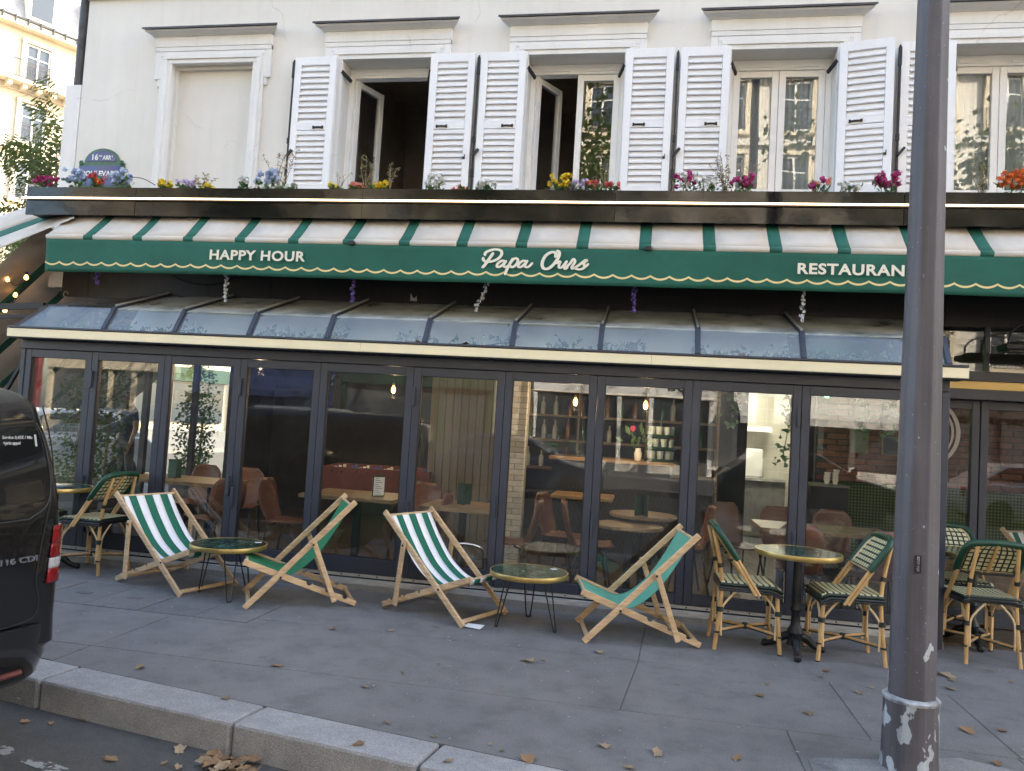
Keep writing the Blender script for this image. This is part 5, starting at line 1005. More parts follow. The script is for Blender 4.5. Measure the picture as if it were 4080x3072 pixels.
# ------------------------------------------------------------------ woven bistro chairs (face +x)
def bistro_chair():
    t = thing('bistro_chair', 'x', 'chair'); r = 0.0145
    for sg in (-1, 1):
        b = MB(); b.tube(spline([(0.215, sg * 0.185, 0.0), (0.195, sg * 0.178, 0.25), (0.185, sg * 0.172, 0.455)], 4), r, 8); b.build('front_leg', 'rattan', t, smooth=True)
        b = MB(); b.tube(spline([(-0.235, sg * 0.180, 0.0), (-0.205, sg * 0.168, 0.28), (-0.198, sg * 0.160, 0.48), (-0.225, sg * 0.150, 0.66), (-0.268, sg * 0.135, 0.835)], 4), r, 8); b.build('back_leg', 'rattan', t, smooth=True)
        b = MB()                                   # doubled back arms, bare below the wrapping
        for o_ in (0.0, 0.026): b.tube([(0.060 - o_, sg * 0.212, 0.405), (-0.098 - o_, sg * 0.205, 0.645)], 0.0115, 8)
        b.build('back_arm', 'rattan', t, smooth=True)
        for x, s2 in ((0.202, 1), (-0.212, -1)):
            b = MB(); b.tube(spline([(x - s2 * 0.022, sg * 0.172, 0.10), (x - s2 * 0.02, sg * 0.170, 0.27), (x - s2 * 0.05, sg * 0.17, 0.34), (x - s2 * 0.13, sg * 0.165, 0.432)], 4), 0.008, 7); b.build('brace', 'rattan_core', t, smooth=True)
            b = MB(); b.tube(spline([(x, sg * 0.150, 0.12), (x, sg * 0.148, 0.29), (x, sg * 0.115, 0.36), (x, sg * 0.05, 0.432)], 4), 0.0075, 7); b.build('brace', 'rattan_core', t, smooth=True)
            b = MB(); b.tube([(x - s2 * 0.006, sg * 0.176, 0.268), (x - s2 * 0.006, sg * 0.174, 0.302)], 0.0235, 10); b.build('binding', 'bind', t, smooth=True)
            b = MB(); z = 0.135; b.tube([(x + s2 * 0.006, sg * 0.180, z), (0.0, 0, z + 0.012)], 0.009, 7); b.build('stretcher', 'rattan', t, smooth=True)
            b = MB(); b.tube([(x + s2 * 0.008, sg * 0.184, z - 0.012), (0.0, 0, z)], 0.0055, 6); b.tube([(x + s2 * 0.008, sg * 0.182, z - 0.016), (x + s2 * 0.008, sg * 0.182, z - 0.004)], 0.0185, 10); b.build('binding', 'bind', t, smooth=True)
        b = MB(); b.tube([(-0.207, sg * 0.158, 0.575), (-0.214, sg * 0.155, 0.605)], 0.019, 10); b.build('binding', 'bind', t, smooth=True)
        b = MB(); b.lathe([(0.016, 0.0), (0.016, 0.008), (0, 0.008)], 8, (0.215, sg * 0.185, 0)); b.build('ferrule', 'steel_black', t)
    b = MB(); b.tube([(0, 0, 0.125), (0, 0, 0.165)], 0.02, 10); b.build('binding', 'bind', t, smooth=True)
    # seat: rounded slab with rolled front, dark web, cream strands proud of it
    hwx, hwy = 0.212, 0.212
    def seat_pt(u, v, lift=0.0):
        x = -hwx + 2 * hwx * u; y = (-hwy + 2 * hwy * v) * (0.9 + 0.1 * u); drop = 0.03 * max(0, (u - 0.86) / 0.14) ** 2 + 0.012 * max(0, (abs(2 * v - 1) - 0.88) / 0.12) ** 2; return Vector((x, y, 0.472 - drop - 0.012 * math.sin(math.pi * u) * math.sin(math.pi * v) + lift))
    b = MB(); b.grid(lambda u, v: seat_pt(u, v), 14, 14); b.build('seat', 'weave_dark', t, smooth=True, solid=0.022)
    b = MB(); N = 10
    for i in range(N):
        for j in range(N + 2):
            u0, u1, v0, v1 = (i + 0.18) / N, (i + 0.82) / N, (j + 0.19) / (N + 2), (j + 0.81) / (N + 2); vs = [seat_pt(u, v, l_) for l_ in (0.0108, 0.0122) for u, v in ((u0, v0), (u1, v0), (u1, v1), (u0, v1))]
            b.add(vs, [(4, 5, 6, 7), (0, 1, 5, 4), (1, 2, 6, 5), (2, 3, 7, 6), (3, 0, 4, 7)])
    b.build('seat_weave', 'weave', t, kind='stuff')
    ring = [seat_pt(u, v, -0.018) for u, v in [(k / 6, 0.0) for k in range(6)] + [(1.0, k / 6) for k in range(6)] + [(1 - k / 6, 1.0) for k in range(6)] + [(0.0, 1 - k / 6) for k in range(6)]]
    b = MB(); b.tube(ring, 0.0105, 7, closed=True); b.tube([p + Vector((0, 0, -0.018)) for p in ring], 0.007, 6, closed=True); b.build('seat_rim', 'bind', t, smooth=True)
    # back: arch wrapped in green, woven panel
    def bk(y, s): return Vector((-0.098 - 0.160 * s, y, 0.645 + 0.222 * s))
    arch = [bk(-0.205, 0.0), bk(-0.208, 0.3), bk(-0.205, 0.62)] + [bk(-0.205 + 0.07 - 0.07 * math.cos(a) if False else -0.135 - 0.07 * math.cos(a), 0.62 + 0.36 * math.sin(a)) for a in (R(25), R(50), R(72))] + [bk(-0.07, 1.0), bk(0.0, 1.01), bk(0.07, 1.0)]
    arch += [Vector((p.x, -p.y, p.z)) for p in reversed(arch[:6])]
    b = MB(); b.tube(spline(arch, 3), 0.0235, 10); b.build('back_frame', 'wrap', t, smooth=True)
    def inner(s): return 0.178 if s < 0.6 else 0.178 * (1 - 0.45 * ((s - 0.6) / 0.38) ** 2.2)
    b = MB(); b.grid(lambda u, v: bk((2 * u - 1) * inner(0.02 + 0.92 * v), 0.02 + 0.92 * v), 10, 10); b.build('back_panel', 'weave_dark', t, smooth=True, solid=0.006)
    b = MB(); nr, nc = 6, 8
    nrm = Vector((0.222, 0, 0.160)).normalized()
    for i in range(nr):
        for j in range(nc):
            s0, s1 = 0.03 + 0.90 * (i + 0.17) / nr, 0.03 + 0.90 * (i + 0.83) / nr; w0, w1 = inner(s0) * 0.98, inner(s1) * 0.98; y0, y1 = 2 * (j + 0.16) / nc - 1, 2 * (j + 0.84) / nc - 1
            q = [bk(y0 * w0, s0), bk(y1 * w0, s0), bk(y1 * w1, s1), bk(y0 * w1, s1)]
            for sd in (0.0046, -0.0046): b.add([p + nrm * sd * 0.6 for p in q] + [p + nrm * sd for p in q], [(4, 5, 6, 7), (0, 1, 5, 4), (1, 2, 6, 5), (2, 3, 7, 6), (3, 0, 4, 7)])
    b.build('back_weave', 'weave', t, kind='stuff')
    fr = [bk(sg_ * inner(s) , s) for sg_, s in [(-1, k / 8 * 0.96) for k in range(9)] + [(1, 0.96 - k / 8 * 0.96) for k in range(9)]]
    b = MB(); b.tube([p + nrm * 0.004 for p in fr], 0.007, 7, closed=True); b.build('back_binding', 'rattan_core', t, smooth=True)
    for y in (-0.07, 0.07) if False else (0.0,):
        b = MB(); b.tube([bk(y, 0.0) - nrm * 0.016, bk(y, 0.98) - nrm * 0.016], 0.012, 8); b.build('back_splat', 'rattan', t, smooth=True)
    b = MB(); b.tube([(-0.105, -0.2, 0.64), (-0.150, -0.155, 0.632), (-0.155, 0.155, 0.632), (-0.105, 0.2, 0.64)], 0.0095, 7); b.build('back_rail', 'bind', t, smooth=True)
    return t
bc = bistro_chair(); first = True
for x, y, a, lab in ((0.785, 5.925, 2, 'standing by the sea green deck chair, facing the bistro table'), (1.455, 5.90, 183, 'standing by the dark lamp post, facing the bistro table'), (2.50, 6.30, 92, 'with its back to the road by the recessed entrance'), (2.57, 6.945, -88, 'behind the table by the recessed entrance'), (-4.775, 6.175, 176, 'standing beside the black van and the striped deck chair'), (-5.45, 6.22, 20, 'mostly hidden behind the black van')):
    t = bc if first else copy_tree(bc); first = False; t.location = (x, y, 0); t.rotation_euler = (0, 0, R(a)); t['label'] = 'woven rattan bistro chair ' + lab; t['group'] = 'rattan bistro chairs'

# ------------------------------------------------------------------ lamp post
def post_mat():
    mt = mat('post_paint', (0.092, 0.083, 0.094), 0.55, var=0.12, scale=5, bump=0.25, bscale=70, bdist=0.004); n = mt.node_tree.nodes; l = mt.node_tree.links; b = n['Principled BSDF']
    g = n.new('ShaderNodeNewGeometry'); sp = n.new('ShaderNodeSeparateXYZ'); l.new(g.outputs['Position'], sp.inputs[0]); nz = n.new('ShaderNodeTexNoise'); nz.inputs['Scale'].default_value = 13; nz.inputs['Detail'].default_value = 3; mp = n.new('ShaderNodeMapping'); mp.inputs['Scale'].default_value = (1, 1, 0.55); l.new(g.outputs['Position'], mp.inputs[0]); l.new(mp.outputs[0], nz.inputs['Vector'])
    mr = n.new('ShaderNodeMapRange'); l.new(sp.outputs[2], mr.inputs[0]); mr.inputs[1].default_value = 0.0; mr.inputs[2].default_value = 0.75; mr.inputs[3].default_value = 0.045; mr.inputs[4].default_value = -0.14
    ad = n.new('ShaderNodeMath'); l.new(nz.outputs['Fac'], ad.inputs[0]); l.new(mr.outputs[0], ad.inputs[1]); r = n.new('ShaderNodeValToRGB'); r.color_ramp.elements[0].position = 0.565; r.color_ramp.elements[1].position = 0.58; l.new(ad.outputs[0], r.inputs[0])
    mx = n.new('ShaderNodeMix'); mx.data_type = 'RGBA'; l.new(r.outputs[0], mx.inputs[0]); src = b.inputs['Base Color'].links[0].from_socket; l.new(src, mx.inputs[6]); mx.inputs[7].default_value = (0.42, 0.45, 0.47, 1); 
    z2 = n.new('ShaderNodeTexNoise'); z2.inputs['Scale'].default_value = 75; z2.inputs['Detail'].default_value = 2; l.new(g.outputs['Position'], z2.inputs['Vector']); r2 = n.new('ShaderNodeValToRGB'); r2.color_ramp.elements[0].position = 0.72; r2.color_ramp.elements[1].position = 0.75; l.new(z2.outputs['Fac'], r2.inputs[0]); m2 = n.new('ShaderNodeMix'); m2.data_type = 'RGBA'; l.new(r2.outputs[0], m2.inputs[0]); l.new(mx.outputs[2], m2.inputs[6]); m2.inputs[7].default_value = (0.30, 0.31, 0.32, 1)
    mp3 = n.new('ShaderNodeMapping'); mp3.inputs['Scale'].default_value = (14, 14, 0.5); l.new(g.outputs['Position'], mp3.inputs[0]); z3 = n.new('ShaderNodeTexNoise'); z3.inputs['Scale'].default_value = 1.6; z3.inputs['Detail'].default_value = 6; l.new(mp3.outputs[0], z3.inputs['Vector']); r3 = n.new('ShaderNodeValToRGB'); r3.color_ramp.elements[0].position = 0.32; r3.color_ramp.elements[0].color = (0.62, 0.60, 0.58, 1); r3.color_ramp.elements[1].position = 0.6; l.new(z3.outputs['Fac'], r3.inputs[0]); m3 = n.new('ShaderNodeMix'); m3.data_type = 'RGBA'; m3.blend_type = 'MULTIPLY'; m3.inputs[0].default_value = 1; l.new(m2.outputs[2], m3.inputs[6]); l.new(r3.outputs[0], m3.inputs[7]); l.new(m3.outputs[2], b.inputs['Base Color']); return mt
M['post'] = post_mat(); M['sealant'] = mat('white_sealant', (0.16, 0.16, 0.17), 0.7, var=0.3, scale=16, bump=0.6, bscale=40, col2=(0.50, 0.52, 0.54))
lp = thing('lamp_post', 'dark grey faceted street lamp post with flaking paint at its base', 'lamp post', (1.303, 4.0, 0))
def ngon(b, prof, n, tw=0.0): b.lathe(prof, n, mx=Matrix.Rotation(tw, 4, 'Z'))
b = MB(); ngon(b, [(0.128, 0.0), (0.124, 0.06), (0.121, 0.315), (0.118, 0.322)], 16, R(11)); b.build('base_sleeve', 'post', lp, bevel=0.004)
b = MB(); ngon(b, [(0.112, 0.318), (0.124, 0.318), (0.126, 0.330), (0.112, 0.342)], 24); b.build('sealant_ring', 'sealant', lp, smooth=True)
b = MB(); ngon(b, [(0.107, 0.30), (0.106, 0.5), (0.100, 1.2), (0.086, 2.44), (0.079, 3.2), (0.071, 4.2), (0.05, 7.5)], 8, R(12)); b.build('shaft', 'post', lp, bevel=0.006)
b = MB(); b.tube(spline([(0, 0, 7.5), (0.0, -0.1, 8.1), (0, -0.7, 8.5), (0, -1.4, 8.55)]), 0.035, 8); b.build('arm', 'post', lp, smooth=True); b = MB(); b.box(-0.13, 0.13, -2.0, -1.35, 8.48, 8.6); b.build('lantern', 'post', lp, bevel=0.03)
pp = PY(3657.5, 2248, 3.9)
b = MB(); b.box(-0.0135, 0.0135, -0.103, -0.098, -0.04, 0.04); pt = b.build('number_plate', 'iron', lp); pt.location = (pp.x - 1.303, 0.0, pp.z)
text_on('lettering', 'XVI-8203', 0.017, (0.006, -0.1036, -0.035), 'sealant', pt, rot=(R(90), R(-90), 0), bold=0.0004, width=0.07, extrude=0.0004)
# ------------------------------------------------------------------ parked van (tail end visible, whole body built)
M['vanpaint'] = mat('van_black', (0.006, 0.006, 0.007), 0.16, coat=0.6, var=0.1); M['vanglass'] = mat('van_glass', (0.006, 0.006, 0.007), 0.05, spec=0.7); M['vanplastic'] = mat('van_plastic', (0.02, 0.02, 0.021), 0.55); M['lens_red'] = mat('red_lens', (0.17, 0.004, 0.006), 0.15, coat=0.4, var=0.45, scale=40, stretch=(1, 1, 0.3)); M['lens_clear'] = mat('clear_lens', (0.38, 0.38, 0.39), 0.12, coat=0.5, var=0.3, scale=60, stretch=(1, 1, 0.2)); M['rubber'] = mat('tyre', (0.012, 0.012, 0.012), 0.85)
VC = Vector((-2.765, 3.40, -0.15)); vang = math.atan2(KX.y, KX.x)
vn = thing('parked_van', 'glossy black passenger van parked at the kerb, its tail by the kerb stones', 'van', VC, vang)
# local: x = backwards (tail at x=0), y = left side to right side (kerb side y=0), z up
def section(z): pass
Lv, Wv = 4.9, 1.90
def tail_x(z):                                   # tail leans forward above the belt line
    if z < 0.42: return -0.06 + 0.0
    if z < 0.60: return 0.0
    if z < 1.05: return -0.012 - 0.02 * (z - 0.6)
    return -0.022 - 0.20 * (z - 1.05) ** 1.35
def side_in(z):                                   # body side moves inwards towards the roof
    if z < 1.0: return 0.012 * abs(z - 0.75)
    return 0.004 + 0.155 * ((z - 1.0) / 0.72) ** 1.9
zs = [0.34, 0.40, 0.48, 0.60, 0.75, 0.90, 1.02, 1.12, 1.25, 1.38, 1.50, 1.60, 1.66, 1.695]
def loop(z, k):
    rc = 0.075 if z > 0.45 else 0.14; t = side_in(z); x1 = tail_x(z) - (0.10 if k == len(zs) - 1 else 0.03 if k == len(zs) - 2 else 0); s_ = t + (0.10 if k == len(zs) - 1 else 0.025 if k == len(zs) - 2 else 0); x0 = -Lv + (0.0 if z < 0.9 else (z - 0.9) * 1.75); pts = []
    for cx, cy, a0 in ((x1 - rc, -s_ - rc, 0), (x0 + rc, -s_ - rc, 90), (x0 + rc, -Wv + s_ + rc, 180), (x1 - rc, -Wv + s_ + rc, 270)):
        for i in range(7): a = R(a0 + 15 * i); pts.append(Vector((cx + rc * math.cos(a), cy + rc * math.sin(a), z)))
    return pts
b = MB(); vs = []; fs = []; K = 28
for k, z in enumerate(zs): vs += loop(z, k)
for k in range(len(zs) - 1):
    for j in range(K): fs.append((k * K + j, k * K + (j + 1) % K, (k + 1) * K + (j + 1) % K, (k + 1) * K + j))
fs += [tuple(range(K - 1, -1, -1)), tuple((len(zs) - 1) * K + j for j in range(K))]
b.add(vs, fs); b.build('body', 'vanpaint', vn, smooth=True)
def tail_panel(poly, off, mtl, name, par=vn, bev=0.0):   # polygon in (y, z) laid on the tail
    b = MB(); b.prism([(tail_x(z) + off, y, z) for y, z in poly], (-0.03, 0, 0)); return b.build(name, mtl, par, bevel=bev, smooth=False)
# rear window
WP = [(-0.30, 1.085), (-0.20, 1.10), (-0.125, 1.15), (-0.105, 1.24), (-0.112, 1.34), (-0.135, 1.46), (-0.17, 1.54), (-0.24, 1.575)]
tg = tail_panel(WP + [(-Wv - y, z) for y, z in reversed(WP)], 0.0, 'vanglass', 'rear_window')
b = MB(); b.tube(spline([(tail_x(z) + 0.002, y + 0.012, z - 0.012) for y, z in [(-0.95, 1.085)] + WP[:-1]], 3), 0.0035, 5); b.build('window_trim', 'vanplastic', vn)
b = MB(); b.box(-0.22, -0.10, -1.5, -0.40, 1.605, 1.635); b.build('spoiler', 'vanpaint', vn, bevel=0.012)
# bumper
b = MB(); rcs = []
for z, o_ in ((0.30, -0.07), (0.33, -0.03), (0.42, 0.008), (0.52, 0.012), (0.575, 0.008), (0.585, -0.01)):
    row = []
    for x, y in [(-0.55, 0.012)] + [(-0.20 + (0.20 + o_) * math.sin(R(a)), -0.20 + (0.212 + o_ * 0.5) * math.cos(R(a))) for a in range(0, 91, 15)] + [(o_ + 0.01, -0.95)] + [(-0.20 + (0.20 + o_) * math.sin(R(a)), -Wv + 0.20 - (0.212 + o_ * 0.5) * math.cos(R(a))) for a in range(90, -1, -15)] + [(-0.55, -Wv - 0.012)]: row.append(Vector((x, y, z)))
    rcs.append(row)
k = len(rcs[0]); b.add([p for r_ in rcs for p in r_], [(i * k + j, i * k + j + 1, (i + 1) * k + j + 1, (i + 1) * k + j) for i in range(len(rcs) - 1) for j in range(k - 1)]); b.build('bumper', 'vanpaint', vn, smooth=True, solid=0.01)
b = MB(); b.tube([(0.000, y, 0.372) for y in (-0.20, -0.30, -0.40)], 0.014, 8); b.build('reflector', 'foosred', vn)
b = MB(); b.tube(spline([(tail_x(z) + 0.0015, y, z) for y, z in ((-0.118, 1.60), (-0.088, 1.45), (-0.078, 1.25), (-0.112, 1.09), (-0.135, 0.95), (-0.15, 0.78), (-0.13, 0.70), (-0.135, 0.64), (-0.19, 0.600), (-0.5, 0.592), (-0.95, 0.592))], 3), 0.0035, 5); b.build('tailgate_seam', 'rubber', vn)
# tail lamps wrap the corner
for sd in (0, 1):
    def ys(y): return y if sd == 0 else -Wv - y
    lamp = None
    for z0, z1, mtl, nm in ((0.950, 1.035, 'lens_red', 'tail_lamp'), (0.882, 0.949, 'lens_red', 'tail_lamp'), (0.832, 0.881, 'lens_clear', 'reversing_lens'), (0.762, 0.831, 'lens_red', 'brake_lens')):
        b = MB(); vs = []; n = 8; nz = 4
        for q in range(nz + 1):
            z = z0 + (z1 - z0) * q / nz; w = 0.004 + 0.028 * max(0, min(1, (1.04 - z) / 0.3))
            t = side_in(z) - 0.006; x1 = tail_x(z) + 0.006; rc = 0.075
            row = [(x1, -t - rc - w * (1 - i / 3)) for i in range(3)] + [(x1 - rc + rc * math.cos(R(a)), -t - rc + rc * math.sin(R(a))) for a in (0, 22, 45, 67, 90)] + [(x1 - rc - 0.05 - 0.1 * max(0, (z - .66)) , -t)]
            n = len(row); vs += [(x, ys(y), z) for x, y in row]
        b.add(vs, [(q * n + i, q * n + i + 1, (q + 1) * n + i + 1, (q + 1) * n + i) for q in range(nz) for i in range(n - 1)]); lamp = b.build(nm, mtl, vn, smooth=True, solid=0.008)
# wheels
for x in (-0.95, -4.05):
    for y in (-0.10, -Wv + 0.10):
        b = MB(); mxw = Matrix.Translation((x, y, 0.325)) @ Matrix.Rotation(R(90), 4, 'X'); b.lathe([(0.20, -0.10), (0.30, -0.105), (0.325, -0.08), (0.325, 0.08), (0.30, 0.105), (0.20, 0.10)], 28, mx=mxw); w_ = b.build('wheel', 'rubber', vn, smooth=True)
        b = MB(); b.lathe([(0.0, -0.085), (0.05, -0.09), (0.2, -0.07), (0.2, 0.07), (0.05, 0.09), (0, 0.085)], 20, mx=mxw); b.build('rim', 'zinc', w_, smooth=True)
b = MB(); b.box(-4.6, -0.2, -1.75, -0.15, 0.25, 0.36); b.build('underbody', 'rubber', vn)
for y0 in (0.004, -Wv - 0.016):
    b = MB(); b.prism([(-3.5, y0 + (-0.06 if y0 > 0 else 0.06), 1.08), (-0.45, y0 + (-0.06 if y0 > 0 else 0.06), 1.08), (-0.62, y0 + (-0.09 if y0 > 0 else 0.09), 1.45), (-3.1, y0 + (-0.09 if y0 > 0 else 0.09), 1.45)], (0, 0.012, 0)); b.build('side_window', 'vanglass', vn)
rot_t = (R(90), 0, R(90))
text_on('badge', '116 CDI', 0.036, (tail_x(0.89) + 0.002, -0.335, 0.878), 'chrome', vn, rot=rot_t, width=0.185, bold=0.001, extrude=0.002)
M['vsticker'] = mat('sticker_white', (0.42, 0.42, 0.43), 0.6)
text_on('sticker_text', 'Service 0,45€ / Min', 0.020, (tail_x(1.45) + 0.003, -0.335, 1.450), 'vsticker', vn, rot=rot_t, width=0.15, bold=0.0005); text_on('sticker_text', '+prix appel', 0.020, (tail_x(1.425) + 0.003, -0.332, 1.424), 'vsticker', vn, rot=rot_t, width=0.085, bold=0.0007)
b = MB(); b.prism([(tail_x(z) + 0.003, y, z) for y, z in ((-0.170, 1.415), (-0.160, 1.415), (-0.164, 1.47), (-0.174, 1.47))], (-0.001, 0, 0)); b.build('sticker_edge', 'vsticker', vn)
b = MB(); b.prism([(tail_x(z) + 0.003, y, z) for y, z in ((-0.39, 1.415), (-0.36, 1.42), (-0.35, 1.44), (-0.36, 1.465), (-0.39, 1.475))], (-0.001, 0, 0)); b.build('sticker_badge', 'vsticker', vn)
for vv in ('badge', 'sticker'): pass

# ------------------------------------------------------------------ flowers on the ledge
FL = {'blue': (0.42, 0.50, 0.66), 'magenta': (0.42, 0.03, 0.16), 'yellow': (0.75, 0.52, 0.02), 'white': (0.72, 0.72, 0.68), 'salmon': (0.72, 0.24, 0.17), 'lilac': (0.58, 0.47, 0.66), 'orange': (0.70, 0.16, 0.03), 'coral': (0.6, 0.10, 0.10), 'teal': (0.10, 0.42, 0.38)}
for k, v in FL.items(): M['fl_' + k] = mat('petal_' + k, v, 0.75, var=0.25, scale=30, trans=0.2)
LEDGE = 3.535
def flower(px_, w, h, cols, lab, Y=6.60, leaves=32, seed=None):
    """px_ = photo column of the middle, w and h in metres"""
    p = PY(px_, 715, Y); t = thing('flower_bunch', lab, 'flowers', (p.x, Y, LEDGE), group='flowers on the fascia ledge'); rg = random.Random(seed or px_); w *= 1.25; h *= 1.18
    b = MB()
    for k in range(leaves):
        q = Vector((rg.uniform(-w, w) * .5, rg.uniform(-.05, .04), rg.uniform(0.0, h * .55))); d = Vector((rg.gauss(0, .7), rg.uniform(-1, .2), rg.uniform(-.1, .8))).normalized(); u = d.orthogonal().normalized(); s_ = rg.uniform(.03, .055); b.add([q - u * s_ * .1, q + d * s_ * .5 - u * s_ * .35, q + d * s_ * 1.1, q + d * s_ * .5 + u * s_ * .35], [(0, 1, 2, 3)])
    for k in range(4): b.tube([(rg.uniform(-w, w) * .3, 0, 0), (rg.uniform(-w, w) * .4, 0, h * .7)], 0.004, 5)
    b.build('foliage', 'leafg', t, fix=False)
    for ci, c in enumerate(cols):
        b = MB(); n = max(5, int(w * h * 560 / len(cols)))
        for k in range(n):
            q = Vector((rg.uniform(-.5, .5) * w * (1 if len(cols) == 1 else .8) + (ci - (len(cols) - 1) / 2) * w / max(1, len(cols)) * .5, rg.uniform(-.05, .03), h * rg.uniform(.45, .98))); petals(b, q, rg.uniform(.026, .038), 16, rg)
        b.build('blossom', 'fl_' + c, t, fix=False)
for a in ((185, .16, .13, ('magenta',), 'magenta silk flowers at the left end of the fascia ledge'), (300, .17, .19, ('blue',), 'tall pale blue hydrangea bunch below the street sign, left half'), (388, .12, .15, ('teal', 'coral', 'orange'), 'turquoise and coral flower bunch between two blue hydrangeas'), (480, .17, .18, ('blue',), 'pale blue hydrangea bunch below the street sign, right half'),
          (665, .10, .10, ('yellow',), 'small yellow flowers at the foot of the blind window, left'), (745, .13, .10, ('lilac',), 'pale lilac flowers at the foot of the blind window'), (835, .10, .06, ('yellow',), 'low yellow flowers beside the dried fern'), (975, .09, .13, ('white',), 'white flower sprig left of the blue hydrangea'), (1060, .17, .19, ('blue',), 'round blue hydrangea below the first shutter'), (1155, .13, .08, ('white',), 'small white flowers at the foot of the first shutter'),
          (1345, .09, .08, ('yellow',), 'yellow flowers left of the leafy weeds'), (1430, .11, .09, ('salmon',), 'salmon flowers at the foot of the open window'), (1520, .12, .10, ('yellow',), 'yellow flowers at the open window'), (1735, .13, .15, ('white',), 'white hydrangea between the paired shutters, left'), (1835, .10, .06, ('salmon',), 'low salmon flowers between the paired shutters'), (1940, .12, .11, ('white',), 'white flowers with teal leaves between the paired shutters'),
          (2230, .14, .15, ('yellow',), 'bright yellow primulas at the half open window'), (2305, .14, .11, ('lilac',), 'lilac carnations at the half open window'), (2365, .12, .12, ('orange', 'coral'), 'orange lilies beside the climbing weed'), (2440, .09, .09, ('coral',), 'coral flowers right of the climbing weed'), (2740, .16, .17, ('magenta', 'white'), 'magenta and white geraniums below the fifth shutter'), (2825, .10, .14, ('white',), 'white flowers left of the tall dry plants'), (2955, .13, .15, ('magenta',), 'crimson geranium right of the tall dry plants'),
          (3270, .11, .13, ('magenta', 'salmon'), 'crimson and pink carnations at the closed window'), (3390, .13, .12, ('white',), 'white hydrangea at the foot of the half open shutter'), (3535, .16, .17, ('magenta',), 'large crimson geranium left of the lamp post'), (4040, .20, .19, ('orange',), 'vivid orange gerberas right of the lamp post')): flower(*a)
def weed(px_, h, lab, leafy, n=5, seed=1, mtl='leafg', Y=6.62, spread=.10):
    p = PY(px_, 715, Y); t = thing('weed_plant', lab, 'plant', (p.x, Y, LEDGE), group='weeds growing on the ledge'); rg = random.Random(seed); b = MB(); lf = MB()
    for k in range(n):
        tip = Vector((rg.gauss(0, spread), rg.gauss(0, .03), h * rg.uniform(.6, 1))); P = spline([(rg.gauss(0, .012), 0, 0), tip * .5 + Vector((rg.gauss(0, .02), 0, .02)), tip], 6); b.tube(P, [0.004 * (1 - .7 * i / (len(P) - 1)) for i in range(len(P))], 5)
        for j in range(leafy):
            q = P[min(len(P) - 1, int(len(P) * rg.uniform(.15, 1)))] ; d = Vector((rg.gauss(0, 1), rg.gauss(0, .6), rg.gauss(0.1, .5))).normalized(); u = d.orthogonal().normalized(); s_ = rg.uniform(.018, .04); lf.add([q, q + d * s_ * .5 + u * s_ * .22, q + d * s_, q + d * s_ * .5 - u * s_ * .22], [(0, 1, 2, 3)])
    b.build('stem', 'leafdry', t, smooth=True); lf.build('leaf', mtl, t, fix=False, kind='stuff')
M['leafolive'] = mat('olive_leaf', (0.13, 0.13, 0.05), 0.7, var=0.4, scale=20, trans=0.25, col2=(0.24, 0.20, 0.09))
weed(1110, .46, 'tall dried seed stalks beside the first shutter', 22, 7, 3, 'leafdry', spread=.12); weed(810, .19, 'brown dried fern at the foot of the blind window', 26, 6, 4, 'leafdry', spread=.06); weed(1455, .38, 'leafy olive weed before the open window, left', 26, 4, 5, 'leafolive', spread=.03); weed(1555, .33, 'leafy olive weed before the open window, right', 22, 3, 6, 'leafolive', spread=.03); weed(1345, .26, 'thin grey stalks left of the open window', 6, 4, 7, 'leafdry', spread=.09); weed(2410, .50, 'slim climbing green weed before the half open window', 30, 2, 8, 'leafolive', spread=.02); weed(2890, .40, 'bushy dry plant below the fifth shutter', 34, 7, 9, 'leafolive', spread=.07); weed(2985, .36, 'dry plant beside the closed window', 22, 4, 10, 'leafdry', spread=.05); weed(3915, .38, 'dry plant right of the lamp post', 30, 5, 12, 'leafolive', spread=.04); weed(2060, .08, 'tiny dry stalk between the paired shutters', 8, 2, 13, 'leafdry', spread=.02)
weed(400, -0.0 + .22, 'dead coral stem poking out between the hydrangeas', 20, 3, 14, 'fl_coral', spread=.04)
b = MB(); p0 = PY(520, 705, 6.62); b.tube(spline([p0, PY(570, 712, 6.62), PY(620, 738, 6.6)]), 0.004, 5); tag(b.build('cable', 'iron'), 'thin black cable end lifting off the fascia ledge', 'cable')

# ------------------------------------------------------------------ fallen leaves and a paper scrap
M['leafbrown'] = mat('fallen_leaf', (0.20, 0.105, 0.045), 0.75, var=0.35, scale=18, objrand=0.3, col2=(0.30, 0.18, 0.09)); M['leafpale'] = mat('fallen_leaf_pale', (0.27, 0.18, 0.10), 0.75, var=0.3, scale=18, objrand=0.3, col2=(0.36, 0.27, 0.17))
def leaf_mesh(seed, mtl):
    rg = random.Random(seed); b = MB(); n = 15; rim = []
    for i in range(n):
        a = 2 * math.pi * i / n; r_ = (1.0 if i % 3 == 0 else 0.72) * rg.uniform(.8, 1.1); x, y = r_ * math.cos(a), r_ * math.sin(a) * .8; rim.append((x, y))
    curl = rg.uniform(.25, .8); tw = rg.uniform(-.4, .4)
    def z(x, y): return curl * (y + tw * x) ** 2 * .6 + .12 * x * y
    vs = [(0, 0, 0)] + [(x * .5, y * .5, z(x * .5, y * .5)) for x, y in rim] + [(x, y, z(x, y)) for x, y in rim]; mn = min(v[2] for v in vs); vs = [(x, y, q - mn) for x, y, q in vs]
    fs = [(0, i + 1, (i + 1) % n + 1) for i in range(n)] + [(i + 1, n + i + 1, n + (i + 1) % n + 1, (i + 1) % n + 1) for i in range(n)]; b.add(vs, fs)
    b.tube([(-.2, 0, .02 - mn * .5), (-1.25, .06, .06)], .025, 5); return b.mesh('fallen_leaf', mtl, fix=False)
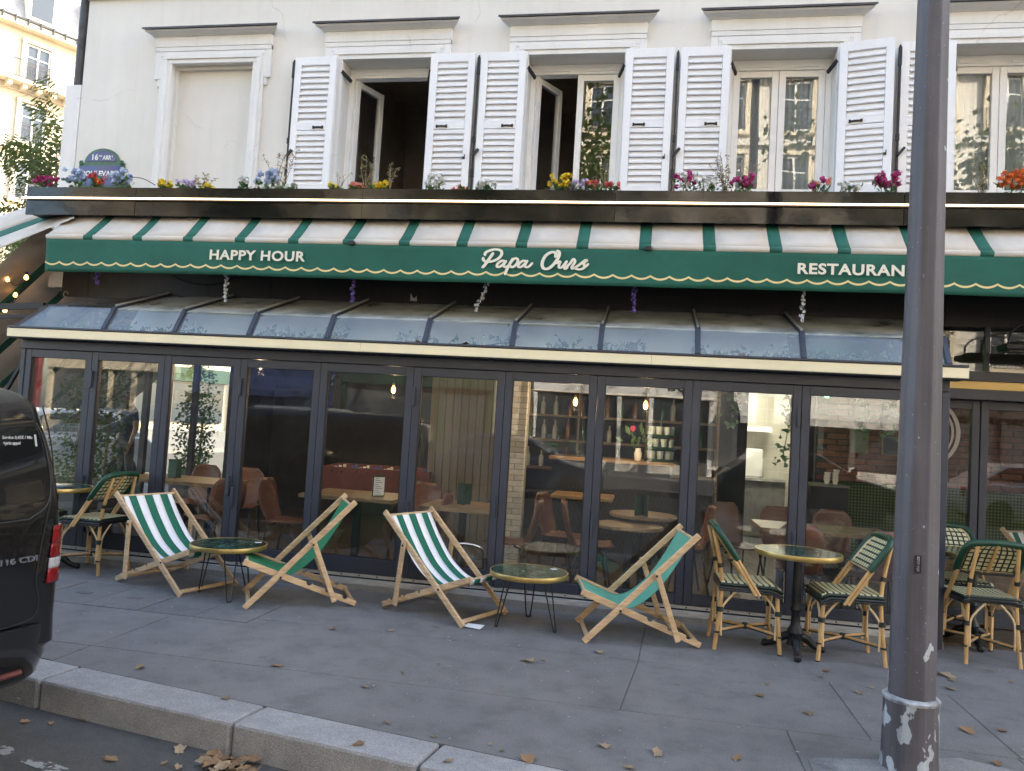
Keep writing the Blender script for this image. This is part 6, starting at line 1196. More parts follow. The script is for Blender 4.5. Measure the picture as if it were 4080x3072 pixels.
LM = [leaf_mesh(k, 'leafbrown' if k % 2 else 'leafpale') for k in range(8)]
LF = [(7, 910, 998, .042), (7, 1790, 985, .046), (7, 1462, 1196, .04), (7, 530, 1335, .034), (7, 1163, 1530, .05), (7, 718, 1595, .042), (7, 2155, 748, .036), (7, 1060, 1008, .014), (7, 160, 1348, .03), (7, 330, 1360, .026), (7, 1155, 1645, .034), (7, 1065, 1617, .026),
      (8, 1208, 957, .052), (8, 1308, 948, .022), (8, 1672, 898, .05), (8, 155, 1125, .034), (8, 325, 758, .03), (8, 608, 732, .024), (8, 1212, 1592, .055), (8, 1700, 1507, .038), (8, 2048, 1552, .048), (8, 282, 610, .045), (8, 295, 1357, .026), (8, 395, 1029, .022), (8, 632, 977, .018), (8, 835, 700, .05), (8, 1868, 1648, .03), (8, 1045, 640, .03), (8, 690, 1607, .03), (8, 110, 1495, .04), (8, 1900, 975, .015), (8, 1040, 1535, .02), (8, 965, 1495, .018), (8, 595, 1445, .02), (8, 1008, 1150, .016), (8, 1040, 1118, .016),
      (9, 733, 957, .032), (9, 930, 1015, .046), (9, 895, 1058, .024), (9, 500, 1180, .036), (9, 547, 1105, .022), (9, 810, 1293, .042), (9, 1142, 1160, .036), (9, 1220, 1128, .022), (9, 353, 1585, .042), (9, 1700, 1048, .07), (9, 1738, 1078, .04), (9, 1735, 1136, .044), (9, 1842, 1405, .055), (9, 2072, 1405, .046), (9, 2040, 1620, .042), (9, 1995, 1020, .032), (9, 2130, 1090, .03), (9, 270, 893, .02)]
rg = random.Random(21)
ANCH = [(1.3, 4.0, 'near the lamp post'), (1.13, 5.5, 'before the bistro table'), (0.1, 5.4, 'before the sea green deck chair'), (-0.8, 5.5, 'before the right coffee table'), (-1.3, 5.4, 'before the right striped deck chair'), (-2.5, 5.3, 'before the forest green deck chair'), (-3.4, 5.3, 'before the left striped deck chair'), (-2.5, 4.0, 'close behind the kerb near the van'), (-1.0, 4.0, 'in the open middle, towards the kerb'), (0.3, 4.2, 'in the open middle, towards the lamp post'), (2.5, 5.6, 'before the recessed entrance'), (2.6, 4.6, 'right past the lamp post')]
for i, (n, x, y, s_) in enumerate(LF):
    X, Y_ = c9(n, x, y); p = PG(X, Y_, 0.003)
    on = 'pavement'
    if p.y < ky(p.x) - 0.25: p = PG(X, Y_, -0.147); on = 'road'
    elif p.y < ky(p.x): p = PG(X, Y_, 0.006); on = 'kerb'
    o = link('fallen_leaf', LM[rg.randrange(8)]); o.location = p; o.rotation_euler = (rg.uniform(-.15, .15), rg.uniform(-.15, .15), rg.uniform(0, 6.28)); o.scale = (s_, s_ * rg.uniform(.7, 1.0), s_)
    o.location.z += 0.004
    kind = LM.index(o.data) % 2
    near = min(ANCH, key=lambda q: (Vector((q[0], q[1], 0)) - Vector((p.x, p.y, 0))).length)[2]
    sz = 'small' if s_ < 0.028 else 'large' if s_ > 0.045 else 'curled'
    lb = {'pavement': sz + (' brown' if kind else ' pale tan') + ' fallen leaf on the pavement ' + near, 'road': sz + ' fallen leaf lying on the road beside the kerb', 'kerb': sz + ' fallen leaf lying on a granite kerb stone'}[on]
    tag(o, lb, 'leaf', {'pavement': 'fallen leaves on the pavement', 'road': 'fallen leaves on the road', 'kerb': 'fallen leaves on the kerb'}[on])
b = MB()
for k in range(34):                               # drift of leaves in the gutter
    t_ = rg.random(); q = PG(820 + 200 * t_ + rg.gauss(0, 10), 3015 + 60 * rg.random() + 28 * t_, -0.148); s_ = rg.uniform(.03, .055); a = rg.uniform(0, 6.28); mx_ = Matrix.Translation(q + Vector((0, 0, .008 + .02 * rg.random()))) @ Matrix.Rotation(a, 4, 'Z') @ Matrix.Rotation(rg.uniform(-.5, .5), 4, 'X') @ Matrix.Diagonal((s_, s_ * .8, s_, 1))
    me_ = LM[rg.randrange(8)]; b.add([v.co[:] for v in me_.vertices], [tuple(p_.vertices) for p_ in me_.polygons], rg.randrange(2), mx_)
o = b.build('leaf_drift', ['leafbrown', 'leafpale'], fix=False, kind='stuff'); o['label'] = 'drift of brown leaves gathered in the road gutter'; o['category'] = 'leaves'
b = MB()
rg2 = random.Random(77)
M['crumb'] = mat('pale_crumb', (0.30, 0.285, 0.26), 0.9, var=0.3, scale=50)
for k in range(900):                              # bark and leaf crumbs strewn over the pavement
    x = rg2.uniform(-5, 3.2); y = rg2.uniform(ky(x) + 0.02, 6.3); s_ = rg2.uniform(.003, .009) * (1.6 if rg2.random() < .12 else 1); a = rg2.uniform(0, 6.28); c_, d_ = math.cos(a) * s_, math.sin(a) * s_; z = 0.0055 + rg2.random() * .004
    b.add([(x + c_, y + d_, z), (x - d_ * .6, y + c_ * .6, z + .002), (x - c_, y - d_, z), (x + d_ * .5, y - c_ * .5, z + .003)], [(0, 1, 2, 3)], 1 if k % 4 == 0 else 0)
o = b.build('leaf_crumbs', ['crumb', 'leafpale'], fix=False, kind='stuff'); o['label'] = 'pale leaf and bark crumbs strewn over the pavement'; o['category'] = 'litter'
p = PG(*c9(8, 858, 733), 0.006); b = MB(); b.grid(lambda u, v: (-.07 + .14 * u, -.04 + .08 * v, .004 + .012 * u * v + .006 * (1 - u) * v), 4, 4); o = b.build('paper_scrap', 'paper', solid=0.001); o.location = p; o.rotation_euler = (0, 0, -.25); tag(o, 'white paper scrap at the foot of the striped deck chair', 'paper')
for i, (x, y) in enumerate(((655, 1318), (1345, 1342), (1665, 1372), (1855, 1378), (2835, 1398), (2960, 1408))):
    q = PY(x, y, 6.30); o = link('fallen_leaf', LM[i % 8]); o.location = (q.x, 6.30, 2.166); o.rotation_euler = (.3, 0, i * 1.3); o.scale = (.04,) * 3; tag(o, 'brown leaf caught in the cream gutter above the ' + ('second', 'fourth', 'fifth', 'sixth', 'ninth', 'tenth')[i] + ' folding door', 'leaf', 'leaves caught in the gutter')

p = PY(1648, 1190, YW - 0.033); b = MB(); b.prism([(-.035, 0, -.02), (.035, 0, -.025), (.03, 0, .03), (.012, 0, .005), (-.01, 0, .012), (-.032, 0, .055)], (0, -.002, 0)); o = b.build('torn_paper', 'paper'); o.location = p; tag(o, 'torn white paper stuck low on the dark shop fascia', 'paper')
p = PY(262, 1172, YW - 0.05); b = MB(); b.tube([(.028 * math.cos(a * .33), 0, .028 * math.sin(a * .33)) for a in range(17)], .0035, 6); b.tube([(-.005, 0, -.03), (-.03, .02, -.09)], .0035, 6); o = b.build('steel_hook', 'alu', smooth=True); o.location = p; tag(o, 'small steel ring hook on the fascia above the hipped roof end', 'hook')
# ------------------------------------------------------------------ apartment houses
M['hstone'] = mat('house_stone', (0.66, 0.57, 0.43), 0.9, var=0.08, scale=0.6, col2=(0.74, 0.65, 0.51)); M['hstone2'] = mat('house_stone_grey', (0.50, 0.44, 0.34), 0.9, var=0.08, scale=0.6); M['hwhite'] = mat('house_render', (0.66, 0.63, 0.57), 0.9, var=0.06, scale=0.6)
M['slate'] = mat('slate', (0.30, 0.29, 0.29), 0.6, var=0.2, scale=3, objrand=0.15); M['hglass'] = mat('far_window_glass', (0.05, 0.06, 0.07), 0.06, spec=0.7); M['rail'] = mat('balcony_iron', (0.03, 0.03, 0.035), 0.5)
def house_window(par, x, z, w, h, cache={}):
    key = (round(w, 2), round(h, 2))
    if key not in cache:
        f = MB(); t = 0.07
        for q in ((-w / 2, -w / 2 + t, 0, h), (w / 2 - t, w / 2, 0, h), (-w / 2 + t, w / 2 - t, 0, t), (-w / 2 + t, w / 2 - t, h - t, h), (-0.04, 0.04, t, h - t)): f.box(q[0], q[1], -0.03, 0.10, q[2], q[3])
        f.box(-w / 2 + t, -0.04, -0.02, 0.08, h * 0.66, h * 0.66 + 0.05); f.box(0.04, w / 2 - t, -0.02, 0.08, h * 0.66, h * 0.66 + 0.05)
        p = MB(); p.box(-w / 2 + t, w / 2 - t, 0.02, 0.04, t, h - t)
        s_ = MB(); s_.box(-w / 2 - 0.22, -w / 2 - 0.02, -0.10, 0.02, -0.05, h + 0.05); s_.box(w / 2 + 0.02, w / 2 + 0.22, -0.10, 0.02, -0.05, h + 0.05); s_.box(-w / 2 - 0.25, w / 2 + 0.25, -0.14, 0.02, h + 0.06, h + 0.25); s_.box(-w / 2 - 0.25, w / 2 + 0.25, -0.18, 0.02, -0.2, -0.06)
        rl = MB()
        for i in range(9): rl.box(-w / 2 + i * w / 8 - 0.01, -w / 2 + i * w / 8 + 0.01, -0.20, -0.18, 0, 0.9)
        rl.box(-w / 2 - 0.03, w / 2 + 0.03, -0.21, -0.17, 0.9, 0.94); rl.box(-w / 2 - 0.03, w / 2 + 0.03, -0.205, -0.175, 0.05, 0.09)
        cache[key] = (f.mesh('window', 'pvc'), p.mesh('pane', 'hglass'), s_.mesh('surround', 'hstone'), rl.mesh('railing', 'rail'))
    f, p, s_, rl = cache[key]; o = link('window', f, par); o.location = (x, 0.0, z); link('pane', p, o); link('surround', s_, o); link('railing', rl, o)
def house(loc, rz, x0, x1, floors, mtl, lab, wx, wsp, depth=12, roof=True, balc=()):
    t = thing('apartment_house', lab, 'building', loc, rz, 'apartment houses along the streets'); top = floors[-1]; n = int((x1 - x0) / wsp); xs_ = [wx + wsp * k for k in range(-40, 41) if x0 + 0.9 < wx + wsp * k < x1 - 0.9]; ww, wh = 1.15, 2.0
    b = MB(); e = x0
    for z0, z1 in zip(floors[:-1], floors[1:]):
        lo, hi = z0 + 0.55, z0 + 0.55 + wh; b.box(x0, x1, 0.05, 0.5, z0, lo); b.box(x0, x1, 0.05, 0.5, hi, z1); prev = x0
        for x in xs_: b.box(prev, x - ww / 2, 0.05, 0.5, lo, hi); prev = x + ww / 2
        b.box(prev, x1, 0.05, 0.5, lo, hi)
    b.box(x0, x1, 0.5, depth, -0.2, top); b.box(x0, x1, 0.05, 0.5, -0.2, floors[0]); b.build('wall', mtl, t)
    for z0 in floors[:-1]:
        for x in xs_: house_window(t, x, z0 + 0.55, ww, wh)
        b = MB(); b.box(x0, x1, -0.12, 0.05, z0 - 0.1, z0 + 0.16); b.build('string_course', mtl, t)
    for z0 in balc:
        b = MB(); b.box(x0, x1, -0.85, 0.04, z0 + 0.18, z0 + 0.36); b.build('balcony_slab', mtl, t); b = MB()
        for i in range(int((x1 - x0) / 0.7)): b.box(x0 + 0.2 + i * 0.7, x0 + 0.42 + i * 0.7, -0.7, 0.05, z0 - 0.06, z0 + 0.18)
        b.build('corbels', mtl, t); b = MB()
        for i in range(int((x1 - x0) / 0.13)): b.box(x0 + i * 0.13, x0 + i * 0.13 + 0.016, -0.82, -0.80, z0 + 0.36, z0 + 1.3)
        b.box(x0, x1, -0.83, -0.79, z0 + 1.3, z0 + 1.34); b.box(x0, x1, -0.825, -0.795, z0 + 0.42, z0 + 0.45); b.build('balcony_railing', 'rail', t)
    b = MB(); b.box(x0 - 0.1, x1 + 0.1, -0.55, 0.2, top, top + 0.3); b.build('cornice', mtl, t); b = MB()
    for i in range(int((x1 - x0) / 0.6)): b.box(x0 + i * 0.6, x0 + i * 0.6 + 0.06, -0.64, -0.56, top + 0.1, top + 0.46)
    b.box(x0, x1, -0.62, -0.58, top + 0.32, top + 0.36); b.box(x0, x1, -0.57, -0.15, top + 0.301, top + 0.42); b.build('roof_gutter', 'rail', t)
    if roof:
        r_ = MB(); r_.prism([(x0, -0.1, top + 0.3), (x0, 1.4, top + 4.2), (x0, depth - 1.4, top + 4.6), (x0, depth, top + 0.3)], (x1 - x0, 0, 0)); rf = r_.build('roof', 'slate', t)
        for x in xs_:
            b = MB(); b.box(x - 0.75, x + 0.75, -0.05, 1.6, top + 0.7, top + 3.0); b.build('dormer', 'hwhite', rf); b = MB(); b.box(x - 0.5, x + 0.5, -0.08, -0.052, top + 0.9, top + 2.6); b.build('dormer_pane', 'hglass', rf); b = MB(); b.prism([(x - 0.95, -0.25, top + 3.0), (x + 0.95, -0.25, top + 3.0), (x, -0.25, top + 3.7)], (0, 1.9, 0)); b.build('dormer_roof', 'slate', rf)
    return t
lh = house((-33.2, 34.8, 0), math.atan2(0.875, 0.485), -16, 30, [4.9, 8.1, 11.3, 14.4, 17.6, 20.8], 'hstone', 'sunlit cream stone apartment house with balconies and slate roof across the side street', 0.4, 3.2, balc=(17.6, 8.1))
# shop at its foot
M['blue'] = mat('blue_awning', (0.03, 0.18, 0.45), 0.8, var=0.05)
b = MB(); b.box(-12, 6, -0.25, 0.03, 3.1, 4.5); b.build('shop_fascia', 'white', lh); b = MB(); b.prism([(-12, -0.1, 3.05), (-12, -1.5, 2.35), (-12, -1.5, 2.05), (-12, -1.46, 2.05), (-12, -1.46, 2.32), (-12, -0.1, 2.98)], (14.5, 0, 0)); b.build('shop_awning', 'blue', lh)
text_on('shop_lettering', 'e e', 0.45, (-0.3, -1.51, 2.06), 'white', lh, bold=0.01); b = MB(); b.box(-12, 3, -0.3, 0.03, 3.06, 3.3); b.build('shop_trim', 'menu', lh)
b = MB()
for i in range(70):
    x = -6 + i * 0.12; b.bar((x, -0.1, 0.9), (x + 0.7, -0.1, 2.3), 0.03, 0.03, up=(0, 1, 0)); b.bar((x + 0.7, -0.1, 0.9), (x, -0.1, 2.3), 0.03, 0.03, up=(0, 1, 0))
b.build('lattice_grille', 'white', lh, kind='stuff'); b = MB(); b.box(-12, 4, -0.12, 0.04, -0.15, 0.9); b.build('shop_base', 'hwhite', lh)
for x in range(7, 30, 4):
    b = MB(); b.box(x - 1.7, x + 1.7, -0.06, 0.03, 0.5, 3.0); q = b.build('shop_window', 'hglass', lh); b = MB(); b.box(x - 1.9, x + 1.9, -0.2, 0.03, 3.05, 3.9); b.build('shop_sign', 'menu' if x % 8 else 'foosred', lh); b = MB(); b.box(x - 1.9, x - 1.72, -0.1, 0.03, 0, 3.04); b.build('shop_pilaster', 'hstone2', lh)
# houses across the boulevard, behind the camera: they light and fill the reflections
house((-16, -17, 0), math.pi, -14, 10, [4.4, 7.8, 11.0, 14.2, 17.2], 'hstone2', 'beige stone apartment house facing the restaurant, left block', 0.0, 2.8, balc=(7.8,))
house((8, -17, 0), math.pi, -14, 13.9, [4.2, 7.4, 10.5, 13.6, 16.6], 'hwhite', 'white rendered apartment house facing the restaurant, middle block', 0.0, 2.6)
house((36, -17, 0), math.pi, -14, 13.9, [4.4, 7.8, 11.0, 14.2, 17.2], 'hstone', 'cream stone apartment house facing the restaurant, right block', 0.0, 2.8, balc=(14.2,))
house((26, 7.5, 0), 0.0, -11.8, 20, [4.4, 7.8, 11.0, 14.2, 17.2], 'hstone2', 'grey stone apartment house adjoining the restaurant', 0.0, 2.8)
b = MB(); b.box(-60, 60, -17, -7.6, -0.2, 0.0); struct(b.build('far_pavement', 'asphalt_p'))
b = MB(); b.prism([(-60, 14, -0.2), (-17.5, 14, -0.2), (-10.5, 60, -0.2), (-60, 60, -0.2)], (0, 0, 0.2)); struct(b.build('side_pavement', 'asphalt_p'))
# optician's shopfront opposite
sf = thing('optician_shopfront', 'white optician shopfront with glazed windows across the boulevard', 'shopfront', (-1.0, -16.95, 0), math.pi)
b = MB(); b.box(-3.5, 3.5, -0.2, 0.0, 2.9, 3.9); b.build('sign_board', 'white', sf)
for x in (-3.4, -1.2, 0.0, 1.1, 3.3): b = MB(); b.box(x - 0.08, x + 0.08, -0.15, 0, 0, 2.9); b.build('mullion', 'white', sf)
b = MB(); b.box(-3.3, 3.2, -0.05, -0.02, 0.5, 2.9); b.build('shop_pane', 'hglass', sf); text_on('lettering', 'Opti', 0.62, (-2.9, -0.205, 3.15), 'iron', sf, bold=0.012)

# ------------------------------------------------------------------ trees
M['bark'] = mat('plane_bark', (0.30, 0.26, 0.17), 0.9, var=0.4, scale=5, bump=0.5, bscale=12, col2=(0.42, 0.38, 0.27)); M['crown'] = mat('plane_leaf', (0.05, 0.095, 0.025), 0.6, var=0.4, scale=1.2, trans=0.3, col2=(0.11, 0.16, 0.045)); M['acacia'] = mat('acacia_leaf', (0.055, 0.10, 0.022), 0.6, var=0.4, scale=1.5, trans=0.35, col2=(0.12, 0.15, 0.04))
def tree(loc, lab, h0, h1, rad, n, r0, seed, mtl='crown', ls=0.22, feather=False):
    t = thing('street_tree', lab, 'tree', loc, group='street trees'); rg = random.Random(seed); b = MB()
    tp = Vector((rg.uniform(-.3, .3), rg.uniform(-.3, .3), h0 + (h1 - h0) * .45)); b.tube(spline([(0, 0, -0.15), (tp.x * .2, tp.y * .2, h0 * .5), (tp.x * .6, tp.y * .6, h0), tp], 4), [r0 * (1 - .055 * i) for i in range(13)], 12); tips = []
    for k in range(9):
        a = k * 2.4 + rg.uniform(-.4, .4); s0 = Vector((tp.x * .6, tp.y * .6, h0 * rg.uniform(.85, 1.25))); e = Vector((math.cos(a) * rad * rg.uniform(.5, .9), math.sin(a) * rad * rg.uniform(.5, .9), rg.uniform(h0 + (h1 - h0) * .25, h1 * .95))); P = spline([s0, s0.lerp(e, .5) + Vector((0, 0, .4)), e], 5); b.tube(P, [r0 * .4 * (1 - .085 * i) for i in range(len(P))], 7); tips += [P[5], P[8], e]
    b.build('trunk', 'bark', t, smooth=True); cl = MB(); cen = [rg.choice(tips) + Vector((rg.gauss(0, rad * .22), rg.gauss(0, rad * .22), rg.gauss(0, (h1 - h0) * .12))) for _ in range(46)]
    for k in range(n):
        c_ = rg.choice(cen); q = c_ + Vector((rg.gauss(0, rad * .13), rg.gauss(0, rad * .13), rg.gauss(0, (h1 - h0) * .06))); d = Vector((rg.gauss(0, 1), rg.gauss(0, 1), rg.gauss(0, .7))).normalized(); u = d.orthogonal().normalized(); s_ = ls * rg.uniform(.5, 1.2)
        if feather:
            d.z -= .3; v = d.cross(u)
            for j in range(4):
                w = q + d * s_ * .28 * j
                for sg in (-1, 1): cl.add([w, w + u * sg * s_ * .3 + d * s_ * .16, w + u * sg * s_ * .48 + d * s_ * .1, w + u * sg * s_ * .26 - d * s_ * .02], [(0, 1, 2, 3)])
        else: cl.add([q - u * s_ * .5, q + d * s_ * .35, q + u * s_ * .5, q - d * s_ * .4], [(0, 1, 2, 3)])
    cl.build('crown', mtl, t, fix=False)
tree((-12.6, 14.4, 0), 'feathery street tree at the corner of the side street', 3.6, 8.3, 1.25, 900, 0.11, 3, 'acacia', 0.34, True)
tree((-17.5, 25.5, 0), 'slender street tree down the side street', 3.0, 7.5, 1.8, 1400, 0.13, 13, 'acacia', 0.36, True); tree((-15.2, 17.5, 0), 'leafy street tree on the far pavement of the side street', 2.6, 6.5, 1.5, 1300, 0.12, 14, 'acacia', 0.36, True)
tree((-3.4, -9.2, 0), 'mottled plane tree across the boulevard, before the optician', 4.2, 11.5, 4.2, 5200, 0.26, 4); tree((-14.5, -9.5, 0), 'mottled plane tree across the boulevard, before the beige house', 4.5, 12, 4.4, 5200, 0.26, 5); tree((8.0, -9.4, 0), 'mottled plane tree across the boulevard, before the white house', 4.4, 12, 4.2, 5200, 0.26, 6); tree((19, -9.3, 0), 'mottled plane tree across the boulevard, before the cream house', 4.4, 12, 4.2, 3500, 0.26, 8)

# ------------------------------------------------------------------ cars parked across the road
def car(loc, rz, lab, prof, cab, W_, paint, wheels, wr=0.30):
    t = thing('parked_car', lab, 'car', loc, rz, 'cars parked across the boulevard'); hw = W_ / 2
    b = MB(); k = len(prof); rows = []
    for y, sx_, dz in ((-hw, .97, -.02), (-hw + .10, 1, 0), (hw - .10, 1, 0), (hw, .97, -.02)):
        mx_ = sum(p[0] for p in prof) / k; rows.append([(mx_ + (x - mx_) * sx_, y, z + (dz if z > .7 else 0)) for x, z in prof])
    b.add([p for r_ in rows for p in r_], [(i * k + j, i * k + (j + 1) % k, (i + 1) * k + (j + 1) % k, (i + 1) * k + j) for i in range(3) for j in range(k)] + [tuple(range(k)), tuple(range(4 * k - 1, 3 * k - 1, -1))]); b.build('body', paint, t, smooth=True, bevel=.03)
    b = MB(); k = len(cab); zb, zt = min(p[1] for p in cab), max(p[1] for p in cab); rows = [[(x, sg * (hw - .06 - .14 * (z - zb) / (zt - zb)), z) for x, z in cab] for sg in (-1, 1)]; b.add(rows[0] + rows[1], [tuple(range(k)), tuple(range(2 * k - 1, k - 1, -1))] + [(i, (i + 1) % k, (i + 1) % k + k, i + k) for i in range(k)]); b.build('cabin', paint, t, bevel=.05)
    for sg in (-1, 1):
        cx = sum(p[0] for p in cab) / k; cz = (zb + zt) / 2; q = [(cx + (x - cx) * .9, z) for x, z in [(cx + (x - cx), cz + (z - cz) * .70) for x, z in cab]]; b = MB(); vs = [(x, sg * (hw - .055 - .14 * (z - zb) / (zt - zb)), z) for x, z in q]; b.prism(vs, (0, sg * .006, 0)); b.build('side_glass', 'vanglass', t)
    xs_ = sorted(cab, key=lambda p: p[0]); fz = [p for p in cab if p[1] > zt - .05]
    for x in wheels:
        for sg in (-1, 1):
            m4 = Matrix.Translation((x, sg * (hw - .09), wr)) @ Matrix.Rotation(R(90), 4, 'X'); b = MB(); b.lathe([(.18, -.1), (wr - .02, -.105), (wr, -.08), (wr, .08), (wr - .02, .105), (.18, .1)], 22, mx=m4); w_ = b.build('wheel', 'rubber', t, smooth=True); b = MB(); b.lathe([(0, -.09), (.18, -.075), (.18, .075), (0, .09)], 14, mx=m4); b.build('rim', 'chrome', w_)
    x0, x1 = min(p[0] for p in prof), max(p[0] for p in prof)
    for sg in (-1, 1):
        b = MB(); b.box(x0 - .005, x0 + .06, sg * (hw - .22) - .14, sg * (hw - .22) + .14, .58, .72); b.build('headlight', 'lens_clear', t, bevel=.02); b = MB(); b.box(x1 - .06, x1 + .005, sg * (hw - .18) - .09, sg * (hw - .18) + .09, .62, .86); b.build('tail_lamp', 'lens_red', t, bevel=.02)
        b = MB(); b.box(cab[0][0] + .1, cab[0][0] + .22, sg * (hw + .08) - .08, sg * (hw + .08) + .08, zb + .06, zb + .2); b.build('mirror', paint, t, bevel=.03)
M['silver'] = mat('silver_paint', (0.50, 0.52, 0.55), 0.35, 0.1, coat=0.3); M['bluegrey'] = mat('blue_grey_paint', (0.16, 0.20, 0.26), 0.25, 0.4, coat=0.4)
P_hatch = [(-2.0, .25), (-2.05, .5), (-2.0, .68), (-1.2, .90), (-.9, .95), (1.75, .98), (1.95, .8), (1.98, .5), (1.92, .25)]; C_hatch = [(-1.0, .94), (-.25, 1.40), (.2, 1.46), (1.1, 1.43), (1.7, .97)]
P_van = [(-1.98, .26), (-2.03, .5), (-1.98, .8), (-1.35, 1.02), (-1.05, 1.08), (1.95, 1.08), (2.0, .8), (2.0, .4), (1.95, .26)]; C_van = [(-1.15, 1.07), (-.55, 1.68), (-.2, 1.80), (1.75, 1.80), (1.93, 1.07)]
car((-7.9, -5.6, -.15), math.pi, 'silver small van parked across the boulevard', P_van, C_van, 1.78, 'silver', (-1.3, 1.3)); car((-13.4, -5.6, -.15), math.pi, 'silver hatchback parked across the boulevard, behind the small van', P_hatch, C_hatch, 1.72, 'silver', (-1.25, 1.25)); car((-2.9, -5.6, -.15), math.pi, 'blue grey hatchback parked across the boulevard before the plane tree', P_hatch, C_hatch, 1.72, 'bluegrey', (-1.25, 1.25)); car((3.6, -5.6, -.15), math.pi, 'black hatchback parked across the boulevard', P_hatch, C_hatch, 1.72, 'vanpaint', (-1.25, 1.25)); car((9.3, -5.6, -.15), math.pi, 'silver hatchback parked across the boulevard before the white house', P_hatch, C_hatch, 1.72, 'silver', (-1.25, 1.25))
# green wheelie bin by the tree
bn = thing('wheelie_bin', 'green wheelie bin beside the plane tree across the boulevard', 'bin', (-2.7, -8.6, 0)); M['bingreen'] = mat('bin_green', (0.02, 0.26, 0.06), 0.5); b = MB(); b.prism([(-.24, -.28, .08), (.24, -.28, .08), (.24, .22, .08), (-.24, .22, .08)], (0, 0, .9)); b.build('body', 'bingreen', bn, bevel=.03); b = MB(); b.box(-.28, .28, -.33, .28, .98, 1.06); b.build('lid', 'bingreen', bn, bevel=.03)
for sg in (-1, 1): b = MB(); b.lathe([(.1, -.03), (.1, .03), (0, .03)], 14, mx=Matrix.Translation((sg * .27, -.24, .1)) @ Matrix.Rotation(R(90), 4, 'Y')); b.build('wheel', 'rubber', bn)

# shopfronts along the ground floors opposite
SHC = [('maroon', (0.20, 0.02, 0.03)), ('cream', (0.6, 0.52, 0.38)), ('navy', (0.02, 0.04, 0.12)), ('bottle green', (0.03, 0.06, 0.045)), ('white', (0.7, 0.7, 0.68)), ('black', (0.02, 0.02, 0.02)), ('ochre', (0.45, 0.25, 0.05)), ('sky blue', (0.10, 0.30, 0.5)), ('grey', (0.2, 0.2, 0.2))]
for k, x in enumerate((-29.5, -22.7, -15.9, -9.1, 6.4, 13.2, 20.0, 26.8, 33.6)):
    nm, cl = SHC[k]; M['shop_' + nm] = mat('shop_' + nm, cl, 0.5, var=0.1); t = thing('shopfront', nm + ' shopfront with dark windows across the boulevard', 'shopfront', (x, -16.94, 0), math.pi, 'shopfronts across the boulevard')
    b = MB(); b.box(-3.2, 3.2, -0.3, 0.0, 2.85, 3.7); b.build('fascia', 'shop_' + nm, t); b = MB(); b.box(-3.2, 3.2, -0.22, 0.0, 0.0, 0.55); b.build('stall_riser', 'shop_' + nm, t)
    for u in (-3.1, -1.0, 0.1, 3.1): b = MB(); b.box(u - 0.09, u + 0.09, -0.2, 0, 0.55, 2.85); b.build('mullion', 'shop_' + nm, t)
    b = MB(); b.box(-3.0, 3.0, -0.06, -0.03, 0.55, 2.85); b.build('shop_pane', 'hglass', t)
    if k % 2 == 0: b = MB(); b.prism([(-3.1, -0.25, 2.95), (-3.1, -1.6, 2.35), (-3.1, -1.6, 2.1), (-3.1, -1.56, 2.1), (-3.1, -1.56, 2.32), (-3.1, -0.25, 2.88)], (6.2, 0, 0)); b.build('awning', 'shop_' + nm, t)
# side street: potted shrubs, a parked car, a passer-by
M['pot'] = mat('zinc_pot', (0.10, 0.10, 0.11), 0.6)
for k, (x, y, hh) in enumerate(((-6.6, 8.1, 1.75), (-6.9, 9.0, 1.95), (-6.7, 10.6, 1.7), (-7.3, 11.8, 2.1))):
    t = thing('potted_shrub', ('slim', 'tall', 'low', 'broad')[k] + ' evergreen shrub in a grey tub on the side terrace', 'shrub', (x, y, 0), group='tub shrubs on the side terrace'); b = MB(); b.prism([(-.2, -.2, 0), (.2, -.2, 0), (.2, .2, 0), (-.2, .2, 0)], (0, 0, .45)); b.build('tub', 'pot', t, bevel=.02); rg = random.Random(90 + k); cl = MB()
    b = MB(); b.tube([(0, 0, .4), (.02, 0, hh * .7)], .02, 6); b.build('stem', 'bark', t)
    for j in range(900):
        z = .45 + (hh - .45) * rg.random(); r_ = .30 * math.sin(math.pi * min(1, (z - .3) / (hh - .1))) ** .6 * rg.uniform(.3, 1); a = rg.uniform(0, 6.28); q = Vector((r_ * math.cos(a), r_ * math.sin(a), z)); d = Vector((rg.gauss(0, 1), rg.gauss(0, 1), rg.gauss(.2, .7))).normalized(); u = d.orthogonal().normalized(); s_ = rg.uniform(.03, .06); cl.add([q - u * s_ * .4, q + d * s_ * .8, q + u * s_ * .4, q - d * s_ * .3], [(0, 1, 2, 3)])
    cl.build('foliage', 'leafg', t, fix=False)
car((-11.6, 13.2, -.15), math.atan2(.875, .485), 'silver hatchback parked in the side street', P_hatch, C_hatch, 1.72, 'silver', (-1.25, 1.25))
M['skin'] = mat('skin', (0.42, 0.24, 0.16), 0.55); M['shirt'] = mat('navy_shirt', (0.012, 0.015, 0.03), 0.9); M['trousers'] = mat('grey_trousers', (0.05, 0.05, 0.055), 0.9); M['hair'] = mat('dark_hair', (0.02, 0.012, 0.008), 0.6)
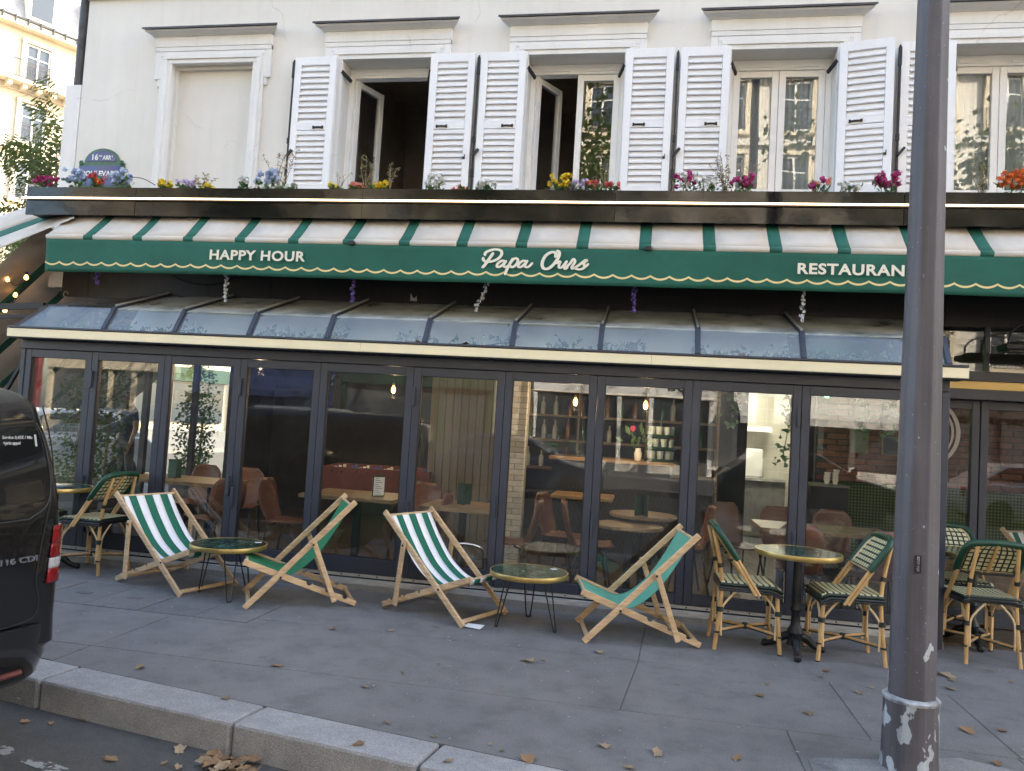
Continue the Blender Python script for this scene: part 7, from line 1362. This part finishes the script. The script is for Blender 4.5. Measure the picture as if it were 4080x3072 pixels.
def person(loc, rz, lab):
    V, E_, Rd = [], [], []
    def j(p, r, par=None):
        V.append(p); Rd.append(r if isinstance(r, tuple) else (r, r))
        if par is not None: E_.append((par, len(V) - 1))
        return len(V) - 1
    pel = j((0, 0, .95), (.135, .10)); sp = j((0, .01, 1.12), (.125, .092), pel); ch = j((0, .0, 1.31), (.15, .105), sp); nb = j((0, -.01, 1.455), (.065, .06), ch); nk = j((0, .0, 1.52), .05, nb); h1 = j((0, .018, 1.60), (.072, .088), nk); h2 = j((0, .005, 1.69), (.07, .085), h1)
    for s in (-1, 1):
        sh = j((s * .165, -.005, 1.405), .062, ch); el = j((s * .225, -.03, 1.13), .044, sh); wr = j((s * .235, .05, .895), .029, el); hd = j((s * .238, .075, .835), (.020, .036), wr)
        for q, (dy, ln) in enumerate(((.03, .060), (.01, .078), (-.01, .074), (-.028, .058))): a = j((s * .238, .085 + dy * .7, .79), .0085, hd); c = j((s * .232, .095 + dy * .8, .79 - ln * .55), .008, a); j((s * .222, .10 + dy * .8, .79 - ln), .0065, c)
        th = j((s * .232, .115, .835), .010, hd); j((s * .222, .135, .80), .008, th)
        hp = j((s * .085, 0, .88), (.092, .10), pel); kn = j((s * .095, .02 * s, .49), .058, hp); an = j((s * .10, -.03 + .03 * s, .09), .04, kn); j((s * .115, .10 + .03 * s, .035), (.042, .032), an)
    me = bpy.data.meshes.new('body'); me.from_pydata(V, E_, []); o = bpy.data.objects.new('b', me); COL.objects.link(o); md = o.modifiers.new('s', 'SKIN'); md.use_smooth_shade = True; sv = me.skin_vertices[0].data
    for i, r in enumerate(Rd): sv[i].radius = r
    sv[0].use_root = True; o.modifiers.new('ss', 'SUBSURF').levels = 2; bpy.context.view_layer.update(); m2 = bpy.data.meshes.new_from_object(o.evaluated_get(bpy.context.evaluated_depsgraph_get())); bpy.data.objects.remove(o)
    for k in ('skin', 'shirt', 'trousers', 'iron', 'hair'): m2.materials.append(M[k])
    z0 = min(v.co.z for v in m2.vertices)
    for p in m2.polygons:
        c = p.center; arm = abs(c.x) > .20 and c.z < 1.24
        p.material_index = 3 if c.z < .10 else 2 if (c.z < .93 and abs(c.x) < .205 and not (c.z > .6 and abs(c.x) > .19)) else 0 if (arm or c.z > 1.475 or (c.z < .93 and abs(c.x) > .19)) else 1
        if c.z > 1.635 and (c.y < .055 or c.z > 1.735): p.material_index = 4
    t = thing('person', lab, 'person', (loc[0], loc[1], loc[2] - z0), rz); bo = link('body', m2, t)
    b = MB(); hd_ = Vector((0, .012, 1.655))
    b.tube([hd_ + Vector((0, .092, .03)), hd_ + Vector((0, .112, -.012)), hd_ + Vector((0, .098, -.02))], [.006, .012, .009], 6)
    for s in (-1, 1): b.lathe([(.004, -.004), (.016, 0), (.010, .006)], 8, mx=Matrix.Translation(hd_ + Vector((s * .078, -.005, -.01))) @ Matrix.Rotation(R(90), 4, 'Y') @ Matrix.Diagonal((1.5, 1, 1, 1)))
    b.build('face_features', 'skin', t, smooth=True); b = MB()
    for s in (-1, 1): b.lathe([(.0, -.003), (.009, 0), (.0, .003)], 8, mx=Matrix.Translation(hd_ + Vector((s * .032, .088, .008))) @ Matrix.Rotation(R(90), 4, 'X'))
    b.build('eye', 'hair', t); b = MB(); b.tube([hd_ + Vector((-.022, .09, -.048)), hd_ + Vector((0, .097, -.05)), hd_ + Vector((.022, .09, -.048))], .004, 5); b.build('mouth', 'pink', t)
    return t
person((-8.0, 10.9, 0.0), R(150), 'person in dark navy T-shirt and grey trousers standing on the side street pavement')
